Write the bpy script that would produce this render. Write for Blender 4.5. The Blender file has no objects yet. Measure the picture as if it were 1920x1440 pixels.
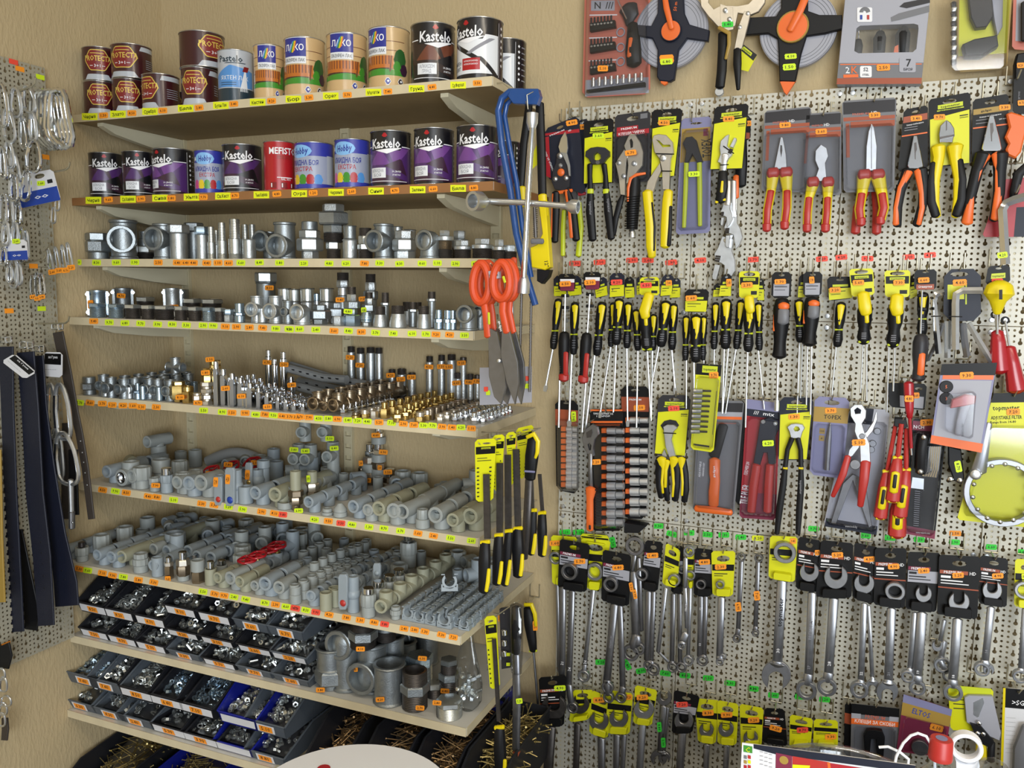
import bpy,math,random
from mathutils import Vector,Matrix,geometry
V=Vector
SC=bpy.context.scene
COL=SC.collection
R=random.Random(7)
PI=math.pi
# ------------------------------------------------------------------ camera
FPX=1560.8
YAW,PITCH,ROLL=(math.radians(a)for a in(-22.547,-6.768,.665))
CAM=V((0,-1.85,1.5))
_cy,_sy,_cp,_sp=math.cos(YAW),math.sin(YAW),math.cos(PITCH),math.sin(PITCH)
FW=V((_sy*_cp,_cy*_cp,_sp))
_r0=V((_cy,-_sy,0))
_u0=_r0.cross(FW)
RT=_r0*math.cos(ROLL)+_u0*math.sin(ROLL)
UP=_u0*math.cos(ROLL)-_r0*math.sin(ROLL)
cd=bpy.data.cameras.new('camera')
cam=bpy.data.objects.new('camera',cd)
COL.objects.link(cam)
mw=Matrix((RT,UP,-FW)).transposed().to_4x4()
mw.translation=CAM
cam.matrix_world=mw
cd.sensor_width=36
cd.lens=FPX/1920*36
cd.clip_start=.02
SC.camera=cam
# ------------------------------------------------------------------ light
SC.view_settings.view_transform='Standard'
SC.view_settings.look='None'
SC.view_settings.gamma=1
SC.view_settings.use_curve_mapping=False
SC.view_settings.exposure=0.08
wd=bpy.data.worlds.new('world')
SC.world=wd
wd.use_nodes=True
bg=wd.node_tree.nodes['Background']
bg.inputs[0].default_value=(.93,.97,1,1)
bg.inputs[1].default_value=.2
def area(name,loc,rot,sx,sy,power,color):
 l=bpy.data.lights.new(name,'AREA')
 l.shape='RECTANGLE'
 l.size,l.size_y=sx,sy
 l.energy=power
 l.color=color
 o=bpy.data.objects.new(name,l)
 o.location=loc
 o.rotation_euler=rot
 COL.objects.link(o)
 return o
def aim(loc,at):
 return(V(at)-V(loc)).to_track_quat('-Z','Y').to_euler()
area('ceiling_tube_and_fill',(-.35,-1.3,2.66),(0,0,0),1.5,.14,7,(1,.86,.66))
area('ceiling_tube_and_fill',(1.0,-1.9,2.66),(0,0,0),1.5,.14,20,(1,.88,.7))
area('ceiling_tube_and_fill',(.3,-3.4,2.66),(0,0,0),1.5,.14,18,(.95,.97,1))  # added fill lamp, unseen; brightens the rear walls that the metals reflect
area('shopfront_daylight',(1.6,-4.3,1.3),aim((1.6,-4.3,1.3),(-.6,0,.9)),2.2,1.6,140,(.87,.94,1))
# ------------------------------------------------------------------ materials
def hexc(h):
 h=h.lstrip('#')
 c=[int(h[i:i+2],16)/255 for i in(0,2,4)]
 return tuple(x/12.92 if x<=.04045 else((x+.055)/1.055)**2.4 for x in c)+(1,)
MATS={}
def mat(name,color,metal=0.0,rough=.5,noise=0.0,nscale=40.,bump=0.,bscale=200.,spec=.5,rnoise=0.,coat=0.):
 m=bpy.data.materials.new(name)
 m.use_nodes=True
 nt=m.node_tree
 b=nt.nodes['Principled BSDF']
 c=hexc(color)
 b.inputs['Base Color'].default_value=c
 b.inputs['Metallic'].default_value=metal
 b.inputs['Roughness'].default_value=rough
 b.inputs['Specular IOR Level'].default_value=spec
 if coat:
  b.inputs['Coat Weight'].default_value=coat
  b.inputs['Coat Roughness'].default_value=.12
 if noise or rnoise or bump:
  tc=nt.nodes.new('ShaderNodeTexCoord')
 if noise or rnoise:
  n=nt.nodes.new('ShaderNodeTexNoise')
  n.inputs['Scale'].default_value=nscale
  n.inputs['Detail'].default_value=4
  nt.links.new(tc.outputs['Object'],n.inputs['Vector'])
 if noise:
  mx=nt.nodes.new('ShaderNodeMix')
  mx.data_type='RGBA'
  mx.inputs[6].default_value=tuple(x*(1-noise)for x in c[:3])+(1,)
  mx.inputs[7].default_value=tuple(min(1,x*(1+noise))for x in c[:3])+(1,)
  nt.links.new(n.outputs[0],mx.inputs[0])
  nt.links.new(mx.outputs[2],b.inputs['Base Color'])
 if rnoise:
  mr=nt.nodes.new('ShaderNodeMapRange')
  mr.inputs[3].default_value=max(.04,rough-rnoise)
  mr.inputs[4].default_value=rough+rnoise
  nt.links.new(n.outputs[0],mr.inputs[0])
  nt.links.new(mr.outputs[0],b.inputs['Roughness'])
 if bump:
  n2=nt.nodes.new('ShaderNodeTexNoise')
  n2.inputs['Scale'].default_value=bscale
  n2.inputs['Detail'].default_value=3
  nt.links.new(tc.outputs['Object'],n2.inputs['Vector'])
  bp=nt.nodes.new('ShaderNodeBump')
  bp.inputs['Strength'].default_value=bump
  bp.inputs['Distance'].default_value=.002
  nt.links.new(n2.outputs[0],bp.inputs['Height'])
  nt.links.new(bp.outputs[0],b.inputs['Normal'])
 MATS[name]=m
 return m
galv=mat('galvanised_iron','#c0c5c7',.85,.38,.25,60,.25,350,rnoise=.12)
dgalv=mat('dull_galvanised_iron','#989ea1',.85,.42,.25,60,.25,350,rnoise=.1)
dark=mat('dark_threaded_steel','#565250',.8,.42,.3,90,rnoise=.1)
zinc=mat('bright_zinc','#cfd3d2',.9,.3,.2,50,rnoise=.1)
bluez=mat('blue_zinc','#a9bccb',.9,.28,.15,50,rnoise=.08)
chrome=mat('polished_chrome','#dfe2e6',1,.12)
steel=mat('brushed_steel','#d2d5d8',.93,.34,.1,80,rnoise=.06)
satin=mat('satin_steel','#a9abb0',.92,.36,.1,80,rnoise=.06)
sockets=mat('socket_steel','#dfe1e3',.85,.4,.08,60)
dsteel=mat('satin_dark_steel','#88888b',.9,.36,.12,80,rnoise=.08)
brass=mat('brass','#c8ad6c',.95,.26,.15,60,rnoise=.08)
bronze=mat('bronze_brown','#968874',.9,.3,.15,60,rnoise=.08)
tinned=mat('nickel_plated','#dad3c6',.9,.32,.15,60)
ppr=mat('grey_plastic','#989d9b',0,.42,.06,25)
pprb=mat('bluish_grey_plastic','#919ba2',0,.42,.06,25)
pprq=mat('greenish_grey_plastic','#9b9b86',0,.45,.06,25)
hosegrey=mat('pipe_grey','#8f9293',0,.5,.06,15)
wheelred=mat('red_enamel','#a5121f',0,.3,coat=.3)
red=mat('red_plastic','#b02e28',0,.4)
blue=mat('blue_plastic','#1c3f9c',0,.4)
blueenamel=mat('blue_enamel','#1d4a8c',.1,.28,coat=.4)
white=mat('white_plastic','#e6e8ee',0,.4)
paper=mat('white_paper','#d9d9dc',0,.6)
black=mat('black_card','#0c0c0e',0,.45,spec=.3)
blackrub=mat('black_rubber','#0f0f12',0,.5,.1,60,spec=.32)
yellow=mat('yellow_card','#d6d60e',0,.42)
yplast=mat('yellow_plastic','#e2cc0c',0,.38)
ylime=mat('lime_yellow_rubber','#c4cf1e',0,.45)
orange=mat('orange_plastic','#e56a28',0,.4)
orangeh=mat('orange_red_vinyl','#cf4a20',0,.42,.06,30)
gray=mat('grey_card','#6f7075',0,.45)
lgray=mat('light_grey_card','#a2a3ad',0,.45)
lilac=mat('lilac_card','#7e7ea2',0,.42)
dgray=mat('dark_grey_card','#2e2d31',0,.42,spec=.35)
navy=mat('navy_card','#1b1f2e',0,.45,spec=.35)
brown=mat('rust_band_card','#9c4a2c',0,.45)
redc=mat('red_card','#a81e2a',0,.4)
maroon=mat('maroon_card','#7a2440',0,.45)
tan=mat('tan_card','#a08238',0,.45)
coral=mat('coral_card','#c06a58',0,.45)
ink=mat('printing_ink','#15151a',0,.6)
inkw=mat('white_print','#e9e9ec',0,.55)
inkg=mat('grey_print','#8b8b92',0,.55)
gold=mat('gold_print','#d8bd58',.2,.4)
tagO=mat('orange_price_sticker','#fb9a24',0,.55)
tagY=mat('lime_price_sticker','#d2ee22',0,.55)
tagR=mat('red_price_sticker','#f2503c',0,.55)
tagG=mat('green_price_sticker','#35d23a',0,.55)
tagYl=mat('yellow_name_sticker','#e6ee1c',0,.55)
blackbin=mat('black_bin_plastic','#1f2025',0,.45,.1,20,spec=.4)
greybin=mat('grey_bin_plastic','#535a62',0,.45,.08,20)
bluebin=mat('blue_bin_plastic','#141f86',0,.4,.08,20)
leather=mat('navy_leather','#141829',0,.5,.15,30,.3,500)
leatherb=mat('brown_leather','#3a332e',0,.55,.15,30,.3,500)
wire=mat('zinc_wire','#c2bba4',.8,.35)
def clear_mat(name,tint,amount):
 m=bpy.data.materials.new(name)
 m.use_nodes=True
 nt=m.node_tree
 nt.nodes.clear()
 out=nt.nodes.new('ShaderNodeOutputMaterial')
 mix=nt.nodes.new('ShaderNodeMixShader')
 tr=nt.nodes.new('ShaderNodeBsdfTransparent')
 tr.inputs[0].default_value=tint
 gl=nt.nodes.new('ShaderNodeBsdfGlossy')
 gl.inputs['Roughness'].default_value=.08
 lw=nt.nodes.new('ShaderNodeLayerWeight')
 lw.inputs[0].default_value=amount
 mr=nt.nodes.new('ShaderNodeMapRange')
 mr.inputs[3].default_value=.05
 mr.inputs[4].default_value=.6
 nt.links.new(lw.outputs['Fresnel'],mr.inputs[0])
 nt.links.new(mr.outputs[0],mix.inputs[0])
 nt.links.new(tr.outputs[0],mix.inputs[1])
 nt.links.new(gl.outputs[0],mix.inputs[2])
 nt.links.new(mix.outputs[0],out.inputs[0])
 MATS[name]=m
 return m
clear=clear_mat('clear_blister',(.96,.97,1,1),.42)
film=clear_mat('clear_film',(.9,.92,.94,1),.16)
# ------------------------------------------------------------------ picture point -> point on a real plane
def ray(x,y):
 return FW+RT*((x-960)/FPX)-UP*((y-720)/FPX)
def onY(x,y,Y):
 d=ray(x,y)
 return CAM+d*((Y-CAM.y)/d.y)
def onX(x,y,X):
 d=ray(x,y)
 return CAM+d*((X-CAM.x)/d.x)
def onZ(x,y,Z):
 d=ray(x,y)
 return CAM+d*((Z-CAM.z)/d.z)
def mpp(p):
 return(p-CAM).dot(FW)/FPX
CROPS=dict(A=(1010,0,4.174),B=(1440,0,4),C=(1010,180,4),D=(1420,160,3.84),E=(1010,460,4.571),F=(1420,460,3.84),G=(1010,700,4.5),H=(1370,700,3.491),I=(1000,980,4.465),J=(1410,980,3.765),K=(1000,1220,4.465),L=(1370,1220,3.491),a=(0,0,3.789),b=(470,0,3.491),c=(100,360,4.174),d=(540,360,3.84),e=(100,640,4.174),f=(540,640,3.84),g=(100,900,4.174),h=(540,900,3.84),i=(0,1080,3.692),j=(500,1120,3.556),k=(0,360,3.275),l=(0,760,3.0),o=(0,0,1))
def Q(k,*pts):
 x0,y0,s=CROPS[k]
 return[(x0+p[0]/s,y0+p[1]/s)+tuple(q/s for q in p[2:])for p in pts]
def q1(k,x,y):
 x0,y0,s=CROPS[k]
 return(x0+x/s,y0+y/s)
 # ------------------------------------------------------------------ mesh building
TEXTS={}
def text_geo(s,bold=0.):
 key=(s,bold)
 if key in TEXTS:
  return TEXTS[key]
 cu=bpy.data.curves.new('t','FONT')
 cu.body=s
 cu.resolution_u=1
 cu.offset=bold
 ob=bpy.data.objects.new('t',cu)
 me=bpy.data.meshes.new_from_object(ob)
 vs=[(v.co.x,v.co.y)for v in me.vertices]
 fs=[tuple(p.vertices)for p in me.polygons]
 bpy.data.objects.remove(ob)
 bpy.data.curves.remove(cu)
 bpy.data.meshes.remove(me)
 if not vs:
  vs=[(0,0),(.01,0),(0,.01)]
 x0=min(v[0]for v in vs)
 vs=[((v[0]-x0)/.7,v[1]/.7)for v in vs]
 TEXTS[key]=(vs,fs,max(v[0]for v in vs))
 return TEXTS[key]
def frame_of(d):
 d=d.normalized()
 a=V((0,0,1))if abs(d.z)<.95 else V((1,0,0))
 x=a.cross(d).normalized()
 return x,d.cross(x)
class MB:
 def __init__(s):
  s.v,s.f,s.m,s.mats=[],[],[],[]
 def slot(s,m):
  if m not in s.mats:
   s.mats.append(m)
  return s.mats.index(m)
 def add(s,vs,fs,m):
  b=len(s.v)
  s.v.extend(V(x)for x in vs)
  k=s.slot(m)
  for f in fs:
   s.f.append(tuple(i+b for i in f))
   s.m.append(k)
 def box(s,c,d,m,rot=0.,bev=0.,M=None):
  x,y,z=(q/2 for q in d)
  T=Matrix.Translation(V(c))@Matrix.Rotation(rot,4,'Z')
  if M is not None:
   T=M@T
  if not bev:
   vs=[(-x,-y,-z),(x,-y,-z),(x,y,-z),(-x,y,-z),(-x,-y,z),(x,-y,z),(x,y,z),(-x,y,z)]
   fs=[(0,3,2,1),(4,5,6,7),(0,1,5,4),(1,2,6,5),(2,3,7,6),(3,0,4,7)]
  else:
   b=min(bev,x*.9,y*.9,z*.9)
   vs,fs=[],[]
   for(zz,ii)in((-z,b),(-z+b,0),(z-b,0),(z,b)):
    X,Y=x-ii,y-ii
    c2=b if not ii else b*.6
    vs+=[(-X+c2,-Y,zz),(X-c2,-Y,zz),(X,-Y+c2,zz),(X,Y-c2,zz),(X-c2,Y,zz),(-X+c2,Y,zz),(-X,Y-c2,zz),(-X,-Y+c2,zz)]
   for k in range(3):
    for i in range(8):
     j=(i+1)%8
     fs.append((k*8+i,k*8+j,k*8+8+j,k*8+8+i))
   fs+=[tuple(range(7,-1,-1)),tuple(range(24,32))]
  s.add([T@V(q)for q in vs],fs,m)
 def lathe(s,prof,m,M=None,n=16,a0=0.):
  M=M or Matrix()
  vs,rows=[],[]
  for r,z in prof:
   if r<1e-6:
    rows.append([len(vs)])
    vs.append(M@V((0,0,z)))
   else:
    rows.append(list(range(len(vs),len(vs)+n)))
    for i in range(n):
     t=a0+2*PI*i/n
     vs.append(M@V((r*math.cos(t),r*math.sin(t),z)))
  b=len(s.v)
  s.v.extend(vs)
  for k in range(len(prof)-1):
   A,B=rows[k],rows[k+1]
   mm=m[k]if isinstance(m,(list,tuple))else m
   sl=s.slot(mm)
   for i in range(n):
    j=(i+1)%n
    if len(A)==1 and len(B)==1:
     continue
    if len(A)==1:
     f=(A[0],B[j],B[i])
    elif len(B)==1:
     f=(A[i],A[j],B[0])
    else:
     f=(A[i],A[j],B[j],B[i])
    s.f.append(tuple(q+b for q in f))
    s.m.append(sl)
 def tube(s,pts,rad,m,n=8,closed=False,flat=1.,up=None,cap=True):
  pts=[V(p)for p in pts]
  N=len(pts)
  rad=rad if isinstance(rad,(list,tuple))else[rad]*N
  vs,rows=[],[]
  px=None
  for i,p in enumerate(pts):
   if closed:
    t=pts[(i+1)%N]-pts[i-1]
   else:
    t=pts[min(i+1,N-1)]-pts[max(i-1,0)]
   if t.length<1e-9:
    t=V((0,0,1))
   t.normalize()
   if up is not None:
    y=(up-t*up.dot(t)).normalized()
    x=y.cross(t)
   else:
    if px is None:
     x,y=frame_of(t)
    else:
     x=px-t*px.dot(t)
     if x.length<1e-6:
      x,y=frame_of(t)
     x.normalize()
     y=t.cross(x)
    px=x
   rows.append(list(range(len(vs),len(vs)+n)))
   for k in range(n):
    a=2*PI*k/n
    vs.append(p+x*(rad[i]*math.cos(a))+y*(rad[i]*flat*math.sin(a)))
  fs=[]
  for i in range(N if closed else N-1):
   A,B=rows[i],rows[(i+1)%N]
   for k in range(n):
    j=(k+1)%n
    fs.append((A[k],A[j],B[j],B[k]))
  if not closed and cap:
   fs+=[tuple(rows[0][::-1]),tuple(rows[-1])]
  s.add(vs,fs,m)
  # ---- picture-plane helpers: outlines given as points of the photo, standing at a real distance Y
 def poly(s,pts,Y,th,m,bev=.0006,holes=(),side=None):
  W=[onY(p[0],p[1],Y)for p in pts]
  area2=sum(W[i].x*W[(i+1)%len(W)].z-W[(i+1)%len(W)].x*W[i].z for i in range(len(W)))
  if area2<0:
   W.reverse()
  n=len(W)
  lo=[[onY(p[0],p[1],Y)for p in h]for h in holes]
  def shift(loop,amt):
   out=[]
   for i in range(len(loop)):
    a,b,c=loop[i-1],loop[i],loop[(i+1)%len(loop)]
    e1,e2=(b-a),(c-b)
    n1,n2=V((-e1.z,0,e1.x)),V((-e2.z,0,e2.x))
    nn=(n1.normalized()if n1.length>1e-9 else n1)+(n2.normalized()if n2.length>1e-9 else n2)
    if nn.length>1e-6:
     nn.normalize()
    out.append(b+nn*amt)
   return out
  fr=shift(W,bev)if bev else[w.copy()for w in W]
  dy=V((0,min(bev,th*.3),0))
  D=V((0,th,0))
  tri=geometry.tessellate_polygon([[V((p.x,p.z,0))for p in fr]]+[[V((p.x,p.z,0))for p in h]for h in lo])
  flat=fr+[p for h in lo for p in h]
  fs=[]
  for t in tri:
   a,b,c=(flat[k]for k in t)
   cr=(b.x-a.x)*(c.z-a.z)-(c.x-a.x)*(b.z-a.z)
   fs.append(tuple(t)if cr>0 else tuple(t[::-1]))
  s.add(flat,fs,m)
  bv=[p+D for p in W]+[p+D for h in lo for p in h]
  s.add(bv,[f[::-1]for f in fs],side or m)
  vs=fr+[p+dy for p in W]+[p+D for p in W]
  fs=[]
  for i in range(n):
   j=(i+1)%n
   fs+=[(i,n+i,n+j,j),(n+i,2*n+i,2*n+j,n+j)]
  s.add(vs,fs,side or m)
  for h in lo:
   k=len(h)
   s.add(h+[p+D for p in h],[(i,(i+1)%k,k+(i+1)%k,k+i)for i in range(k)],side or m)
 def limb(s,pts,Y,m,flat=.75,n=10,dy=0.):
  P,rr=[],[]
  for p in pts:
   w=onY(p[0],p[1],Y-(p[3]if len(p)>3 else 0)-dy)
   P.append(w)
   rr.append(p[2]*.5*mpp(w))
  for end in(0,-1):
   a,b=(P[0],P[1])if end==0 else(P[-1],P[-2])
   d=(a-b).normalized()
   r=rr[end]
   e=[(a+d*r*.45*.5,r*.78),(a+d*r*.45,r*.3)]
   if end==0:
    for q,g in e:
     P.insert(0,q)
     rr.insert(0,g)
   else:
    for q,g in e:
     P.append(q)
     rr.append(g)
  s.tube(P,rr,m,n,flat=flat,up=V((0,1,0)))
 def bar(s,pts,Y,w,m,n=8,flat=1.):
  P=[onY(p[0],p[1],Y-(p[2]if len(p)>2 else 0))for p in pts]
  s.tube(P,[w*.5*mpp(p)for p in P],m,n,flat=flat,up=V((0,1,0))if flat!=1. else None)
 def ring(s,c,ro,ri,Y,th,m,n=24,inner=None):
  p=onY(c[0],c[1],Y)
  k=mpp(p)*1.06
  ro,ri=ro*k,ri*k
  M=Matrix.Translation(p)@Matrix.Rotation(PI/2,4,'X')
  b=min(.0012,(ro-ri)*.3)
  pr=[(ri,0-th),(ro,-th),(ro,-b),(ro-b,0),(ri+b,0),(ri,-b),(ri,-th)]
  s.lathe(pr,[m,m,m,m,m,inner or m],M,n)
 def disc(s,c,r,Y,th,m,n=24,dome=0.):
  p=onY(c[0],c[1],Y)
  r*=mpp(p)*1.06
  M=Matrix.Translation(p)@Matrix.Rotation(PI/2,4,'X')
  b=min(.001,r*.2)
  s.lathe([(0,-th),(r,-th),(r,-b),(r-b,0),(r*.5,dome*.8),(0,dome)],m,M,n)
 def text(s,t,x,y,h,Y,m,ang=0.,w=None,center=False):
  vs,fs,tw=text_geo(t,.012)
  sx=h if w is None else w/max(tw,.01)
  ca,sa=math.cos(math.radians(ang)),math.sin(math.radians(ang))
  ox,oy=(-tw*sx/2,-h/2)if center else(0,0)
  out=[]
  for a,b in vs:
   u,v2=a*sx+ox,b*h+oy
   out.append(onY(x+u*ca+v2*sa*1.,y+u*sa-v2*ca,Y))
  s.add(out,fs,m)
 def patch(s,pts,Y,m):
  W=[onY(p[0],p[1],Y)for p in pts]
  tri=geometry.tessellate_polygon([[V((p.x,p.z,0))for p in W]])
  fs=[]
  for t in tri:
   a,b,c=(W[k]for k in t)
   cr=(b.x-a.x)*(c.z-a.z)-(c.x-a.x)*(b.z-a.z)
   fs.append(tuple(t)if cr>0 else tuple(t[::-1]))
  s.add(W,fs,m)
 def build(s,name,parent=None,origin=None,loc=None,sharp=.6):
  o=V(origin)if origin is not None else V((0,0,0))
  me=bpy.data.meshes.new(name)
  me.from_pydata([tuple(v-o)for v in s.v],[],s.f)
  for m in s.mats:
   me.materials.append(m)
  me.polygons.foreach_set('material_index',s.m)
  me.polygons.foreach_set('use_smooth',[True]*len(s.f))
  me.update()
  me.set_sharp_from_angle(angle=sharp)
  ob=bpy.data.objects.new(name,me)
  COL.objects.link(ob)
  if parent is not None:
   ob.parent=parent
  if loc is not None:
   ob.location=loc
  elif parent is None and origin is not None:
   ob.location=o
  return ob
def rr(x0,y0,x1,y1,r=3,n=3):
 out=[]
 for cx,cy,a in((x1-r,y0+r,-90),(x1-r,y1-r,0),(x0+r,y1-r,90),(x0+r,y0+r,180)):
  for k in range(n+1):
   t=math.radians(a+90*k/n)
   out.append((cx+r*math.cos(t),cy+r*math.sin(t)))
 return out
def quad(p,r=3):
 out=[]
 for i in range(4):
  a,b,c=p[i-1],p[i],p[(i+1)%4]
  for q in(a,c):
   L=math.hypot(q[0]-b[0],q[1]-b[1])
   t=min(.45,r/max(L,1))
   out.append((b[0]+(q[0]-b[0])*t,b[1]+(q[1]-b[1])*t))
 return out
def bil(p,u,v):
 a=(p[0][0]+(p[1][0]-p[0][0])*u,p[0][1]+(p[1][1]-p[0][1])*u)
 b=(p[3][0]+(p[2][0]-p[3][0])*u,p[3][1]+(p[2][1]-p[3][1])*u)
 return(a[0]+(b[0]-a[0])*v,a[1]+(b[1]-a[1])*v)
def band(p,u0,v0,u1,v1):
 return[bil(p,u0,v0),bil(p,u1,v0),bil(p,u1,v1),bil(p,u0,v1)]
 # ------------------------------------------------------------------ objects and their labels
THINGS=[]
def tag(o,label,cat,group=None,kind=None):
 o['label']=label
 o['category']=cat
 if group:
  o['group']=group
 if kind:
  o['kind']=kind
 THINGS.append(o)
 return o
def thing(name,label,cat,loc,group=None):
 o=bpy.data.objects.new(name,None)
 o.empty_display_size=.02
 COL.objects.link(o)
 o.location=loc
 return tag(o,label,cat,group)
def struct(o):
 o['kind']='structure'
 return o
ORD='first second third fourth fifth sixth seventh eighth ninth tenth eleventh twelfth thirteenth fourteenth fifteenth sixteenth seventeenth eighteenth nineteenth twentieth'.split()
def ordw(n):
 if n<20:
  return ORD[n]
 t=['twenty','thirty','forty','fifty','sixty','seventy'][(n+1)//10-2]
 u=(n+1)%10
 return t+'-'+ORD[u-1]if u else t[:-1]+'ieth'
def digits():
 return '%d.%d0'%(R.randint(1,9),R.randint(1,9))
STN=[0]
def sticker(mb,x,y,w,h,Y,m,ang=0.,txt=True,th=.0004):
 ca,sa=math.cos(math.radians(ang)),math.sin(math.radians(ang))
 pts=[(-.5,-.25),(-.42,-.5),(.42,-.5),(.5,-.25),(.47,0),(.5,.25),(.42,.5),(-.42,.5),(-.5,.25),(-.47,0)]
 STN[0]+=1
 Y-=.00012*(STN[0]%3)
 mb.poly([(x+a*w*ca-b*h*sa,y+a*w*sa+b*h*ca)for a,b in pts],Y,th,m,bev=0)
 if txt:
  mb.text(digits()if txt is True else txt,x,y,h*.48,Y-.0003,ink,ang,w=w*.62,center=True)
  # ------------------------------------------------------------------ the room
LX=-1.835
def wall_mat():
 m=mat('plaster','#bfae8c',0,.85)
 nt=m.node_tree
 b=nt.nodes['Principled BSDF']
 tc=nt.nodes.new('ShaderNodeTexCoord')
 mp=nt.nodes.new('ShaderNodeMapping')
 mp.inputs['Scale'].default_value=(1,1,.38)
 n1=nt.nodes.new('ShaderNodeTexNoise')
 n1.inputs['Scale'].default_value=150
 n1.inputs['Detail'].default_value=4
 n2=nt.nodes.new('ShaderNodeTexNoise')
 n2.inputs['Scale'].default_value=2.2
 n2.inputs['Detail'].default_value=3
 nt.links.new(tc.outputs['Object'],mp.inputs[0])
 nt.links.new(mp.outputs[0],n1.inputs['Vector'])
 nt.links.new(tc.outputs['Object'],n2.inputs['Vector'])
 rmp=nt.nodes.new('ShaderNodeMapRange')
 rmp.inputs[1].default_value=.42
 rmp.inputs[2].default_value=.62
 nt.links.new(n1.outputs[0],rmp.inputs[0])
 bp=nt.nodes.new('ShaderNodeBump')
 bp.inputs['Strength'].default_value=.45
 bp.inputs['Distance'].default_value=.0011
 nt.links.new(rmp.outputs[0],bp.inputs['Height'])
 nt.links.new(bp.outputs[0],b.inputs['Normal'])
 mx=nt.nodes.new('ShaderNodeMix')
 mx.data_type='RGBA'
 mx.inputs[6].default_value=hexc('#b5a27d')
 mx.inputs[7].default_value=hexc('#c6b28b')
 nt.links.new(n2.outputs[0],mx.inputs[0])
 nt.links.new(mx.outputs[2],b.inputs['Base Color'])
 return m
plaster=wall_mat()
ceil_m=mat('ceiling_paint','#c2bcae',0,.9)
wpaint=mat('white_wall_paint','#c2c5ca',0,.85)
floor_m=mat('floor_tile','#777678',0,.5,.1,6)
rail_m=mat('cream_metal','#c9bf9f',0,.45,.05,30)
for nm,c,d,m in(('wall_back',(.6,.05,1.35),(5.2,.1,2.8),plaster),('wall_left',(LX-.05,-2.4,1.35),(.1,4.8,2.8),plaster),('wall_right',(3.05,-2.4,1.35),(.1,4.8,2.8),wpaint),('wall_front',(.6,-4.85,1.35),(5.0,.1,2.8),wpaint),('floor',(.6,-2.4,-.05),(5.0,4.8,.1),floor_m),('ceiling',(.6,-2.4,2.76),(5.2,5.0,.1),ceil_m)):
 b=MB()
 b.box(c,d,m)
 struct(b.build(nm))
 # ------------------------------------------------------------------ perforated panels
def peg_mat(name,axis,color):
 m=mat(name,color,.15,.45)
 nt=m.node_tree
 b=nt.nodes['Principled BSDF']
 L=nt.links
 P=.01065
 def math_(op,a,c=None,d=None):
  n=nt.nodes.new('ShaderNodeMath')
  n.operation=op
  for i,q in enumerate((a,c,d)):
   if q is None:
    continue
   if isinstance(q,(int,float)):
    n.inputs[i].default_value=q
   else:
    L.new(q,n.inputs[i])
  return n.outputs[0]
 tc=nt.nodes.new('ShaderNodeTexCoord')
 sp=nt.nodes.new('ShaderNodeSeparateXYZ')
 L.new(tc.outputs['Object'],sp.inputs[0])
 u=math_('DIVIDE',sp.outputs[axis],P)
 v=math_('DIVIDE',sp.outputs[2],P)
 cu=math_('ROUND',u)
 du=math_('SUBTRACT',u,cu)
 km=math_('COMPARE',math_('FLOORED_MODULO',cu,3),0,.1)
 cv=math_('ROUND',v)
 dv=math_('SUBTRACT',v,cv)
 dot=math_('LESS_THAN',math_('SQRT',math_('ADD',math_('MULTIPLY',du,du),math_('MULTIPLY',dv,dv))),.225)
 v2=math_('DIVIDE',v,2)
 dk=math_('MULTIPLY',math_('SUBTRACT',v2,math_('ROUND',v2)),2)
 dk0=math_('ADD',dk,.25)
 circ=math_('LESS_THAN',math_('SQRT',math_('ADD',math_('MULTIPLY',du,du),math_('MULTIPLY',dk0,dk0))),.37)
 slot=math_('MULTIPLY',math_('LESS_THAN',math_('ABSOLUTE',du),.15),math_('MULTIPLY',math_('GREATER_THAN',dk,-.25),math_('LESS_THAN',dk,.62)))
 key=math_('MAXIMUM',circ,slot)
 hole=math_('ADD',math_('MULTIPLY',km,key),math_('MULTIPLY',math_('SUBTRACT',1,km),dot))
 tr=nt.nodes.new('ShaderNodeBsdfTransparent')
 mx=nt.nodes.new('ShaderNodeMixShader')
 out=nt.nodes['Material Output']
 L.new(hole,mx.inputs[0])
 L.new(b.outputs[0],mx.inputs[1])
 L.new(tr.outputs[0],mx.inputs[2])
 L.new(mx.outputs[0],out.inputs[0])
 return m
pegm=peg_mat('perforated_cream_steel',0,'#c3c0b3')
pegl=peg_mat('perforated_grey_steel',1,'#aaa593')
PY=-.022
PX=[-.636,-.344,-.049,.246,.541]
PZ=[1.897,1.433,.969,.505,.041]
PANELS={}
pn=('in the top row','in the second row','behind the hanging spanners','in the lowest row')
pc=('beside the shelves','second from the shelves','third from the shelves','at the far end from the shelves')
for i in range(4):
 for j in range(4):
  x0,x1,z1,z0=PX[i]+.0008,PX[i+1]-.0008,PZ[j]-.0008,PZ[j+1]+.0008
  o=V((x0+.0055,PY,z1-.0065))
  b=MB()
  b.box(((x0+x1)/2,PY+.0006,(z0+z1)/2),(x1-x0,.0012,z1-z0),pegm)
  par=b.build('pegboard',None,o)
  tag(par,'cream perforated steel panel %s, %s'%(pn[j],pc[i]),'pegboard','perforated panels behind the tools')
  PANELS[i,j]=(par,o)
  for(sx,sz)in((x0+.011,z0+.011),(x1-.011,z0+.011),(x0+.011,z1-.011),(x1-.011,z1-.011)):
   b=MB()
   b.lathe([(.0045,-.003),(.0055,0),(.0045,.002),(0,.0026)],steel,Matrix.Translation((sx,PY,sz))@Matrix.Rotation(PI/2,4,'X'),10)
   b.build('screw',par,o)
  for sx in(x0+.02,x1-.02):
   b=MB()
   b.box((sx,PY/2+.0006,(z0+z1)/2),(.012,-PY-.0014,z1-z0-.03),rail_m)
   b.build('batten',par,o)
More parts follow.
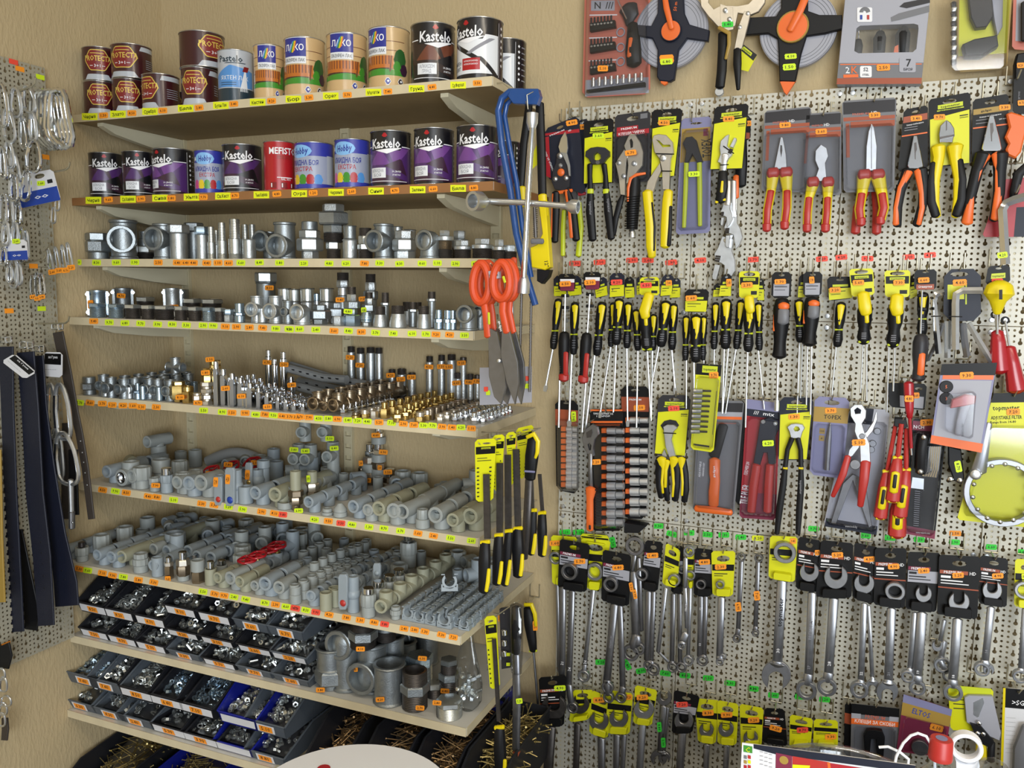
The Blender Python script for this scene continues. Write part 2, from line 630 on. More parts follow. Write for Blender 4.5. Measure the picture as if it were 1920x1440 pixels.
def panel_at(x,z):
 i=max(0,min(3,sum(x>q for q in PX[1:4])))
 j=max(0,min(3,sum(z<q for q in PZ[1:4])))
 return PANELS[i,j]
def wall_tag(k,x,y,m,w=23,h=10,ang=0.,txt=True):
 x,y=q1(k,x,y)
 p=onY(x,y,PY-.0006)
 par,o=panel_at(p.x,p.z)
 b=MB()
 sticker(b,x,y,w,h,PY-.0006,m,ang,txt)
 b.build('price_tag',par,o)
for k,m,lst in(('E',tagR,((313,155,0),(522,145,-4),(800,128,-3),(935,128,0),(1135,147,-6),(1385,128,-4),(1838,122,-4))),('F',tagR,((465,98,-5),(605,86,-6),(793,95,0),(1090,84,-4),(1243,70,-5))),('I',tagG,((265,80,-5),(380,80,-2),(1045,28,0),(1160,95,15),(1303,85,2),(1455,100,5),(1595,103,0),(1737,122,0),(665,165,80),(565,1168,0),(785,1190,60),(905,1240,-10),(1105,1262,8),(1270,1280,5))),('K',tagG,((1465,230,4),(1645,272,6),(1840,318,6))),('L',tagG,((148,250,5),(280,292,6),(455,302,4),(615,320,4))),('J',tagG,((435,43,2),(800,92,4),(975,108,4),(1180,120,4),(1430,138,3),(1690,172,4),(1912,208,4))),('I',tagYl,((1880,130,2),)),('J',tagO,((1435,76,2),))):
 for x,y,a in lst:
  wall_tag(k,x,y,m,21 if m is tagG else 23,10,a)
LPX=LX+.016
LZ=[2.0,1.53,1.06,.588]
LY=[-.385,-.68,-.975]
LP={}
for i in range(2):
 for j in range(3):
  y1,y0,z1,z0=LY[i]-.0006,LY[i+1]+.0006,LZ[j]-.0006,LZ[j+1]+.0006
  o=V((LPX,y1-.0055,z1-.0065))
  b=MB()
  b.box((LPX-.0006,(y0+y1)/2,(z0+z1)/2),(.0012,y1-y0,z1-z0),pegl)
  par=b.build('side_pegboard',None,o)
  tag(par,'grey perforated steel panel on the side wall, %s, %s'%(('top one','middle one','lowest one')[j],('nearer the corner','away from the corner')[i]),'pegboard','perforated panels on the side wall')
  LP[i,j]=(par,o)
  for sy in(y0+.02,y1-.02):
   b=MB()
   b.box((LX+.0072,sy,(z0+z1)/2),(.0132,.012,z1-z0-.03),rail_m)
   b.build('batten',par,o)
   # ------------------------------------------------------------------ the shelf unit: three slotted rails, nine boards
wood=mat('pale_board','#cdc0a0',0,.55,.16,22,.1,120)
woodb=mat('brown_board','#94683f',0,.5,.2,18)
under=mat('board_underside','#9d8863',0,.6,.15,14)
melam=mat('white_melamine','#c9c7c0',0,.5,.05,8)
bracket_m=mat('cream_bracket','#d2cbb0',0,.4,.05,30)
def shelf_top_mat():
 return melam
SH={}
SDEF={1:((140,221),(923,154),-.30,wood),2:((133,377),(925,351),-.315,woodb),3:((150,492),(912,494),-.305,wood),4:((125,601),(888,630),-.34,wood),5:((141,754),(894,804),-.335,wood),6:((160,914),(897,1016),-.34,wood),7:((125,1063),(863,1197),-.41,wood),8:((143,1199),(874,1374),-.385,wood),9:((132,1347),(512,1438),-.405,wood)}
SNAME={1:'the top shelf',2:'the second shelf',3:'the third shelf',4:'the fourth shelf',5:'the fifth shelf',6:'the sixth shelf',7:'the seventh shelf',8:'the eighth shelf',9:'the lowest shelf',10:'the floor racks'}
SLAB={1:'pale board shelf carrying wood stain and varnish cans',2:'brown edged shelf carrying purple and blue paint cans',3:'pale shelf of large threaded iron fittings under the paint cans',4:'pale shelf of clamps, bushings and reducers at eye height',5:'pale shelf of chrome extensions and brass fittings',6:'pale shelf of grey plastic tees and ball valves',7:'deep pale shelf crowded with small grey plastic fittings',8:'pale shelf holding black bins and big iron fittings',9:'lowest pale shelf under two tiers of grey and blue bins'}
TH=.018
for n,(pl,prr,yf,m)in SDEF.items():
 zl,zr=onY(*pl,yf),onY(*prr,yf)
 z=(zl.z+zr.z)/2
 xr=zr.x
 x0=LX+.001
 o=V(((x0+xr)/2,yf/2,z))
 b=MB()
 b.box(((x0+xr)/2,yf/2-.0005,z+.001),(xr-x0,-yf-.003,TH-.002),melam)
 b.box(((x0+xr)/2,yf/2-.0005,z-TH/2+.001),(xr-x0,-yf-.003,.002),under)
 par=b.build('shelf',None,o)
 tag(par,SLAB[n],'shelf','wall shelves in the corner')
 e=MB()
 e.box(((x0+xr)/2,yf-.0006,z),(xr-x0,.0012,TH+.0006),m)
 e.box((xr+.0007,yf/2,z),(.0012,-yf-.004,TH+.0006),m)
 e.build('edge_band',par,o)
 SH[n]=(par,o,xr,yf,z,z+TH/2)
for i,rx in enumerate((-1.77,-1.232,-.81)):
 b=MB()
 o=V((rx,0,1.2))
 for dx in(-.011,.011):
  b.box((rx+dx,-.006,1.1),(.004,.011,1.62),rail_m)
 b.box((rx,-.0015,1.1),(.018,.002,1.62),rail_m)
 zz=.32
 while zz<1.9:
  b.box((rx,-.0095,zz),(.02,.003,.02),rail_m)
  zz+=.032
 struct(b.build('trim_%d'%(i+1),None,o))
 for n,(par,so,xr,yf,z,zt)in SH.items():
  if rx>xr or i==1:
   continue
  bb=MB()
  y1=yf+.022
  zb=z-TH/2-.0006
  vs=[]
  for dx in(-.009,.009):
   for y,h in((-.0125,.046),(yf*.45,.036),(yf*.8,.022),(y1,.008)):
    vs+=[(rx+dx,y,zb),(rx+dx,y,zb-h)]
  fs=[]
  for k in range(3):
   a=k*2
   fs+=[(a,a+1,a+3,a+2),(a+8,a+10,a+11,a+9),(a,a+2,a+10,a+8),(a+1,a+9,a+11,a+3)]
  fs+=[(0,8,9,1),(6,7,15,14)]
  bb.add(vs,fs,bracket_m)
  tag(bb.build('shelf_bracket',None,V((rx,0,zb))),'cream bracket under %s, %s'%(SNAME[n],('nearest the side wall','middle one','at the tool end')[i]),'shelf bracket','shelf brackets')
WORDS={1:((168,'Черна'),(221,'Злато'),(281,'Сребро'),(348,'Бяла'),(414,'Бутан Лак'),(483,'Кестен'),(550,'Бор'),(620,'Орех'),(700,'Махагон'),(781,'Грунд'),(859,'Ср.Ферошл')),2:((175,'Черна'),(240,'Св.Кафява'),(300,'Сива'),(359,'Жълта'),(418,'Св.Кест'),(490,'Тъм.Кафява'),(561,'Охра'),(630,'Червена'),(705,'Синя'),(783,'Зелена'),(859,'Бяла'))}
STK={1:'o194O o247O o305O o373O o438O o509O o579O o651O o727O o810O o895O',2:'o203O o264O o321O o381O o440O o519O o587O o659O o740O o812O o888O',3:'c185Y c337Y c492Y c637Y c820O c970O c1035O c1095O c1200O c1288O c1370O c1467Y c1612Y c1770Y d112Y d295Y d417Y d550O d660Y d803Y d965Y d1075Y d1205Y d1350Y',4:'c315O c437Y c560Y c683Y c815Y c930Y c1040Y c1172Y c1250Y c1345O c1432O c1533O c1637O c1740Y c1843Y d10Y d82Y d200Y d330O d435Y d528O d630Y d757Y d893Y d993Y d1065O d1163O d1270Y',5:'e205Y e287O e383O e460O e545O e622O e688O e805O e1175Y e1322Y e1397O e1500O e1583Y e1655O e1722Y e1790O e1850O e1905O f85O f150O f220Y f290Y f355O f430Y f500Y f570Y f655O f745Y f830O f905O f975Y f1040Y f1110O f1180O f1245Y f1320O',6:'e385O e485Y e570O e742O e810O e940Y e1160O e1257O e1370Y e1480Y g1630O g1730O g1795R h190Y h290O h380R h460Y h583Y h690Y h810Y h935O h1047O h1170Y h1320Y',7:'g118Y g202O g268Y g383O g462O g547Y g665O g785O g1170Y g1262O g1335O g1412Y g1505Y g1655Y g1738O g1820Y g1890R h55R h128Y h200R h295O h420O h520O h620O h695R h835O h910O h985O h1105O h1190O'}
TM=dict(O=tagO,Y=tagY,R=tagR,G=tagG)
for n in STK:
 pl,prr,yf,_=SDEF[n]
 par,o=SH[n][:2]
 slope=math.degrees(math.atan2(prr[1]-pl[1],prr[0]-pl[0]))
 def yat(x):
  return pl[1]+(x-pl[0])*(prr[1]-pl[1])/(prr[0]-pl[0])
 for t in STK[n].split():
  x=q1(t[0],float(t[1:-1]),0)[0]
  b=MB()
  sticker(b,x,yat(x)+R.uniform(-.8,.8),17,10.5,yf-.0018,TM[t[-1]],slope+R.uniform(-4,4),True)
  b.build('price_tag',par,o)
 for x,t in WORDS.get(n,()):
  b=MB()
  y=yat(x)
  w=29
  b.poly([bil([(x-w/2,y-6.5),(x+w/2,y-6.5),(x+w/2,y+6.5),(x-w/2,y+6.5)],u,v)for u,v in((0,0),(1,0),(1,1),(0,1))],yf-.0018,.0004,tagYl,bev=0)
  b.text(t,x,y,6.2,yf-.0022,ink,slope-2,w=22,center=True)
  b.build('name_tag',par,o)
  # ------------------------------------------------------------------ paint cans
def cyl_poly(mb,r,h,pts,m,lev=0):
 rr_=r*(1.004+.003*lev)
 us=[p[0]for p in pts]
 u0,u1=min(us),max(us)
 n=max(1,int(math.ceil((u1-u0)/6)))
 cols=[]
 for i in range(n+1):
  u=u0+(u1-u0)*i/n
  ue=min(max(u,u0+1e-4),u1-1e-4)
  vs=[]
  for k in range(len(pts)):
   a,b=pts[k-1],pts[k]
   if(a[0]-ue)*(b[0]-ue)<=0 and abs(a[0]-b[0])>1e-9:
    vs.append(a[1]+(b[1]-a[1])*(ue-a[0])/(b[0]-a[0]))
  cols.append((u,min(vs),max(vs)))
 vv,ff=[],[]
 for u,a,b in cols:
  t=math.radians(u)
  for q in(a,b):
   vv.append((rr_*math.cos(t),rr_*math.sin(t),q*h))
 for i in range(n):
  ff.append((2*i,2*i+2,2*i+3,2*i+1))
 mb.add(vv,ff,m)
def crect(u0,v0,u1,v1):
 return[(u0,v0),(u1,v0),(u1,v1),(u0,v1)]
def cell(u,v,ru,rv,n=14):
 return[(u+ru*math.cos(2*PI*k/n),v+rv*math.sin(2*PI*k/n))for k in range(n)]
def cyl_text(mb,r,h,s,u,v,size,m,wdeg=None,lev=4,slant=0.):
 vs,fs,tw=text_geo(s,.02 if size>h*.09 else.008)
 k=size if wdeg is None else math.radians(wdeg)*r/tw
 out=[]
 for a,b in vs:
  x=(a-tw/2)*k
  t=math.radians(u)+(x+slant*b*size)/r
  z=v*h+b*size+slant*x
  q=r*(1.004+.003*lev)
  out.append((q*math.cos(t),q*math.sin(t),z))
 mb.add(out,fs,m)
canp=[mat('print_'+n,c,0,.3,coat=.5)for n,c in(('maroon','#3a1217'),('crimson','#7d1c1e'),('black','#141318'),('purple','#4b2a63'),('violet','#6d3f86'),('plum','#3a2034'),('beige','#c8a878'),('blue','#28308c'),('bench','#b86a26'),('lawn','#3f8a2c'),('silver','#b4b9c0'),('sky','#4f8ccc'),('hobby','#343a9c'),('mist','#9aa0b4'),('red','#a8161f'),('cocoa','#2e201d'),('rust','#6a3a28'),('white','#dfe2e6'),('deep','#1d3340'),('leaf','#2c5a2a'),('pink','#c2488a'),('yellow','#dcc02c'),('azure','#7fb4e6'),('orange','#e07a2c'))]
CP=dict(zip('maroon crimson black purple violet plum beige blue bench lawn silver sky hobby mist red cocoa rust white deep leaf pink yellow azure orange'.split(),canp))
lid_m=mat('tinplate','#c6c8cb',.95,.25,.1,60)
def d_protecta(b,r,h,v):
 R_=lambda*a:cyl_poly(b,r,h,*a)
 o=[(-44,.56),(-24,.28),(24,.28),(44,.56),(44,.62),(24,.9),(-24,.9),(-44,.62)]
 R_(o,gold,1)
 R_([(u*.93,.59+(q-.59)*.92)for u,q in o],CP['crimson'],2)
 cyl_text(b,r,h,'PROTECTA',2,.57,h*.15,gold,88)
 cyl_text(b,r,h,'3+1',0,.38,h*.09,inkw,20)
 for s in(-1,1):
  R_(crect(s*19-5,.415,s*19+5,.43),inkw,4)
 R_(crect(-22,.78,22,.80),gold,4)
 R_([(-46,.02),(46,.02),(34,.18),(-34,.18)],CP['silver'],1)
 R_([(50,.80),(150,.80),(150,.93),(56,.93)],CP['silver'],1)
 for i in range(5):
  R_(crect(70,.55-i*.06,112,.57-i*.06),inkg,3)
def d_kastelo(b,r,h,v):
 R_=lambda*a:cyl_poly(b,r,h,*a)
 c1,c2,c3={'purple':(CP['purple'],CP['violet'],CP['plum']),'plum':(CP['plum'],CP['purple'],CP['black']),'brown':(CP['cocoa'],CP['rust'],CP['black']),'white':(CP['white'],CP['white'],CP['silver'])}[v]
 R_(crect(-80,.06,80,.7),c1,1)
 if v=='white':
  R_([(-70,.64),(-58,.68),(30,.34),(14,.32)],CP['black'],2)
  R_([(70,.66),(54,.66),(-6,.42),(4,.40)],inkg,3)
  R_([(20,.36),(34,.36),(80,.08),(64,.08)],CP['black'],3)
  R_(crect(-76,.1,-18,.33),CP['white'],4)
  R_(crect(-18,.15,30,.34),CP['red'],4)
  cyl_text(b,r,h,'СРЕБЪРЕН',-47,.24,h*.06,ink,50,6)
  cyl_text(b,r,h,'ФЕРОЛИТ',-47,.15,h*.06,ink,46,6)
  for q in(.28,.23):
   cyl_text(b,r,h,'АНТИКОРОЗИОНЕН',6,q,h*.025,inkw,38,6)
  R_(crect(-80,0,80,.09),CP['black'],3)
 else:
  R_([(-60,.38),(-20,.68),(10,.38)],c2,2)
  R_([(0,.68),(70,.68),(20,.36)],c2,2)
  R_([(-80,.06),(-80,.34),(80,.06)],c3,2)
  R_([(-10,.36),(40,.5),(60,.2)],c3,3)
  R_(crect(-56,.15,-4,.33),CP['white'],4)
  t=('АЛКИДЕН','ГРУНД')if v=='brown' else('АЛКИДНА','БОЯ')
  cyl_text(b,r,h,t[0],-30,.25,h*.055,inkg,40,6)
  cyl_text(b,r,h,t[1],-30,.17,h*.055,inkg,24,6)
  cyl_text(b,r,h,'ЗА ДЪРВО',26,.25,h*.028,inkw,26,6)
  cyl_text(b,r,h,'И МЕТАЛ',26,.19,h*.028,inkw,22,6)
  R_(crect(-70,.085,60,.095),inkw,4)
 R_(crect(-80,.7,80,.715),inkw,3)
 R_([(-56,.64),(40,.64),(48,.88),(-50,.88)],CP['black'],4)
 cyl_text(b,r,h,'Kastelo',-6,.68,h*.17,inkw,86,6,.03)
 R_([(-36,.64),(0,.575),(40,.68),(38,.70),(0,.61),(-34,.66)][:3]+[(40,.69)],inkw,5)
 R_([(-15,.895),(-11,.945),(-3,.945),(1,.895),(-3,.87),(-11,.87)],CP['red'],5)
 R_(crect(80,.03,140,.95),CP['black'],3)
 R_(crect(82,.06,83,.93),inkw,4)
 for i in range(7):
  z=.86-i*.1
  R_([(90,z),(94,z-.03),(98,z),(94,z+.03)],inkw,4)
  R_(crect(104,z-.02,122,z),inkg,4)
def d_lako(b,r,h,v):
 R_=lambda*a:cyl_poly(b,r,h,*a)
 for i in range(4):
  R_(crect(-80,.3+i*.15,80,.31+i*.15),CP['rust'],1)
 R_(crect(-62,.32,46,.52),CP['bench'],2)
 for i in range(11):
  R_(crect(-58+i*9,.38,-55+i*9,.52),CP['rust'],3)
 R_([(34,.26),(40,.26),(42,.52),(36,.52)],CP['rust'],3)
 R_([(-80,.2),(80,.2),(80,.27),(10,.31),(-80,.27)],CP['lawn'],2)
 R_(crect(-60,.27,34,.33),CP['cocoa'],1)
 R_(cell(66,.46,20,.18),CP['leaf'],3)
 R_(cell(56,.34,12,.1),CP['lawn'],4)
 R_(cell(78,.3,14,.1),CP['plum'],4)
 R_(crect(-44,.54,26,.98),CP['white'],4)
 R_(crect(-44,.66,26,.97),CP['blue'],5)
 cyl_text(b,r,h,'ЛАКО',-9,.76,h*.1,inkw,58,7)
 for c,a in(('leaf',0),('lawn',5),('yellow',9),('orange',13)):
  R_([(-24+a,.72),(-20+a,.72),(-8+a*.6,.92),(-12+a*.6,.92)],CP[c]if c!='leaf' else CP['sky'],8)
 cyl_text(b,r,h,'ЛАЗУРЕН ЛАК',-9,.57,h*.055,CP['black'],62,7)
 R_(crect(-80,.0,80,.19),CP['beige'],3)
 for u in(30,66):
  R_(cell(u,.1,9,.065),CP['white'],5)
  R_(cell(u,.1,7.5,.053),CP['blue']if u<50 else CP['cocoa'],6)
  R_(cell(u+1,.105,4,.025),CP['white'],7)
def d_pastelo(b,r,h,v):
 R_=lambda*a:cyl_poly(b,r,h,*a)
 R_([(-70,.28),(70,.28),(70,.6),(-10,.7),(-70,.5)],CP['sky'],1)
 R_(crect(-80,.02,80,.26),CP['deep'],2)
 R_([(20,.2),(48,.2),(42,.62),(38,.62)],CP['white'],2)
 R_([(30,.58),(50,.58),(54,.68),(34,.68)],CP['crimson'],4)
 cyl_text(b,r,h,'Pastelo',-8,.76,h*.12,CP['deep'],80)
 R_([(-30,.73),(40,.73),(44,.745),(-20,.745)],CP['deep'],4)
 cyl_text(b,r,h,'ЯХТЕН ЛАК',4,.42,h*.075,CP['white'],92)
 for z in(.36,.32):
  R_(crect(-44,z,10,z+.012),CP['deep'],4)
 R_(crect(82,.05,120,.95),CP['cocoa'],2)
def d_hobby(b,r,h,v):
 R_=lambda*a:cyl_poly(b,r,h,*a)
 R_(crect(-85,.12,70,.7),CP['mist'],1)
 R_(crect(70,.12,110,.72),CP['silver'],1)
 R_(cell(-18,.8,42,.14),CP['azure'],2)
 cyl_text(b,r,h,'Hobby',-14,.74,h*.13,CP['blue'],52,6,.06)
 R_([(-70,.76),(-62,.88),(-54,.76)],CP['white'],5)
 cyl_text(b,r,h,'АЛКИДНА БОЯ',-10,.51,h*.1,CP['blue'],104,6)
 cyl_text(b,r,h,'ЕКСТРА',-6,.38,h*.09,CP['red'],62,6)
 for i,c in enumerate(('pink','yellow','lawn','red','sky')):
  R_(cell(-54+i*24,.2,14,.12),CP[c],3)
 R_(crect(-85,.03,110,.11),CP['hobby'],5)
def d_mefisto(b,r,h,v):
 R_=lambda*a:cyl_poly(b,r,h,*a)
 cyl_text(b,r,h,'MEFISTO',6,.74,h*.13,inkw,110)
 for q in(.68,.64):
  cyl_text(b,r,h,'боя за метал',8,q,h*.03,CP['rust'],52)
 R_(crect(-20,.26,40,.275),inkw,2)
 cyl_text(b,r,h,'RAL 3011',14,.21,h*.05,inkw,36)
 for u in(-34,6,44):
  R_(crect(u-12,.05,u+12,.17),CP['crimson'],2)
  R_(crect(u-9,.07,u-5,.15),inkw,3)
DES=dict(protecta=(d_protecta,'maroon'),kastelo=(d_kastelo,'black'),lako=(d_lako,'beige'),pastelo=(d_pastelo,'silver'),hobby=(d_hobby,'hobby'),mefisto=(d_mefisto,'red'))
def can(shelf,k,xc,yb,w,h,design,label,v='',off=0,dy=0.,lift=None):
 s=CROPS[k][2]
 px,py=q1(k,xc,yb)
 par,o,xr,yf,z,zt=SH[shelf]
 P=onY(px,py,yf+.055+dy)
 r=w/s*mpp(P)/2*.97
 P=onY(px,py,yf+r+.006+dy)
 kk=mpp(P)/s
 r,hh=w*kk/2*.96,h*kk*.97
 base=V((P.x,P.y,zt+.0004 if lift is None else lift))
 base.x=max(base.x,LX+r+.004)
 root=thing('paint_can',label,'paint can',base,'paint cans on '+SNAME[shelf])
 rim=r*.045
 fn,bc=DES[design]
 b=MB()
 b.lathe([(0,.003),(r*.97,.003),(r*.985,hh*.012),(r*.985,hh*.988),(r*.97,hh-.002)],CP[bc],None,32)
 fn(b,r*.985,hh,v)
 body=b.build('body',root)
 d=CAM-base
 off+=8 if design=='kastelo' and v!='white' else 0
 body.rotation_euler=(0,0,math.atan2(d.y,d.x)+math.radians(off))
 b=MB()
 b.lathe([(r*.98,0),(r*1.01,.001),(r*1.01,rim),(r*.985,rim*1.3)],lid_m,None,32)
 b.lathe([(0,.004),(r*.94,.003),(r*.98,0)],lid_m,None,32)
 b.build('bottom_rim',root)
 b=MB()
 b.lathe([(r*.985,hh-rim*1.3),(r*1.012,hh-rim),(r*1.012,hh-.0008),(r*.99,hh),(r*.93,hh-.0008),(r*.93,hh-rim*.9)],lid_m,None,32)
 b.build('top_rim',root)
 b=MB()
 b.lathe([(r*.925,hh-rim),(r*.8,hh-rim),(r*.78,hh-rim*1.5),(0,hh-rim*1.5)],lid_m,None,32)
 b.build('lid',root)
 return base.z+hh+.0004
PB='maroon varnish can with gold octagon, '
z1=can(1,'a',695,800,238,236,'protecta',PB+'bottom of the stack nearest the side wall',off=-6)
can(1,'a',682,565,246,236,'protecta',PB+'top of the stack nearest the side wall',off=-10,lift=z1)
z1=can(1,'a',925,795,236,236,'protecta',PB+'bottom of the second stack from the side wall',off=-8,dy=.0)
can(1,'a',940,545,282,240,'protecta',PB+'top of the second stack from the side wall',off=-28,lift=z1)
can(1,'a',1148,770,262,250,'protecta',PB+'alone and turned between the second and third stack',off=-52)
z1=can(1,'a',1425,748,262,268,'protecta',PB+'bottom of the stack beside the silver can',off=-22)
can(1,'a',1440,490,320,250,'protecta',PB+'leaning out atop the stack beside the silver can',off=34,lift=z1)
can(1,'a',1320,520,190,200,'protecta',PB+'half hidden behind the third stack',off=-60,dy=.13)
can(1,'a',1682,718,258,366,'pastelo','silver and blue yacht varnish can beside the maroon cans',off=-10)
WB='wood stain can with a garden bench picture, '
can(1,'b',124,638,204,350,'lako',WB+'smallest of four',off=0)
can(1,'b',357,612,272,376,'lako',WB+'second of four from the silver can',off=-22)
can(1,'b',632,590,272,378,'lako',WB+'third of four from the silver can',off=-8)
can(1,'b',908,565,280,390,'lako',WB+'next to the brown primer can',off=-34)
can(1,'b',1192,540,300,392,'kastelo','black and brown primer can on the top shelf','brown',6)
can(1,'b',1500,512,314,396,'kastelo','black and white paint can with a red box at the shelf end','white',-30)
can(1,'b',1668,560,280,352,'kastelo','black and white can behind the one at the shelf end','white',-55,dy=.13)
PP='black and purple paint can, '
can(2,'a',762,1386,236,322,'kastelo',PP+'nearest the side wall on the second shelf','plum',-6)
can(2,'a',990,1378,222,322,'kastelo',PP+'second from the side wall','plum',-4)
can(2,'a',1238,1370,290,332,'kastelo',PP+'turned to show its black text panel, third from side wall','purple',-50)
can(2,'a',1492,1364,208,308,'hobby','blue alkyd paint can with colour splashes, slim one beside the third purple can',off=-4)
can(2,'a',1725,1356,280,342,'kastelo',PP+'beside the red can','plum',-14)
can(2,'b',192,1238,208,322,'mefisto','red paint can with bold white lettering on the second shelf',off=10)
can(2,'b',418,1225,262,308,'hobby','blue alkyd paint can with colour splashes, beside the red can',off=-30)
can(2,'b',668,1215,240,318,'hobby','blue alkyd paint can with colour splashes, beside three large purple cans',off=-14)
can(2,'b',918,1210,276,362,'kastelo',PP+'beside the blue cans','purple',-18)
can(2,'b',1200,1200,272,368,'kastelo',PP+'between two alike at the shelf end','purple',-22)
can(2,'b',1482,1188,284,374,'kastelo',PP+'last one at the shelf end','purple',-14)
can(2,'b',1645,1205,250,320,'kastelo',PP+'hidden behind the last one at the shelf end','purple',-50,dy=.13)
# ------------------------------------------------------------------ fittings
LET=dict(g=galv,D=dgalv,d=dark,z=zinc,u=bluez,c=chrome,s=steel,b=brass,n=bronze,t=tinned,p=ppr,P=pprb,q=pprq)
ZM=Matrix()
def seg(mb,spec,k,M=ZM,n=16):
 z=0.
 toks=spec.split()
 for i,t in enumerate(toks):
  ty,m=t[0],LET[t[1]]
  q=[float(v)for v in t[2:].split('x')]
  r,h=q[0]*k/2,q[1]*k
  e=min(.0012,h*.2,r*.2)
  if ty=='c':
   pr=[(0,z),(r-e,z),(r,z+e),(r,z+h-e),(r-e,z+h),(0,z+h)]
   mb.lathe(pr,m,M,n)
  elif ty=='o':
   w=q[2]if len(q)>2 else.8
   mb.lathe([(0,z),(r-e,z),(r,z+e),(r,z+h-e),(r-e,z+h),(r*w,z+h),(r*w*.97,z+h*.3),(0,z+h*.3)],m,M,n)
  elif ty=='O':
   b=r*.07
   mb.lathe([(0,z),(r,z),(r+b,z+b),(r,z+2*b),(r*.97,z+2.5*b),(r*.97,z+h-2.5*b),(r+b*.5,z+h-2*b),(r+b,z+h-b),(r,z+h),(r*.84,z+h),(r*.8,z+h*.3),(0,z+h*.3)],m,M,n)
  elif ty=='h':
   mb.lathe([(0,z),(r*.9,z),(r,z+h*.12),(r,z+h*.88),(r*.9,z+h),(0,z+h)],m,M,6,a0=.35+i*.2)
  elif ty=='H':
   mb.lathe([(0,z),(r*.9,z),(r,z+h*.12),(r,z+h*.88),(r*.9,z+h),(r*.66,z+h),(r*.62,z+h*.3),(0,z+h*.3)],m,M,6,a0=.35)
  elif ty=='t':
   nn=max(3,min(9,int(q[1]/7)))
   pr=[(0,z)]
   for j in range(nn):
    pr+=[(r*.95,z+h*j/nn),(r,z+h*(j+.5)/nn)]
   pr+=[(r*.95,z+h),(r*.78,z+h),(r*.75,z+h*.4),(0,z+h*.4)]
   mb.lathe(pr,m,M,n)
  elif ty=='b':
   nn=max(3,int(q[1]/18))
   pr=[(0,z)]
   for j in range(nn):
    pr+=[(r,z+h*j/nn),(r*.93,z+h*(j+.92)/nn)]
   pr+=[(r*.8,z+h),(r*.76,z+h*.7),(0,z+h*.7)]
   mb.lathe(pr,m,M,n)
  elif ty=='k':
   r2=q[2]*k/2
   mb.lathe([(0,z),(r-e,z),(r,z+e),(r,z+h*.35),(r*.4+r2*.6,z+h*.75),(r2,z+h),(0,z+h)],m,M,n)
  elif ty=='r':
   N=24
   vs,rows=[],[]
   for(f_,zz)in((.93,z),(1,z+h*.1),(1,z+h*.9),(.93,z+h)):
    for a in range(N):
     x=f_*r*(1 if a%2 else.93)
     vs.append(M@V((x*math.cos(2*PI*a/N),x*math.sin(2*PI*a/N),zz)))
   fs=[(c_*N+a,c_*N+(a+1)%N,(c_+1)*N+(a+1)%N,(c_+1)*N+a)for c_ in range(3)for a in range(N)]
   mb.add(vs,fs,m)
   mb.lathe([(r*.94,z+h),(r*.7,z+h),(r*.66,z+h*.3),(0,z+h*.3)],m,M,n)
  z+=h
 return z
def cup(mb,p,d,L,r,m,w=.8,n=16,bead=0.,deep=.75,inner=None):
 d=V(d).normalized()
 x,y=frame_of(d)
 M=Matrix((x,y,d)).transposed().to_4x4()
 M.translation=V(p)
 b=r*bead
 e=r*.05
 pr=[(r,0),(r,L-2.4*b-e)]
 if b:
  pr+=[(r+b,L-2*b),(r+b,L-b*.6),(r+b*.4,L)]
 else:
  pr+=[(r,L-e),(r-e,L)]
 pr+=[(r*w+e*.4,L),(r*w,L-e)]
 k=len(pr)
 pr+=[(r*w*.98,L*(1-deep)),(0,L*(1-deep))]
 mb.lathe(pr,[m]*k+[inner or m]if False else m,M,n)
def ball(mb,p,r,m,n=16):
 pr=[(r*math.sin(a),-r*math.cos(a))for a in(0.0001,.5,1,1.57,2.1,2.6,3.1415)]
 pr[0]=(0,-r)
 pr[-1]=(0,r)
 mb.lathe(pr,m,Matrix.Translation(p),n)
def tee(mb,r,h,br,bl,ang,m,w=.82,bead=.1,zc=.5,top=True,n=18):
 zc*=h
 cup(mb,(0,0,zc),(0,0,1),h-zc,r,m,w,n,bead)
 cup(mb,(0,0,zc),(0,0,-1),zc,r,m,w,n,bead)
 d=(math.cos(ang),math.sin(ang),0)
 cup(mb,(0,0,zc),d,bl,br,m,w,n,bead,deep=min(.75,(bl-r*.6)/bl))
def elbow(mb,r,hz,l,ang,m,w=.82,bead=.1,n=18):
 ball(mb,(0,0,hz),r*1.02,m,n)
 cup(mb,(0,0,hz),(0,0,-1),hz,r,m,w,n,bead)
 cup(mb,(0,0,hz),(math.cos(ang),math.sin(ang),0),l,r,m,w,n,bead,deep=(l-r*.3)/l)
def ltee(mb,r,L,hz,m,w=.68,n=14,branch='down',bead=0.):
 c=L/2
 cup(mb,(0,c,hz),(0,-1,0),c,r,m,w,n,bead)
 cup(mb,(0,c,hz),(0,1,0),c,r,m,w,n,bead,deep=.3)
 d={'down':(0,0,-1),'up':(0,0,1),'right':(1,0,0),'left':(-1,0,0)}.get(branch)
 if d:
  cup(mb,(0,c,hz),d,max(hz,r*1.5)if branch=='down' else r*1.7,r,m,w,n,bead)
FIT=[]
ROWS=[]
def finish(ob,shelf,desc,cat,group=None):
 FIT.append((ob,shelf,desc,cat,group or(desc.split(',')[0]+' pieces on '+SNAME[shelf])))
 return ob
def spot(shelf,k,x,y,dy=.03,rad=0.):
 px,py=q1(k,x,y)
 par,o,xr,yf,z,zt=SH[shelf]
 if shelf<=4:
  P=onY(px,py,yf+dy+rad)
  P.z=zt+.0004
 else:
  P=onZ(px,py,zt+.0004)
  P.y=min(-rad-.012,max(yf+rad+.003,P.y+rad))
  q=onY(px,py,P.y)
  P.x=q.x
 P.x=max(P.x,LX+rad+.004)
 return P,mpp(P)/CROPS[k][2]
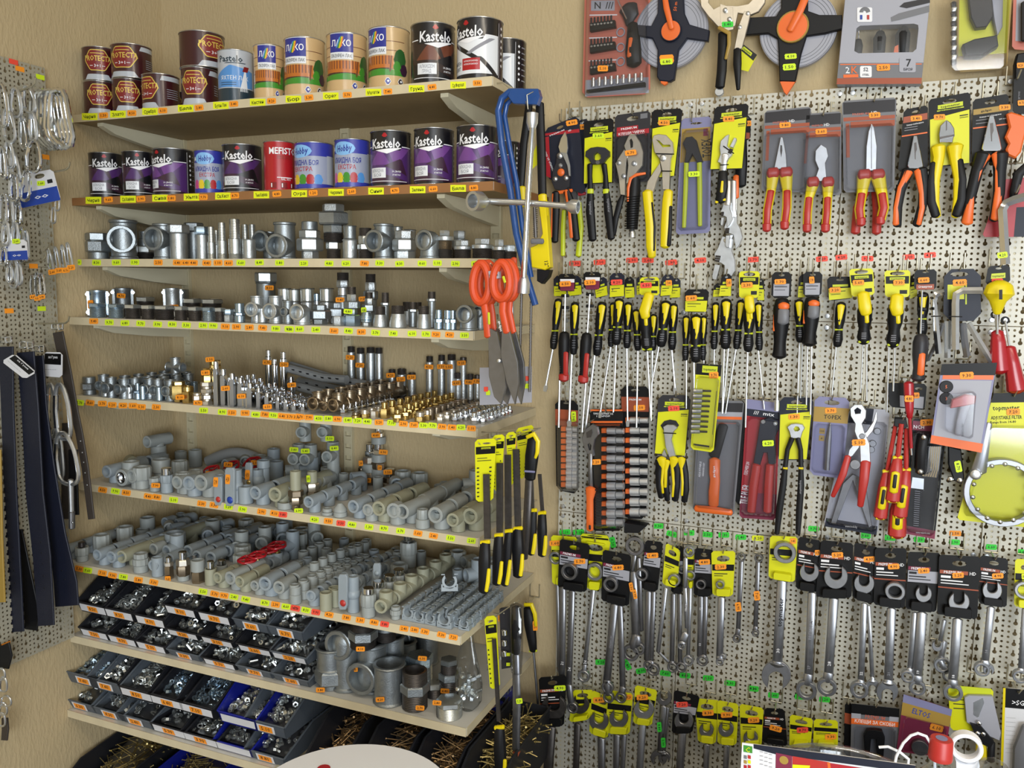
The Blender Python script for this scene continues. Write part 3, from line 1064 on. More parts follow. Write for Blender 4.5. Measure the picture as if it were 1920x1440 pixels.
def S(shelf,k,x,y,spec,desc,name='pipe_fitting',cat='pipe fitting',dy=.03,lift=0,n=16,tagat=None):
 w=max(float(t[2:].split('x')[0])for t in spec.split())
 P,kk=spot(shelf,k,x,y,dy)
 P,kk=spot(shelf,k,x,y,dy,w*kk/2)
 b=MB()
 seg(b,spec,kk,n=n)
 P.z+=lift*kk+(.0004 if lift else 0)
 ob=b.build(name,None,None,P)
 if tagat:
  item_tag(ob,P,k,*tagat,r=w*kk/2)
 return finish(ob,shelf,desc,cat)
def item_tag(ob,P,k,x,y,m=None,w=17,h=9,r=0.):
 px,py=q1(k,x,y)
 b=MB()
 d=(CAM-P)
 d.z=0
 d.normalize()
 sticker(b,px,py,w,h,P.y-r-.0012,m or tagO,R.uniform(-5,5))
 t=b.build('price_tag',ob,P)
 return t
def camang(P):
 return math.atan2(CAM.y-P.y,CAM.x-P.x)
def Tt(shelf,k,x,y,runw,h,ringw,m,desc,zc=.5,ang=None,reach=1.25,dy=.03,w=.82,bead=.1,lift=0,name='pipe_tee',tagat=None):
 P,kk=spot(shelf,k,x,y,dy,runw*.5*.0003)
 b=MB()
 a=-PI/2 if ang is None else camang(P)+math.radians(ang)
 P.y=min(P.y+(runw*kk*.55 if shelf>4 else 0),-runw*kk/2-.012)
 tee(b,runw*kk/2,h*kk,ringw*kk/2,ringw*kk/2*reach+runw*kk*.25,a,LET[m],w,bead,zc)
 P.z+=lift*kk
 ob=b.build(name,None,None,P)
 if tagat:
  item_tag(ob,P,k,*tagat,r=runw*kk/2)
 return finish(ob,shelf,desc,'pipe tee')
def El(shelf,k,x,y,dia,hz,m,desc,ang=0,reach=1.5,dy=.03,w=.8,bead=.1,lift=0,name='pipe_elbow'):
 P,kk=spot(shelf,k,x,y,dy,.002)
 b=MB()
 P.y=min(P.y+(dia*kk*.5 if shelf>4 else 0),-dia*kk/2-.012)
 elbow(b,dia*kk/2,hz*kk,dia*kk/2*reach,camang(P)+math.radians(ang),LET[m],w,bead)
 P.z+=lift*kk
 ob=b.build(name,None,None,P)
 return finish(ob,shelf,desc,'pipe elbow')
def chain(shelf,k,x,y,dia,n,fn,pitch,desc,name,cat,hz=1.,drift=0.):
 px,py=q1(k,x,y)
 lying='tee' in name or 'elbow' in name
 dia*=1.2 if lying else 1.0
 n=n+(2 if shelf==5 else 0)
 par,o,xr,yf,z,zt=SH[shelf]
 P=onZ(px,py,zt)
 for _ in range(3):
  D=dia*mpp(P)/CROPS[k][2]
  P=onZ(px,py,zt+hz*D)
 P.y=max(P.y,yf+.004)
 P=V((onY(px,py,P.y).x,P.y,zt+.0004))
 b=MB()
 fn(b,D)
 first,lst=None,[]
 for i in range(n):
  q=P+V((i*drift*D,i*pitch*D,0))
  if q.y+pitch*D>-.01:
   break
  if first is None:
   first=b.build(name,None,None,q)
   ob=first
  else:
   ob=first.copy()
   COL.objects.link(ob)
   ob.location=q
  ob.rotation_euler=(0,0,R.uniform(-.09,.09)if lying else R.uniform(-.05,.05))
  ob.location.x+=R.uniform(-.05,.05)*D
  lst.append(ob)
 ROWS.append((shelf,P.x,desc,cat,lst))
 return lst
ez=lambda d:d+' on '
# ---- third shelf: large threaded iron fittings, seen level
S(3,'c',272,515,'cD150x55 hD190x88 hD180x60','dull iron union with two hexes',dy=.0)
S(3,'c',412,518,'Og118x150','iron socket with a raised seam',dy=.09)
Tt(3,'c',558,520,190,305,195,'D','large iron tee with its open branch facing out',ang=-8,reach=.9)
S(3,'c',725,515,'td140x60 hz150x50 cD110x55 cD100x60','dark nipple half hidden behind the tees',dy=.1)
Tt(3,'c',870,518,150,275,170,'D','iron tee with its branch turned aside',ang=-38,reach=1.1,zc=.57)
S(3,'c',985,518,'cg130x200 hg168x68','iron hex capped pipe stub, larger one',dy=.02)
S(3,'c',1105,518,'cD110x220 hD150x70','iron hex capped stub, hidden one',dy=.1)
S(3,'c',1168,518,'cg85x190 hu115x62','iron hex capped pipe stub, smaller one',dy=.02)
for x,w,h in((1240,60,235),(1325,68,270),(1425,100,300)):
 S(3,'c',x,518,'tz%dx40 cz%dx%d bz%dx%d'%(w,w,h*.4,w*.82,h*.5),'zinc hose barb in the front')
S(3,'c',1280,518,'cz50x120 bz45x110','zinc hose barb, small one behind',dy=.08)
for x in(1505,1562):
 S(3,'c',x,518,'cz55x150 bz50x125','zinc hose barb behind the seamed socket',dy=.09)
S(3,'c',1535,518,'Og104x155','iron socket beside the hose barbs')
Tt(3,'c',1700,518,110,220,150,'D','iron tee behind, its branch turned aside',ang=-40,dy=.1,zc=.66)
Tt(3,'c',1815,518,160,285,172,'D','iron tee with its branch turned aside',ang=-30,zc=.35,reach=1.1)
S(3,'d',160,478,'hg125x60 hg190x88 hg150x60 cD115x60','galvanised union with a big middle hex')
S(3,'d',330,478,'td100x72 hz110x52 td142x62 hD150x60 hD232x88 hg160x58','tall stack of dark nipple and big hex union')
S(3,'d',448,478,'Og108x140 OD92x98','pale iron socket with a dark one on it')
S(3,'d',558,478,'td108x68 hz112x38 hz100x60 td90x55','dark nipple with a bright hex')
Tt(3,'d',690,478,132,250,146,'D','iron tee with its branch turned aside',ang=-36,zc=.5,reach=1.25)
S(3,'d',790,478,'Og75x238','iron socket standing behind the union',dy=.1)
S(3,'d',880,478,'Og85x218','iron socket standing behind the union',dy=.11)
S(3,'d',838,478,'hg150x60 hg172x82 hg130x62','galvanised union with a big middle hex')
El(3,'d',1022,478,138,130,'D','iron elbow with an open brown mouth',ang=-38,reach=1.1)
S(3,'d',1128,478,'td120x68 tn110x62 cg132x32 hg78x42','plug with a square head on a threaded ring')
S(3,'d',1235,478,'td110x90 cD120x60 hg90x60','small plug behind the front plugs',dy=.12)
S(3,'d',1258,478,'td122x66 cg132x26 hg100x42','dark threaded plug with hex head')
S(3,'d',1402,478,'td150x72 cg160x30 hg118x44','dark threaded plug with hex head')
S(3,'d',1522,478,'td96x60 cg110x28 hg70x50','dark threaded plug with hex head')
S(3,'d',1600,478,'td96x50 hg100x50','dark threaded plug with hex head',dy=.04)
# ---- fourth shelf: clamps, bushings, tees, unions, reducers
def clamp(shelf,k,x,y,w,h,m,desc,dy,tg=None):
 P,kk=spot(shelf,k,x,y,dy,w*.5*.0003)
 r,hh=w*kk/2,h*kk
 root=bpy.data.objects.new('repair_clamp',None)
 COL.objects.link(root)
 root.location=P
 b=MB()
 b.lathe([(r*.9,0),(r,.001),(r,hh*.1),(r*.96,hh*.12),(r*.96,hh*.88),(r,hh*.9),(r,hh-.001),(r*.9,hh),(r*.86,hh-.002),(r*.86,0)],m,None,20)
 b.build('sleeve',root)
 a=camang(P)+PI/2
 for sg in(-1,1):
  for zz in(.16,.84):
   c=V((math.cos(a),math.sin(a),0))*(r*1.2*sg)+V((0,0,zz*hh))
   b=MB()
   d=V((math.cos(a+PI/2),math.sin(a+PI/2),0))
   b.tube([c-d*r*.5,c+d*r*.5],r*.14,steel,8)
   b.tube([c-d*r*.52,c-d*r*.3],r*.25,steel,6)
   b.tube([c+d*r*.25,c+d*r*.5],r*.25,steel,6)
   b.build('bolt',root)
  b=MB()
  c=V((math.cos(a),math.sin(a),0))*(r*1.1*sg)+V((0,0,hh/2))
  b.box(c,(r*.3,r*.3,hh*.9),m,a)
  b.build('ear',root)
 if tg:
  item_tag(root,P,k,*tg,r=r)
 return finish(root,shelf,desc,'pipe clamp')
clamp(4,'c',325,975,120,205,bluez,'blue zinc pipe repair clamp, the tall one',.05,(290,880,tagO,11,16))
clamp(4,'c',520,985,120,215,dgalv,'dull pipe repair clamp with its ears out',.13,(530,812))
clamp(4,'c',940,1010,110,225,galv,'grey pipe repair clamp between the plugs',.15,(945,900))
S(4,'c',1010,990,'cD110x200','dull ring behind the grey clamp',dy=.24)
for x,y,w,c in((350,990,140,'u'),(495,1015,130,'u'),(625,1020,132,'d'),(745,1035,112,'d'),(875,1048,164,'d'),(1003,1050,108,'d'),(1112,1060,116,'d'),(1220,1072,112,'u'),(1308,1076,92,'d')):
 h=78
 S(4,'c',x,y,'t%s%dx%d H%s%dx%d'%(c,w*.86,h,'z' if c=='d' else 'u',w,30),'hex bushing with %s thread'%('dark' if c=='d' else 'bluish'),dy=.012)
for x,y,w in((725,920,150),(1090,928,150),(1245,940,172)):
 S(4,'c',x,y+40,'td%dx%d Hz%dx36'%(w*.85,110,w),'dark plug behind the bushings',dy=.15)
for x in(560,850,1400):
 S(4,'c',x,1030,'td110x60 hD125x28','dark low plug between the bushing rows',dy=.09)
S(4,'c',1375,1083,'hg78x55 hu80x45','small hex coupling beside the bushings',dy=.01)
S(4,'c',1462,1088,'cu82x55 hu84x20 cu70x75','bluish zinc reducing nipple',dy=.01)
for x,y,rw,h,rg,zc in((1600,1090,95,210,105,.5),(1745,1095,100,215,115,.45)):
 Tt(4,'c',x,y,rw,h,rg,'g','galvanised tee with open branch',zc=zc,ang=-32,dy=.02)
S(4,'c',1640,1092,'Og80x118','galvanised socket between the tees',dy=.02)
Tt(4,'c',1840,1095,80,180,66,'D','dull tee with small branch',zc=.53,ang=-35,dy=.02)
S(4,'c',1672,1090,'OD150x290 hg168x76','socket with a large hex standing behind the tees',dy=.15,tagat=(1690,750))
for k,x,h in(('c',1815,255),('c',1890,250),('d',145,240),('d',283,245)):
 S(4,k,x,1092 if k=='c' else 1005,'cs96x%d Oz100x100'%(h-100),'chromed socket standing behind',dy=.13)
S(4,'d',212,1005,'cs60x150 ou60x50','slim bluish socket standing behind',dy=.16)
El(4,'d',105,1003,112,90,'g','galvanised elbow facing out',ang=-35,reach=1.3,dy=.02)
S(4,'d',232,1010,'hD112x38 hD162x62 hD100x40','dull union with wide hex')
S(4,'d',350,1005,'hD100x50 hD150x60 hD90x40','dull union with wide hex, set back',dy=.08)
S(4,'d',365,1008,'hg90x66','single hex nut',dy=.02,name='hex_nut',cat='hex nut')
S(4,'d',462,1010,'hu125x78 hD80x44 hD122x52 hg72x50 td62x52','stack of hex unions with a dark nipple',tagat=(432,860,tagY))
S(4,'d',400,1008,'cD85x200 cs70x58 hg92x52 td84x54','tall stack of nipple over brown socket',dy=.1,tagat=(374,776))
S(4,'d',598,1008,'cD90x180 hD105x60 hg80x62 td72x58','second tall stack with dark nipple on top',dy=.1,tagat=(540,770))
S(4,'d',585,1006,'hD90x100 hD105x50 hg62x44 td55x44','shorter stack between the tall stacks',dy=.06,tagat=(545,850,tagY,10,10))
S(4,'d',567,1008,'hz62x34 cu80x16 ku84x55x62','bluish tapered reducer',dy=.01)
for x,y,w,h,dy in((664,1004,104,90,.01),(792,1005,124,100,.01),(978,1003,102,104,.01)):
 S(4,'d',x,y,'Dg'.replace('D','k')+'%dx%dx%d td%dx%d'%(w,h,w*.78,w*.76,58),'grey bell reducer with dark threaded top',dy=dy)
for x,y,w,b_,t_ in((702,1000,66,150,72),(900,1000,76,110,50),(1035,1000,70,190,50)):
 S(4,'d',x,y,'cD%dx%d hg%dx18 td%dx%d'%(w*.8,b_,w,w*.8,t_),'slim reducer nipple with dark top',dy=.06)
for x in(860,930):
 S(4,'d',x,1000,'kD90x100x70 td66x65','dark topped reducer in the back row',dy=.13)
for x,w in((1085,72),(1148,60),(1186,62)):
 S(4,'d',x,1002,'ku%dx50x%d hu%dx26 cu%dx66'%(w*.9,w*.9,w,w*.76),'bluish zinc reducing nipple',dy=.01)
El(4,'d',1300,998,122,118,'D','iron elbow beside the orange shears',ang=-28,reach=1.2,dy=.02)
El(4,'d',1385,995,80,130,'D','small iron elbow behind the orange shears',ang=-28,reach=1.3,dy=.06)
S(4,'d',1450,990,'hD90x60 cD80x60','dull coupling at the shelf end',dy=.1)
# ---- fifth shelf
S(5,'e',238,440,'cD95x40 hD125x50 cD95x50','dull union nearest the side wall')
for x,y,rw,h,rg in((365,445,78,165,72),(545,465,60,150,70),(790,475,80,165,75),(885,492,85,165,78)):
 Tt(5,'e',x,y,rw,h,rg,'D','small iron tee in the front',ang=-35,reach=1.2,zc=.5)
for x,y,w,h in((415,458,72,105),(600,468,60,95)):
 S(5,'e',x,y,'Og%dx%d'%(w,h),'small iron socket in the front')
for x,y in((665,478),(575,466)):
 S(5,'e',x,y,'ou60x50 hu72x18 cu36x60','bluish pipe plug')
for x,y,n in((455,420,3),(560,430,3),(640,425,3),(760,430,2)):
 chain(5,'e',x,y-60,66,n,lambda b,D:(tee(b,D*.5,D*2,D*.5,D*.9,-PI/2,dgalv,.8,.1,n=12)),1.7,'dull iron tee','pipe_tee','pipe tee',1.0)
for x,y,n in((500,400,3),(700,440,3),(830,450,3)):
 chain(5,'e',x,y-40,62,n,lambda b,D:seg(b,'Ou62x110',D/62,n=12),1.5,'bluish iron socket','pipe_socket','pipe fitting',.9)
P_,kk_=spot(5,'e',960,470,rad=.02)
b=MB()
for d_ in((0,0,1),(0,0,-1),(1,0,0),(-1,0,0)):
 cup(b,(0,0,82*kk_),d_,82*kk_,40*kk_,galv,.8,16,.1)
b.box((0,0,-62*kk_),(100*kk_,100*kk_,120*kk_),dgalv,.4,.002)
P_.z+=124*kk_
P_.y=-.17
P_.x=onY(*q1('e',960,280),-.17).x
finish(b.build('pipe_cross',None,None,P_),5,'galvanised four way cross on a block','pipe cross')
S(5,'e',985,505,'hb80x22 hb140x110 hb100x30','big brass compression union',tagat=(990,438))
S(5,'e',1055,490,'hb100x90 ob90x40','brass coupling behind the big union')
S(5,'e',1130,510,'ct70x30 ht76x40 ct66x20','nickel plated coupling',tagat=(1130,482))
S(5,'e',1205,512,'ht86x30 ct72x16 ht90x32 ct72x16 ht92x32 ct74x20 ht96x34','stack of nickel plated nuts')
S(5,'e',1210,500,'hb80x130 hb72x24 hb90x80 hb84x30 hb60x20','tall brass stack in front',tagat=(1190,245))
S(5,'e',1275,480,'hb80x230 hb90x60 hb86x36','tall brass stack behind',tagat=(1225,142))
for i,(x,y,w,h)in enumerate(((1282,512,60,340),(1338,524,66,285),(1408,530,62,258),(1472,542,66,228),(1546,548,76,190),(1612,542,56,160),(1678,552,62,125),(1762,554,52,100),(1824,562,56,84),(1890,566,56,66))):
 S(5,'e',x,y,'hc%dx%d cc%dx%d'%(w,h*.86,w*.62,h*.14+12),'chromed hex pipe extension in the front row',name='pipe_extension',cat='pipe extension',tagat={1:(1345,368),3:(1470,430),6:(1675,512)}.get(i))
for x,y,w,h,n in((1385,500,54,230,3),(1450,505,52,205,3),(1520,515,52,165,4),(1585,515,52,130,4),(1650,520,50,105,4),(1715,525,48,90,5),(1790,530,48,72,5),(1850,535,48,60,5)):
 chain(5,'e',x,y-h*.5+10,w,n,lambda b,D,w=w,h=h:seg(b,'hc%dx%d cc%dx%d'%(w,h*.84,w*.62,h*.16),D/w,n=12),1.25,'chromed hex extension','pipe_extension','pipe extension',h/w*.5)
for x,y,h,tg in((1690,420,350,(1672,165)),(1735,430,290,None),(1808,430,345,(1806,182))):
 S(5,'e',x,y,'cc56x%d cc42x%d'%(h*.85,h*.15),'long chrome extension standing at the back',name='pipe_extension',cat='pipe extension',tagat=tg)
S(5,'e',1865,470,'cc60x160 cc46x30','short chrome extension with orange sticker',name='pipe_extension',cat='pipe extension',tagat=(1865,342))
for x,y,n in((0,470,6),(50,480,6),(110,478,6)):
 chain(5,'f',x,y,52,n,lambda b,D:seg(b,'hc52x38 cc38x26',D/52,n=12),1.3,'chromed hex nipple','pipe_nipple','pipe fitting',.6)
for x,y,d,n,m in((172,458,78,5,bronze),(250,468,58,5,bronze),(318,464,78,7,bronze)):
 chain(5,'f',x,y,d,n,lambda b,D,m=m:ltee(b,D*.5,D*1.5,D*.85,m,.8,14,'up',.08),1.55,'brown brass tee','brass_tee','pipe tee',.85)
for x,y,d,n,sp,ds in((400,500,60,7,'hc60x46 cc46x36','chromed hex coupling'),(487,520,62,3,'cb62x22 cn50x22','flat brass ring'),(555,518,66,5,'hb62x30 ct60x34','brass hex coupling'),(618,520,62,5,'ht62x52','nickel plated hex coupling'),(697,510,80,6,'sb80x70 cb46x46'.replace('sb','hb'),'brass female connector'),(785,535,84,6,'tb70x28 hb86x30 cb40x32','brass plug with hex'),(872,515,72,6,'tb62x42 hb76x24 cb46x42','brass double nipple'),(950,540,80,5,'hb80x40 ct62x36','brass adapter'),(1027,530,66,5,'cn66x84','brown brass socket'),(1100,545,76,5,'ht70x44 ct60x24','nickel plated adapter')):
 chain(5,'f',x,y,d,n,lambda b,D,sp=sp,d=d:seg(b,sp,D/d,n=12),1.35,ds,'brass_fitting' if 'brass' in ds else 'pipe_fitting','pipe fitting',.55)
for x,y,d,n,m in((1145,508,58,5,dsteel),(1250,532,62,6,dgalv)):
 chain(5,'f',x,y,d,n,lambda b,D,m=m:(cup(b,(0,D*1.2,D*.55),(0,-1,0),D*1.2,D*.45,m,.75,12,.05),seg(b,'hc10x4',D*.1,Matrix.Translation((0,D*1.15,D*.55))@Matrix.Rotation(PI/2,4,'X'),12)),1.5,'steel nipple lying open end out','pipe_nipple','pipe fitting',.55)
for x,y,d,n in((1205,560,56,3),(1340,560,60,6),(1405,565,50,6)):
 chain(5,'f',x,y,d,n,lambda b,D:seg(b,'hc60x50 cc46x34',D/60,n=12),1.4,'chromed hex nipple','pipe_nipple','pipe fitting',.6)
for x,y0,w,yb,tg in((457,-75,56,300,(447,116)),(525,-70,58,300,(517,172)),(597,-75,62,305,None),(657,-75,56,305,None),(750,98,52,330,(738,245)),(820,98,68,340,(812,273)),(893,102,56,320,(888,258)),(1020,-5,52,340,(1014,184)),(1106,0,50,360,(1104,182)),(1178,0,62,370,(1155,184)),(1222,160,54,400,(1212,300)),(1312,162,50,400,(1302,294)),(1363,165,46,400,(1360,288)),(1262,5,48,360,(1248,156))):
 S(5,'f',x,yb-30,'td%dx30 cg%dx%d td%dx38'%(w*.96,w,yb-y0-90,w*.96),'long grey pipe nipple with dark threads',name='pipe_nipple',cat='pipe nipple',tagat=tg)
par,so,xr,yf,z,zt=SH[5]
for i,(a,c,dz)in enumerate((((560,690),(715,735),.012),((545,678),(700,722),.036),((540,668),(650,695),.052),((548,706),(690,745),.012))):
 b=MB()
 p0,p1=onY(*a,-.035-i*.028),onY(*c,-.05-i*.03)
 pts=[]
 for t in range(9):
  f_=t/8
  p=p0.lerp(p1,f_)
  p.z=zt+dz+.02*(1-f_)*(i%3==1)+.03*max(0,.6-f_)+.001
  pts.append(p)
 b.tube(pts,.0115,hosegrey,10)
 for t in range(1,8):
  q=pts[t]
  b.box((q.x,q.y-.0116,q.z+.002),(.016,.0006,.0035),ink,-.35)
 finish(b.build('plastic_pipe',None,pts[0].copy()),5,('grey plastic pipe length lying at the back, lowest','wavy grey plastic pipe length lying at the back','grey plastic pipe length, topmost at the back','grey plastic pipe length lying nearest the brass tees')[i],'plastic pipe')
 # ---- sixth shelf: grey plastic tees, elbows, valves
GT=lambda m,br='down',L=1.72,w=.66:(lambda b,D:ltee(b,D*.5,D*L,D*.98,m,w,14,br))
GE=lambda m,w=.66:(lambda b,D:(ball(b,(0,D*.6,D*.95),D*.5,m,12),cup(b,(0,D*.6,D*.95),(0,-1,0),D*.6,D*.5,m,w,14,deep=.9),cup(b,(0,D*.6,D*.95),(0,0,-1),D*.95,D*.5,m,w,14)))
GC=lambda m,h=1.4,w=.7:(lambda b,D:seg(b,'op100x%dx%.2f'%(100*h,w),D/100,n=14)if m is ppr else seg(b,'oP100x%dx%.2f'%(100*h,w),D/100,n=14))
for x,y,d,n,fn,p,ds,nm,hz in((145,212,76,4,GT(pprb),2.1,'bluish grey plastic tee','plastic_tee',1.),(470,192,82,4,GT(pprb),2.1,'bluish grey plastic tee','plastic_tee',1.),(572,238,78,3,GE(ppr),1.6,'grey plastic elbow','plastic_elbow',1.),(652,226,94,3,GT(pprq),2.1,'pale grey plastic tee','plastic_tee',1.),(818,248,96,3,GT(ppr,L=2.6),2.7,'long grey plastic tee','plastic_tee',1.),(1060,288,104,3,GT(ppr),2.1,'grey plastic tee','plastic_tee',1.),(1186,292,86,3,GT(pprq),2.1,'beige grey plastic tee','plastic_tee',1.),(1310,262,102,2,GT(pprq),2.1,'beige grey plastic tee','plastic_tee',1.)):
 chain(6,'h',x,y,d,n,fn,p,ds,nm,'plastic tee' if 'tee' in nm else 'plastic elbow',hz)
for x,y,d,n in((757,146,96,3),):
 chain(6,'h',x,y+78,d,1,GE(ppr),1.6,'grey plastic elbow','plastic_elbow','plastic elbow',1.0)
def G(shelf,k,x,y,spec,desc,**kw):
 return S(shelf,k,x,y,spec,desc,kw.pop('name','plastic_fitting'),kw.pop('cat','plastic fitting'),**kw)
G(6,'h',970,368,'op105x66x.7 rp82x70','ribbed grey plastic adapter')
G(6,'h',285,303,'op84x22x.8 op70x26x.75','flat grey plastic cap')
G(6,'h',378,312,'cp100x34 kp96x62x30','domed grey plastic cap')
G(6,'f',60,1255,'cn60x40 hn95x60 hn110x46 oq78x140','plastic and metal union, nearer one',tagat=(76,1220,tagY))
G(6,'f',178,1160,'hn90x70 ht96x60 oq72x84','plastic and metal union, farther one',tagat=(146,990,tagY,7,13))
for x,y,w,h in((100,940,90,160),(190,955,100,200),(290,950,90,190)):
 G(6,'f',x,y+40,'op%dx%d op%dx90'%(w*.9,h*.5,w),'tall grey plastic stub at the back')
for x,y,tg in((80,830,(42,780,tagY)),(165,835,(124,790,tagY)),(325,815,(332,770,tagY))):
 P,kk=spot(6,'f',x,1000,rad=.02)
 P.y=-.1
 P=onY(*q1('f',x,y),-.1)
 b=MB()
 cup(b,(0,0,0),(0,0,1),92*kk,44*kk,ppr,.7,14)
 cup(b,(0,0,0),(0,0,-1),P.z-SH[6][5]-.0005,44*kk,ppr,.7,14)
 a=camang(P)-.5
 cup(b,(0,0,0),(math.cos(a),math.sin(a),0),92*kk,42*kk,ppr,.7,14,deep=.6)
 ob=b.build('plastic_tee',None,None,P)
 item_tag(ob,P,'f',*tg,r=92*kk)
 finish(ob,6,'grey plastic tee of the back stack','plastic tee')
for x,y,tg in((125,655,None),(275,655,(300,700,tagY))):
 P=onY(*q1('f',x,y),-.1)
 kk=mpp(P)/3.84
 b=MB()
 for d_ in((0,0,1),(0,0,-1)):
  cup(b,(0,0,0),d_,74*kk,42*kk,ppr,.7,14)
 a=camang(P)-.4
 cup(b,(0,0,0),(math.cos(a),math.sin(a),0),80*kk,42*kk,ppr,.7,14,deep=.6)
 P.z=P.z+.004
 ob=b.build('plastic_tee',None,None,P)
 if tg:
  item_tag(ob,P,'f',*tg,r=80*kk)
 finish(ob,6,'grey plastic tee topping the tall stack','plastic tee')
for x,y,sp,tgs,ds in((655,1010,'hn120x60 cp110x60 hn110x50 cp104x56 ht90x36 cc60x40 cp106x50 ht80x30 cc56x40',((660,910,tagO,8,9),(686,798),(632,676)),'tall column of chrome and plastic unions at the back'),(590,1005,'hn110x90 cp120x62 ht96x50 hc70x40 cc52x50',((566,1000),(524,878,tagO,8,10)),'shorter column of chrome and plastic unions'),(735,1000,'ht120x30 hn90x40 cc70x60',((718,942),),'low chrome union with orange sticker'),(545,1000,'cp80x60 hn76x50 ct60x40',((560,990,tagO),),'small union behind the columns')):
 ob=G(6,'f',x,y+20,sp,ds,name='metal_union',cat='pipe union',tagat=tgs[0])
 for t in tgs[1:]:
  item_tag(ob,ob.location,'f',*t,r=.02)
for x,y in((930,985),(855,1000),(1000,985)):
 chain(6,'f',x,y,78,2,GT(pprb),2.1,'bluish plastic tee at the back','plastic_tee','plastic tee',1.)
for x,y in((1330,1010),(1190,1040),(1090,1060)):
 chain(6,'f',x,y,74,2,GC(ppr),1.2,'grey plastic socket','plastic_socket','plastic fitting',1.)
for x,y,d,n,m,ds in((412,1020,84,3,pprb,'bluish grey plastic tee'),(612,1142,96,1,ppr,'big grey plastic elbow'),(965,1165,92,1,ppr,'grey plastic tee'),(1062,1216,104,1,pprb,'bluish grey plastic elbow'),(1150,1152,112,1,ppr,'grey plastic tee'),(1582,1265,96,3,pprb,'bluish grey plastic tee'),(1730,1216,100,3,pprq,'beige grey plastic tee'),(1830,1188,86,3,ppr,'grey plastic tee')):
 chain(6,'e',x,y,d,n,GE(m)if 'elbow' in ds else GT(m),1.7 if 'elbow' in ds else 2.1,ds,'plastic_elbow' if 'elbow' in ds else 'plastic_tee','plastic elbow' if 'elbow' in ds else 'plastic tee',1.)
chain(6,'e',530,1088,112,1,lambda b,D:(ltee(b,D*.5,D*1.5,D*.6,ppr,.7,16,'up'),cup(b,(0,.01,D*.6),(0,-1,0),.0105,D*.36,chrome,.8,16)),2,'plastic tee with metal thread','plastic_tee','plastic tee',.6)
for x,y,sp,ds in((700,1180,'op110x70x.7 rp142x100','ribbed grey plastic adapter with open top'),(848,1100,'op110x60x.7 op140x100x.8','wide grey plastic socket with open top'),(995,1100,'op110x60x.8 rp120x90','ribbed grey plastic adapter with open top'),(800,1215,'op80x50x.7 rp90x56','small ribbed plastic adapter'),(1020,1200,'op100x90x.8 rp110x70','ribbed grey plastic adapter with open top'),(1120,1150,'op100x70x.7 rp110x60','ribbed grey plastic adapter with open top'),(1510,1338,'oP116x135x.72','plain bluish plastic socket'),(1745,1090,'oP116x140x.72','plain bluish plastic socket'),(1815,1338,'op118x52x.8','low grey plastic cap'),(640,1050,'op100x110x.7','plain grey plastic socket'),(700,1040,'op110x120x.72','plain grey plastic socket'),(1000,960,'op90x90x.72','plain grey plastic socket'),(1115,990,'op100x130x.72','plain grey plastic socket')):
 G(6,'e',x,y,sp,ds)
G(6,'e',893,1235,'oP92x80 rP98x60 cc78x56','plastic adapter with chrome thread',tagat=(800,1128))
P,kk=spot(6,'e',830,1010,rad=.02)
b=MB()
seg(b,'op150x110x.8 op116x70',kk)
a_=camang(P)
c_=V((0,0,225*kk))
dd_=V((math.cos(a_-.9),math.sin(a_-.9),0))
cup(b,c_,dd_,105*kk,48*kk,ppr,.68,16)
cup(b,c_,-dd_,105*kk,48*kk,ppr,.68,16)
cup(b,c_,(0,0,-1),60*kk,44*kk,ppr,.68,16)
finish(b.build('plastic_tee',None,None,P),6,'big grey plastic tee lying on a wide socket','plastic tee')
par,so,xr,yf,z,zt=SH[6]
for i,(A,B_,rad_,Y_)in enumerate((((190,880),(285,850),.019,-.09),((170,895),(240,880),.021,-.19),((390,862),(505,868),.016,-.06))):
 b=MB()
 p0,p1=onY(*A,Y_),onY(*B_,Y_+.03)
 p0.x=max(p0.x,LX+.03)
 pts=[p0.lerp(p1,t/8)for t in range(9)]
 for t,p in enumerate(pts):
  p.z=zt+rad_+.0006+(.03*math.sin(t/8*PI)if i==2 else 0)
 b.tube(pts,rad_,hosegrey if i!=1 else pprq,12)
 finish(b.build('plastic_pipe',None,p0),6,('grey plastic pipe piece lying behind the tees','pale plastic pipe piece lying by the side wall','bent grey hose lying behind the red valves')[i],'plastic pipe')
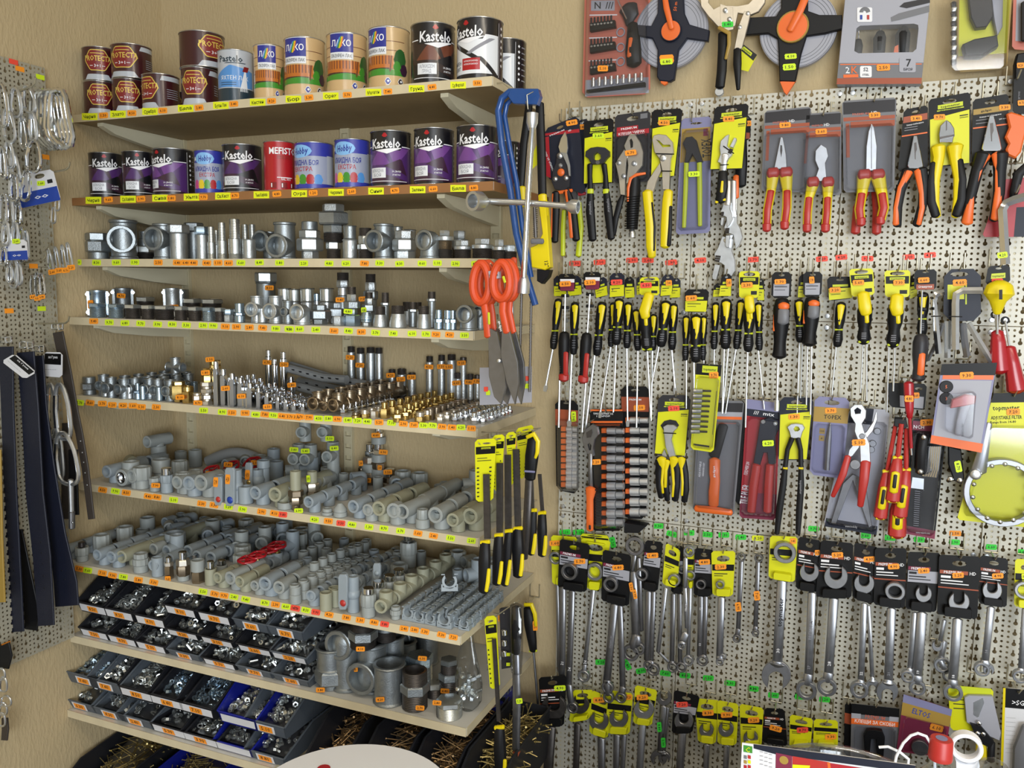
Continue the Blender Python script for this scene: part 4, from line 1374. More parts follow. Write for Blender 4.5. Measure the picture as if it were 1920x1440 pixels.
def wheel_valve(shelf,k,x,y,wd,hub_y,desc,tilt=.0,tg=None,stemc=brass,body='oP',w=100,red_=wheelred):
 P,kk=spot(shelf,k,x,y,rad=.012)
 H=(y-hub_y)*kk
 root=bpy.data.objects.new('stop_valve',None)
 COL.objects.link(root)
 root.location=P
 r=w*kk/2
 b=MB()
 cup(b,(0,0,r*1.05),(0,-1,0),r*1.9,r*.9,pprb,.68,14)
 cup(b,(0,0,r*1.05),(0,1,0),r*1.9,r*.9,pprb,.68,14)
 cup(b,(0,0,r*1.05),(0,0,1),r*1.2,r*.9,pprb,.8,14)
 ball(b,(0,0,r),r*.99,pprb,12)
 b.build('valve_body',root)
 b=MB()
 zz=r*2.0
 b.lathe([(0,zz),(r*.5,zz),(r*.5,zz+(H-zz)*.4),(r*.28,zz+(H-zz)*.5),(r*.24,H),(0,H)],stemc,None,10)
 b.build('stem',root)
 b=MB()
 R_=wd*kk/2
 T=Matrix.Translation((0,0,H))@Matrix.Rotation(tilt,4,'X')
 pts=[]
 for i in range(30):
  t=2*PI*i/30
  q=R_*(.9+.05*math.cos(5*t))
  pts.append(T@V((q*math.cos(t),q*math.sin(t),0)))
 b.tube(pts,R_*.14,red_,8,True)
 for i in range(5):
  t=2*PI*i/5
  b.tube([T@V((0,0,.001)),T@V((R_*.86*math.cos(t),R_*.86*math.sin(t),0))],R_*.1,red_,6)
 b.lathe([(0,-R_*.12),(R_*.26,-R_*.12),(R_*.26,R_*.14),(0,R_*.18)],red_,T,12)
 b.build('handwheel',root)
 if tg:
  item_tag(root,P,k,*tg,r=R_*1.0)
 finish(root,shelf,desc,'valve')
for x,y,wd,hy,tg,ds in((1235,1130,150,1030,(1225,1035),'nearest the side wall'),(1400,1090,130,985,(1368,965),'in the middle of three'),(1560,1070,150,962,(1580,950),'farthest of three')):
 wheel_valve(6,'e',x,y,wd,hy,'grey plastic stop valve with red handwheel, '+ds,.55,tg)
def ball_valve(shelf,k,x,y,w,h,lx,ly0,ly1,lw,cap,desc,tg=None):
 P,kk=spot(shelf,k,x,y,rad=.014)
 root=bpy.data.objects.new('ball_valve',None)
 COL.objects.link(root)
 root.location=P
 r=w*kk/2
 b=MB()
 cup(b,(0,0,h*kk*.5),(0,0,1),h*kk*.5,r*.85,pprb,.7,16)
 cup(b,(0,0,h*kk*.5),(0,0,-1),h*kk*.5,r*.85,pprb,.7,16)
 ball(b,(0,0,h*kk*.5),r*1.05,pprb,16)
 b.build('valve_body',root)
 Y=P.y-r*1.5
 b=MB()
 pl=Q(k,(lx-lw*.35,ly0),(lx+lw*.35,ly0),(lx+lw*.5,ly0+20),(lx+lw*.5,ly1-30),(lx+lw*.3,ly1),(lx-lw*.3,ly1),(lx-lw*.5,ly1-30),(lx-lw*.5,ly0+20))
 b.poly(pl,Y,.006,pprb,.001)
 c=q1(k,lx,ly1-30)
 q=onY(*c,Y)
 b.tube([q+V((0,.004,0)),q+V((0,r*1.1,0))],r*.4,pprb,10)
 b.build('lever',root,P)
 b=MB()
 b.disc(q1(k,lx,ly1-46),lw*.36/CROPS[k][2],Y-.002,.003,cap,16,.002)
 b.build('round_cap',root,P)
 if tg:
  b=MB()
  sticker(b,*q1(k,*tg),9,18,Y-.0008,tagO,3)
  b.build('price_tag',root,P)
 finish(root,shelf,desc,'valve')
ball_valve(6,'e',1310,1290,90,200,1286,1060,1285,60,red,'grey ball valve with red dotted lever',(1270,1102))
ball_valve(6,'e',1440,1310,100,260,1378,990,1290,74,blue,'grey ball valve with blue dotted lever',(1364,1080))
ball_valve(6,'e',1600,1180,110,170,1524,950,1150,50,brass,'grey ball valve with brass pin behind',(1518,1045))
G(6,'e',1650,1170,'oP90x170 oP100x60','bluish plastic body with brass pin')
# ---- seventh shelf
TE=lambda m,w=.64:(lambda b,D:ltee(b,D*.5,D*1.6,D*1.0,m,w,12,'down'))
for x,y,d,n,fn,p,ds,hz in((105,545,70,4,TE(pprb),1.85,'bluish grey plastic tee',1.),(340,626,78,4,TE(pprb),1.85,'bluish grey plastic tee',1.),(450,637,82,4,TE(pprb),1.85,'bluish grey plastic tee',1.),(530,596,86,3,GT(pprq,L=2.8),2.9,'olive grey plastic tee',1.05),(775,690,78,2,TE(pprb),1.85,'bluish grey plastic elbow',1.),(1280,790,78,2,TE(pprq),1.85,'beige grey plastic tee',1.),(1380,792,92,2,TE(ppr),1.85,'grey plastic tee',1.),(1455,846,80,2,TE(pprq),1.85,'beige grey plastic tee',1.),(1570,856,72,2,TE(ppr),1.85,'small grey plastic tee',1.),(1655,866,100,2,TE(pprb),1.85,'bluish grey plastic tee',1.),(1762,892,92,3,TE(ppr),1.85,'grey plastic tee',1.)):
 chain(7,'g',x,y,d,n,fn,p,ds,'plastic_elbow' if 'elbow' in ds else 'plastic_tee','plastic tee',hz)
GS=lambda sp,d:(lambda b,D:seg(b,sp,D/d,n=12))
for x,y,d,n,sp,p,ds,hz in((1890,895,88,5,'op84x66 op78x84',1.25,'grey stepped plastic socket',.8),(1710,800,90,4,'op86x130',1.2,'grey plastic socket',.8),(1800,830,92,4,'op90x130',1.2,'grey plastic socket',.8),(1865,720,84,3,'oP84x120',1.2,'bluish plastic socket',.8)):
 chain(7,'g',x,y,d,n,GS(sp,d),p,ds,'plastic_socket','plastic fitting',hz)
for x,y,d,n,sp,p,ds,hz in((52,820,86,6,'op84x66 op80x60',1.2,'grey plastic socket',.8),(118,790,76,7,'op72x120',1.2,'grey plastic socket',.8),(190,690,90,4,'op80x50 op92x70 op70x60',1.2,'grey stepped plastic socket',.9),(275,872,92,2,'oq90x132',1.2,'smooth grey plastic socket',.72),(345,850,84,2,'oq82x130',1.2,'smooth grey plastic socket',.72),(580,885,112,4,'op100x80 rp112x90 cc84x44',1.3,'plastic adapter with chrome thread',.9),(690,875,70,5,'op76x96',1.3,'grey plastic socket',.8),(776,960,84,1,'op66x34 rp84x36 op70x24',1.2,'low ribbed plastic plug',.5),(240,745,70,6,'op66x100',1.2,'grey plastic socket',.8),(310,700,68,6,'op66x100',1.2,'grey plastic socket',.8),(380,690,68,5,'op66x110',1.2,'grey plastic socket',.8)):
 chain(7,'h',x,y,d,n,GS(sp,d),p,ds,'plastic_adapter' if 'adapter' in ds else 'plastic_socket','plastic fitting',hz)
for x,y,d,n,fn,p,ds in((165,852,72,9,GE(pprb),1.25,'small bluish plastic elbow'),(666,922,86,6,GT(pprq,'up',1.7),1.8,'beige grey plastic tee'),(440,770,66,7,GE(pprb),1.3,'small bluish plastic elbow')):
 chain(7,'h',x,y,d,n,fn,p,ds,'plastic_elbow' if 'elbow' in ds else 'plastic_tee','plastic elbow' if 'elbow' in ds else 'plastic tee',.98)
def clip(b,D):
 r,w=D*.42,D*.55
 prof_o=[(r*math.cos(math.radians(a)),r*math.sin(math.radians(a))+D*.55)for a in range(128,413,15)]
 prof_i=[(r*.68*math.cos(math.radians(a)),r*.68*math.sin(math.radians(a))+D*.55)for a in range(412,127,-15)]
 pts=prof_o+prof_i
 n=len(pts)
 vs=[(x,0,z)for x,z in pts]+[(x,w,z)for x,z in pts]
 fs=[(i,(i+1)%n,n+(i+1)%n,n+i)for i in range(n)]
 m=n//2
 for i in range(m-1):
  j=n-1-i
  fs+=[(i,j,j-1,i+1),(n+i,n+i+1,n+j-1,n+j)]
 b.add(vs,fs,pprb)
 b.box((0,w/2,D*.12),(D*.8,w,D*.24),pprb,bev=.0006)
 for s in(-1,1):
  b.box((s*D*.42,w/2,D*.2),(D*.1,w,D*.4),pprb,bev=.0005)
  b.box((s*D*.36,w/2,D*.92),(D*.2,w,D*.06),pprb)
for x,y,d,n in((862,965,108,8),(936,985,96,9),(1018,1000,96,9),(1128,1012,124,7),(1222,1020,96,9),(1262,1040,92,9)):
 chain(7,'h',x,y,d,n,clip,.8,'grey plastic pipe clip','pipe_clip','pipe clip',.5)
P,kk=spot(7,'h',1145,1005,rad=.03)
b=MB()
clip(b,130*kk)
P.z+=150*kk
P.y+=.012
ob=b.build('pipe_clip',None,None,P)
ob.rotation_euler=(-.35,0,.5)
finish(ob,7,'loose pipe clip tipped over on top of the others','pipe clip')
ball_valve(7,'h',472,968,100,265,392,680,935,64,red,'small grey ball valve with red dotted lever')
ball_valve(7,'h',640,860,80,200,636,600,720,50,pprb,'small grey ball valve set farther back')
G(7,'h',868,690,'cc90x50 op112x90 rp122x90 cc66x50','tall ribbed union with chrome threads',name='metal_union',cat='pipe union')
for x,y,sp,ds in((230,665,'op86x50 rp104x62 cd50x40','plastic adapter with dark metal thread'),(690,760,'op110x56 rp122x52 rp106x40','ribbed plastic adapter'),(820,778,'oP90x150','plain bluish plastic socket'),(908,795,'hn76x100 ht72x30 cc46x40','chrome union'),(1020,812,'op90x40 hn104x80 ht104x50 cc66x60','chrome and plastic union'),(1135,824,'hn110x90 op104x90','brown metal and plastic adapter'),(1235,838,'oq90x130 cc56x60','beige plastic adapter with chrome thread'),(1110,700,'op80x60 cc50x40','plastic adapter with chrome thread'),(1320,760,'op90x80 cc64x40','plastic adapter with chrome thread')):
 G(7,'g',x,y,sp,ds,tagat=(895,776,tagO,11,11)if x==908 else None)
for x,y,sp,ds in((385,620,'op100x60 rp130x110','wide ribbed plastic adapter'),(565,545,'op100x50 rp124x110','wide ribbed plastic adapter'),(742,460,'op90x40 op112x110','wide plain plastic adapter'),(1250,480,'op90x40 op112x110','wide plain plastic adapter'),(700,480,'op100x80','plain grey plastic socket')):
 G(7,'g',x,y,sp,ds)
Tt(7,'g',1440,650,106,220,86,'p','grey plastic tee standing upright',zc=.52,ang=-35,w=.66,bead=0,name='plastic_tee')
P,kk=spot(7,'g',960,600,rad=.012)
b=MB()
seg(b,'oP120x60 oP110x20',kk)
c_=V((0,0,100*kk))
a_=camang(P)-.5
cup(b,c_,(math.cos(a_),math.sin(a_),0),84*kk,46*kk,pprb,.66,14)
cup(b,c_,(0,0,1),80*kk,78*kk,pprb,.82,18)
finish(b.build('plastic_elbow',None,None,P),7,'bluish plastic elbow with a wide threaded mouth','plastic elbow')
for x,y,n in((1050,560,3),(1120,600,3),(1230,610,4),(1380,470,2),(850,470,3)):
 chain(7,'g',x,y,82,n,TE(pprb),1.9,'bluish plastic tee in the back','plastic_tee','plastic tee',1.)
for x,y,n in((110,560,4),(290,580,4),(400,560,4),(500,520,3),(560,640,5),(700,640,4),(790,560,3),(960,560,4),(1050,520,3),(1150,560,3)):
 chain(7,'h',x,y,74,n,GE(ppr)if x in(290,560,700)else GS('op70x110',70),1.35,'grey plastic elbow in the back' if x in(290,560,700)else 'grey plastic socket in the back','plastic_socket','plastic fitting',.9)
for i,(x,y,wd,hy)in enumerate(((1525,800,150,635),(1605,790,140,598),(1695,700,140,556),(1755,690,150,522))):
 wheel_valve(7,'g',x,y,wd,hy,'small stop valve with red handwheel',.12)
 # ---- eighth shelf: big iron fittings
El(8,'j',480,640,190,330,'D','big iron elbow behind the square nipple',ang=-34,reach=1.1,dy=.03)
S(8,'j',432,695,'cD150x36 hD215x96 OD190x150','big iron union with a square collar',tagat=(358,618))
Tt(8,'j',645,740,205,335,200,'D','big iron tee with its mouth open to the front',zc=.4,ang=-30,reach=1.15,tagat=(578,482))
S(8,'j',648,740,'td175x50 hD196x66 td160x90 cD190x26 hD120x34','plug and nipple stacked on the big tee',lift=340,tagat=(625,345))
Tt(8,'j',800,640,150,330,150,'D','big iron tee behind, seen from the side',zc=.4,ang=60)
S(8,'j',800,640,'td130x70 cD140x24 hD80x24','dark plug on the tee behind',lift=332,tagat=None)
S(8,'j',920,520,'OD160x200','big iron socket standing behind the zinc bushing')
El(8,'j',905,430,140,170,'D','big iron elbow at the back',ang=-30)
S(8,'j',820,795,'OD208x262','big iron socket with a raised rib',tagat=(756,682))
S(8,'j',1020,690,'ou150x90 tz170x110 hu188x70','blue zinc bushing on a ring',tagat=(1038,408))
S(8,'j',988,830,'td172x105 hD196x66 td170x90','big dark double nipple',tagat=(1022,738))
S(8,'j',1118,690,'td110x60 hz120x40','small nipple behind the double nipple')
S(8,'j',1218,848,'tz176x80 hz190x36','bright zinc bushing at the front',tagat=(1135,704))
S(8,'j',1215,690,'td130x110 hD140x50 td110x60 hD120x36','dark stacked bushings behind the plastic bag',tagat=(1188,625))
S(8,'j',1070,470,'OD150x200','dark iron socket at the back')
P,kk=spot(8,'j',1335,790,rad=.02)
root=thing('plastic_bag','clear plastic bag of small fittings leaning at the shelf end','plastic bag',P)
b=MB()
pr,H=[],545*kk
vs,rows=[],[]
N,K=20,14
for j in range(K+1):
 t=j/K
 w=(95*kk)*(math.sin(min(1,t*4+.25)*PI/2))*(1-.8*max(0,(t-.35)/.65)**1.4)
 for i in range(N):
  a=2*PI*i/N
  rr_=w*(1+.12*math.sin(3*a+5*t)+.06*R.uniform(-1,1))
  vs.append((rr_*math.cos(a)+.0*t,rr_*.55*math.sin(a)+.01*t,H*t+.001))
fs=[(j*N+i,j*N+(i+1)%N,(j+1)*N+(i+1)%N,(j+1)*N+i)for j in range(K)for i in range(N)]+[tuple(range(N-1,-1,-1))]
b.add(vs,fs,film)
b.build('film',root)
for i in range(16):
 b=MB()
 a,t=R.uniform(0,6.3),R.uniform(.06,.52)
 q=V((60*kk*math.cos(a)*R.uniform(.2,.8),32*kk*math.sin(a)*R.uniform(.2,.8),H*t))
 M=Matrix.Translation(q)@Matrix.Rotation(R.uniform(0,3),4,(R.uniform(-1,1),R.uniform(-1,1),.3))
 seg(b,'hz36x40 cz24x34',kk*1.1,M,10)
 b.build('bagged_nipple',root)
 # ---- storage bins with nuts, washers and nails
def bin_mesh(w,h,d,m):
 b=MB()
 t=.0022
 wi=w/2
 wb=wi*.86
 hf=h*.37
 def L(y,zz):
  f=zz/h
  return wb+(wi-wb)*f
 out=[(0.0,0),(d,0),(d,h),(d*.34,h),(.13*d,h*.66),(-.012,hf),(-.006,hf*.4)]
 for s in(-1,1):
  vs=[V((s*L(y,zz),y,zz))for y,zz in out]+[V((s*(L(y,zz)-t),y,zz))for y,zz in out]
  n=len(out)
  fs=[tuple(range(n))if s>0 else tuple(range(n-1,-1,-1)),tuple(range(2*n-1,n-1,-1))if s>0 else tuple(range(n,2*n))]
  fs+=[(i,n+i,n+(i+1)%n,(i+1)%n)if s>0 else(i,(i+1)%n,n+(i+1)%n,n+i)for i in range(n)]
  b.add(vs,fs,m)
  b.tube([V((s*(wi+.001),d,h)),V((s*(wi+.001),d*.34,h)),V((s*(L(0,h*.66)+.0015),.13*d,h*.66)),V((s*(L(0,hf)+.001),-.012,hf))],.0024,m,6)
 b.box((0,d/2,t/2),(wb*2,d,t),m)
 b.box((0,d-t/2,h/2),(wb*1.9,t,h*.98),m)
 vs=[(-wb,0,0),(wb,0,0),(L(0,hf*.4),-.006,hf*.4),(-L(0,hf*.4),-.006,hf*.4),(L(0,hf),-.012,hf),(-L(0,hf),-.012,hf)]
 vs=vs+[(x,y+t,zz)for x,y,zz in vs]
 b.add(vs,[(0,1,2,3),(3,2,4,5),(7,6,9,8),(8,9,11,10),(5,4,10,11)],m)
 b.tube([V((-L(0,hf),-.0115,hf)),V((L(0,hf),-.0115,hf))],.0022,m,6)
 return b
def heap(w,h,d,kind,n,m,seed):
 rr_=random.Random(seed)
 b=MB()
 for i in range(n):
  y=d*(.05+.88*rr_.random())
  x=rr_.uniform(-.38,.38)*w
  top=h*(.3+.66*min(1,y/d*1.5))*(1-.25*abs(x)/(w*.4))
  z=top*(1-.12*rr_.random())+.003
  M=Matrix.Translation((x,y,z))@Matrix.Rotation(rr_.uniform(0,6.3),4,(rr_.uniform(-1,1),rr_.uniform(-1,1),rr_.uniform(-1,1)))
  if kind=='nut':
   r=rr_.uniform(.0045,.008)
   b.lathe([(r*.55,-r*.45),(r,-r*.45),(r,r*.45),(r*.55,r*.45),(r*.55,-r*.45)],m,M,6)
  elif kind=='washer':
   r=rr_.uniform(.006,.0105)
   b.lathe([(r*.55,-.0008),(r,-.0008),(r,.0008),(r*.55,.0008),(r*.55,-.0008)],m,M,12)
  elif kind=='bolt':
   r=rr_.uniform(.0025,.0036)
   b.tube([M@V((0,0,-.009)),M@V((0,0,.009))],r,m,6)
   b.lathe([(0,.009),(r*2,.009),(r*2,.012),(0,.0125)],m,M,6)
  else:
   M=Matrix.Translation((x,y,z))@Matrix.Rotation(rr_.uniform(0,6.3),4,'Z')@Matrix.Rotation(rr_.uniform(-.5,.5),4,'X')
   L=rr_.uniform(.028,.04)
   b.tube([M@V((0,-L,0)),M@V((0,L,0))],.0012,m,4)
   b.lathe([(0,0),(.0028,0),(.0025,.001),(0,.001)],m,M@Matrix.Translation((0,L,0))@Matrix.Rotation(-PI/2,4,'X'),6)
 vs=[]
 for iy in range(5):
  for ix in range(4):
   x=(ix/3-.5)*w*.78
   y=d*(.06+.9*iy/4)
   top=h*(.12+.6*min(1,y/d*1.5))
   vs.append((x,y,max(.003,top)))
 b.add(vs,[(iy*4+ix,iy*4+ix+1,(iy+1)*4+ix+1,(iy+1)*4+ix)for iy in range(4)for ix in range(3)],dsteel)
 return b
BN=0
def storage_bin(k,x,y,w,m,label,kind,base,lw=.8,d=.2,hw=.6,amount=60,hm=zinc,yfront=None,small=False,rz=0.,tx=True,contents=None):
 global BN
 BN+=1
 h=w*hw*(1.3 if label[:3]in('top','upp')else 1)
 px,py=q1(k,x,y)
 yf_=yfront
 P=onY(px,py,yf_-.009)
 P=V((P.x,yf_+.012,base))
 root=thing('storage_bin',label,'storage bin',P,'storage bins of hardware')
 if rz:
  root.rotation_euler=(0,0,rz)
 b=bin_mesh(w,h,d,m)
 b.build('tray',root)
 b=MB()
 hf=h*.37
 zc,dz=hf*.52,min(hf*.47,.0105)
 if small:
  zc,dz=hf*.5,min(hf*.46,.0105)
 yy=lambda zz:-.006-.006*(zz-hf*.4)/(hf*.6)-.0009
 ww=w*lw/2*(1 if not small else.5)
 vs=[(-ww,yy(zc-dz),zc-dz),(ww,yy(zc-dz),zc-dz),(ww*1.02,yy(zc+dz),zc+dz),(-ww,yy(zc+dz),zc+dz)]
 b.add(vs,[(0,1,2,3)],paper)
 b.build('label_strip',root)
 if tx:
  b=MB()
  w2,z2,o_=w*.15,dz*.85,.0006
  vs=[(-w2,yy(zc-z2)-o_,zc-z2),(w2,yy(zc-z2)-o_,zc-z2),(w2,yy(zc+z2*.8)-o_,zc+z2*.8),(-w2,yy(zc+z2*.8)-o_,zc+z2*.8)]
  b.add(vs,[(0,1,2,3)],tagO)
  vs,fs,tw=text_geo(digits())
  s_=w*.2/tw
  b.add([((q[0]-tw/2)*s_,yy(zc+(q[1]-.5)*s_)-o_*2,zc+(q[1]-.5)*s_)for q in vs],fs,ink)
  b.build('price_tag',root)
 if kind:
  hb=heap(w,h,d,kind,amount,hm,BN)
  ob=hb.build('hardware_heap',None,None,P)
  ob.rotation_euler=root.rotation_euler
  tag(ob,(contents or{'nut':'loose zinc nuts','washer':'loose zinc washers','bolt':'loose short bolts','nail':'loose steel nails'}[kind])+' in '+label.replace(' on the eighth shelf, column',' of the eighth shelf,'),'loose hardware',None,'stuff')
 return root
z8,y8=SH[8][5]+.0004,SH[8][3]
z9,y9=SH[9][5]+.0004,SH[9][3]
cols=[((610,235),(620,385)),((795,300),(815,450)),((1010,350),(1015,510)),((1220,270),(1235,430),(1245,590)),((1455,320),(1475,480),(1490,640)),((1710,365),(1735,525),(1735,690)),((1950,430),(1976,590),(1990,760))]
C8=['washer','nut','washer','washer','bolt','bolt','nut','nut','bolt','nut','nut','bolt','bolt','nut','bolt','nut','bolt','nut']
colw=('nearest the side wall','second from the side wall','third from the side wall','fourth from the side wall','fifth from the side wall','sixth from the side wall','beside the big iron fittings')
ci=0
BW=.108
for c,col in enumerate(cols):
 nrow=len(col)
 xs=onY(*q1('i',*col[-1]),y8-.01).x
 for r_,(x,y)in enumerate(col):
  base=z8+(nrow-1-r_)*(.0535 if nrow==3 else.0625)
  pos={2:('top','bottom'),3:('top','middle','bottom')}[nrow][r_]
  grey=(c>=5)or(c==3 and r_==2)
  storage_bin('i',x,y,BW,greybin if grey and not(c==5 and r_==1)else blackbin,'%s %s bin on the eighth shelf, column %s'%(pos,'grey' if grey else 'black',colw[c]),C8[ci%18],base,d=.235,hw=.485 if nrow==3 else.57,amount=(260 if r_==0 and c<2 else 110),yfront=y8+.004,small=(c>=5 and r_!=1)or(c==3 and r_==2))
  ci+=1
row1=((545,740),(700,840),(915,890),(1130,965),(1330,1010),(1620,1030),(1815,1140))
row2=((520,915),(725,985),(905,1045),(1140,1120),(1360,1180),(1590,1240),(1810,1310))
c9=('nearest the side wall','second from the side wall','third from the side wall','fourth from the side wall','fifth from the side wall','sixth from the side wall','seventh from the side wall')
for r_,row in enumerate((row1,row2)):
 for c,(x,y)in enumerate(row):
  m=bluebin if c==5 else(greybin if c in(0,1,6)or(c==2 and r_)else blackbin)
  storage_bin('i',x,y,.122,m,'%s %s bin on the lowest shelf, %s'%(('upper','lower')[r_],'blue' if c==5 else 'grey' if m is greybin else 'black',c9[c]),('nut','nut','washer','nut','washer','nut','nut')[c],z9+(1-r_)*.069,d=.26,hw=.56,amount=260 if not r_ else 120,yfront=y9+.004,small=c in(0,1,6)or(c==2 and r_==1),tx=c!=5,hm=bluez if c in(0,3,4)and r_==0 else zinc)
nail_m=mat('oxidised_nail_steel','#a98c66',.85,.4,.3,80)
nailb=mat('brassy_nail_steel','#b5a36c',.85,.38,.3,80)
NB=[(-1.71,-.52,.165,blackbin,'long black bin of brassy nails under the lowest shelf by the side wall',nailb,.12,.30),(-1.515,-.56,.165,bluebin,'blue bin of brassy nails under the lowest shelf',nailb,.12,.27),(-1.32,-.56,.165,greybin,'grey bin of nails under the lowest shelf',nail_m,.05,.25)]
for(x,y,w,m,ds,hm,rz,bz)in NB:
 P=V((x,y,bz-.14))
 root=thing('storage_bin',ds,'storage bin',P,'nail bins')
 root.rotation_euler=(.0,0,rz)
 bin_mesh(w,w*.62,.4,m).build('tray',root)
 ob=heap(w,w*.62,.4,'nail',150,hm,int(abs(x)*99)).build('hardware_heap',None,None,P)
 ob.rotation_euler=root.rotation_euler
 tag(ob,'loose nails in '+ds.replace('long ',''),'loose hardware',None,'stuff')
NXS=lambda q:onY(q,1400,-.47).x
NB=[(NXS(588),.102,nail_m,'black bin of brown nails beside the lowest shelf'),(NXS(688),.102,nail_m,'black bin of brown nails below the iron socket'),(NXS(782),.1,nail_m,'black bin of brown nails behind the white disc'),(NXS(872),.098,nailb,'black bin of brassy nails under the shelf corner')]
for x,w,hm,ds in NB:
 P=V((x,-.47,onY(600,1345,-.36).z-.125))
 root=thing('storage_bin',ds,'storage bin',P,'nail bins')
 bin_mesh(w*.96,.13,.36,blackbin).build('tray',root)
 ob=heap(w*.96,.13,.36,'nail',190,hm,int(abs(x)*99)).build('hardware_heap',None,None,P)
 tag(ob,'loose nails in '+ds.replace('long ',''),'loose hardware',None,'stuff')
P=V((onY(938,1330,-.08).x,-.08,onY(938,1300,-.08).z-.25))
root=thing('storage_bin','tall blue bin of long bolts standing against the wall under the saws','storage bin',P)
b=MB()
b.box((0,0,.125),(.05,.12,.25),bluebin,0,.006)
b.build('tray',root)
for i in range(26):
 b=MB()
 x,y=R.uniform(-.02,.02),R.uniform(-.05,.05)
 b.tube([(x,y,.25),(x+R.uniform(-.02,.02),y-R.uniform(0,.02),.31+R.uniform(0,.03))],.003,steel,6)
 b.build('bolt',root)
b=MB()
b.box((-1.42,-.35,.065),(.8,.5,.13),dgray)
b.box((-.75,-.3,.13),(.85,.5,.26),dgray)
struct(b.build('floor_plinth'))
def jumble(shelf,x0,x1,y0,y1,px,py,seed):
 rr_=random.Random(seed)
 par,o,xr,yf,z,zt=SH[shelf]
 protos=[]
 for m in(ppr,pprb):
  for i in range(4):
   D=.026+.004*i
   b=MB()
   if i==0:
    seg(b,'op100x150x.72' if m is ppr else 'oP100x150x.72',D/100,n=12)
    d='socket'
   elif i==1:
    elbow(b,D*.5,D*1.1,D*.9,-PI/2,m,.68,0,12)
    d='elbow'
   elif i==2:
    tee(b,D*.5,D*2.1,D*.5,D*.95,-PI/2,m,.68,0,.5,n=12)
    d='tee'
   else:
    seg(b,'op90x50 rp110x80',D/100,n=12)
    d='ribbed adapter'
   protos.append((b,d,D))
 first={}
 y=y0
 while y<y1:
  x=x0+rr_.uniform(0,px)
  while x<x1:
   k=rr_.randrange(len(protos))
   b,d,D=protos[k]
   q=V((x+rr_.uniform(-.1,.1)*px,y+rr_.uniform(-.1,.1)*py,zt+.0005))
   hit=False
   for ob in JUM.get(shelf,()):
    if(ob[0]-q.x)**2+(ob[1]-q.y)**2<(ob[2]+D*.6)**2:
     hit=True
   if not hit:
    if k not in first:
     ob=first[k]=b.build('plastic_'+d.split()[-1],None,None,q)
    else:
     ob=first[k].copy()
     COL.objects.link(ob)
     ob.location=q
    ob.rotation_euler=(0,0,rr_.uniform(-1.0,.9))
    finish(ob,shelf,'jumbled grey plastic %s at the back'%d,'plastic fitting','jumbled plastic fittings at the back of '+SNAME[shelf])
    JUM.setdefault(shelf,[]).append((q.x,q.y,D*.6))
   x+=px
  y+=py
JUM={}
bpy.context.view_layer.update()
for ob in bpy.data.objects:
 if ob.parent is None and ob.type=='MESH' and ob.name.startswith(('plastic','metal','pipe_clip'))or ob.name.startswith(('stop_valve','ball_valve')):
  for n_ in(6,7):
   if abs(ob.location.z-SH[n_][5])<.05:
    w_=max(ob.dimensions.x,.02)/2 if ob.type=='MESH' else.02
    JUM.setdefault(n_,[]).append((ob.location.x,ob.location.y+(ob.dimensions.y/2 if 'tee' in ob.name or 'elbow' in ob.name or 'clip' in ob.name else 0),w_))
jumble(7,LX+.04,-.76,-.2,-.03,.047,.046,5)
jumble(6,LX+.16,-.76,-.1,-.03,.05,.045,6)
jumble(7,-1.66,-1.25,-.3,-.2,.05,.05,8)
# ------------------------------------------------------------------ labels for the loose fittings
def label_fittings():
 by={}
 for ob,sh,ds,cat,gr in FIT:
  by.setdefault((sh,ds),[]).append((ob,cat,gr))
 bpy.context.view_layer.update()
 for(sh,ds),l in by.items():
  l.sort(key=lambda t:t[0].location.x)
  for i,(ob,cat,gr)in enumerate(l):
   if len(l)==1:
    lab='%s on %s'%(ds,SNAME[sh])
   else:
    lab='%s, %s from the left on %s'%(ds,ordw(i),SNAME[sh])
   tag(ob,lab,cat,gr)
 rows={}
 for sh,x,ds,cat,lst in ROWS:
  rows.setdefault((sh,ds),[]).append((x,cat,lst))
 for(sh,ds),l in rows.items():
  l.sort(key=lambda t:t[0])
  for r_,(x,cat,lst)in enumerate(l):
   for i,ob in enumerate(lst):
    if len(l)==1:
     lab='%s, %s from the front of its row on %s'%(ds,ordw(i),SNAME[sh])
    else:
     lab='%s, %s back in %s row from left, %s'%(ds,ordw(i),ordw(r_),SNAME[sh])
    tag(ob,lab,cat,'%s rows on %s'%(ds,SNAME[sh]))
label_fittings()
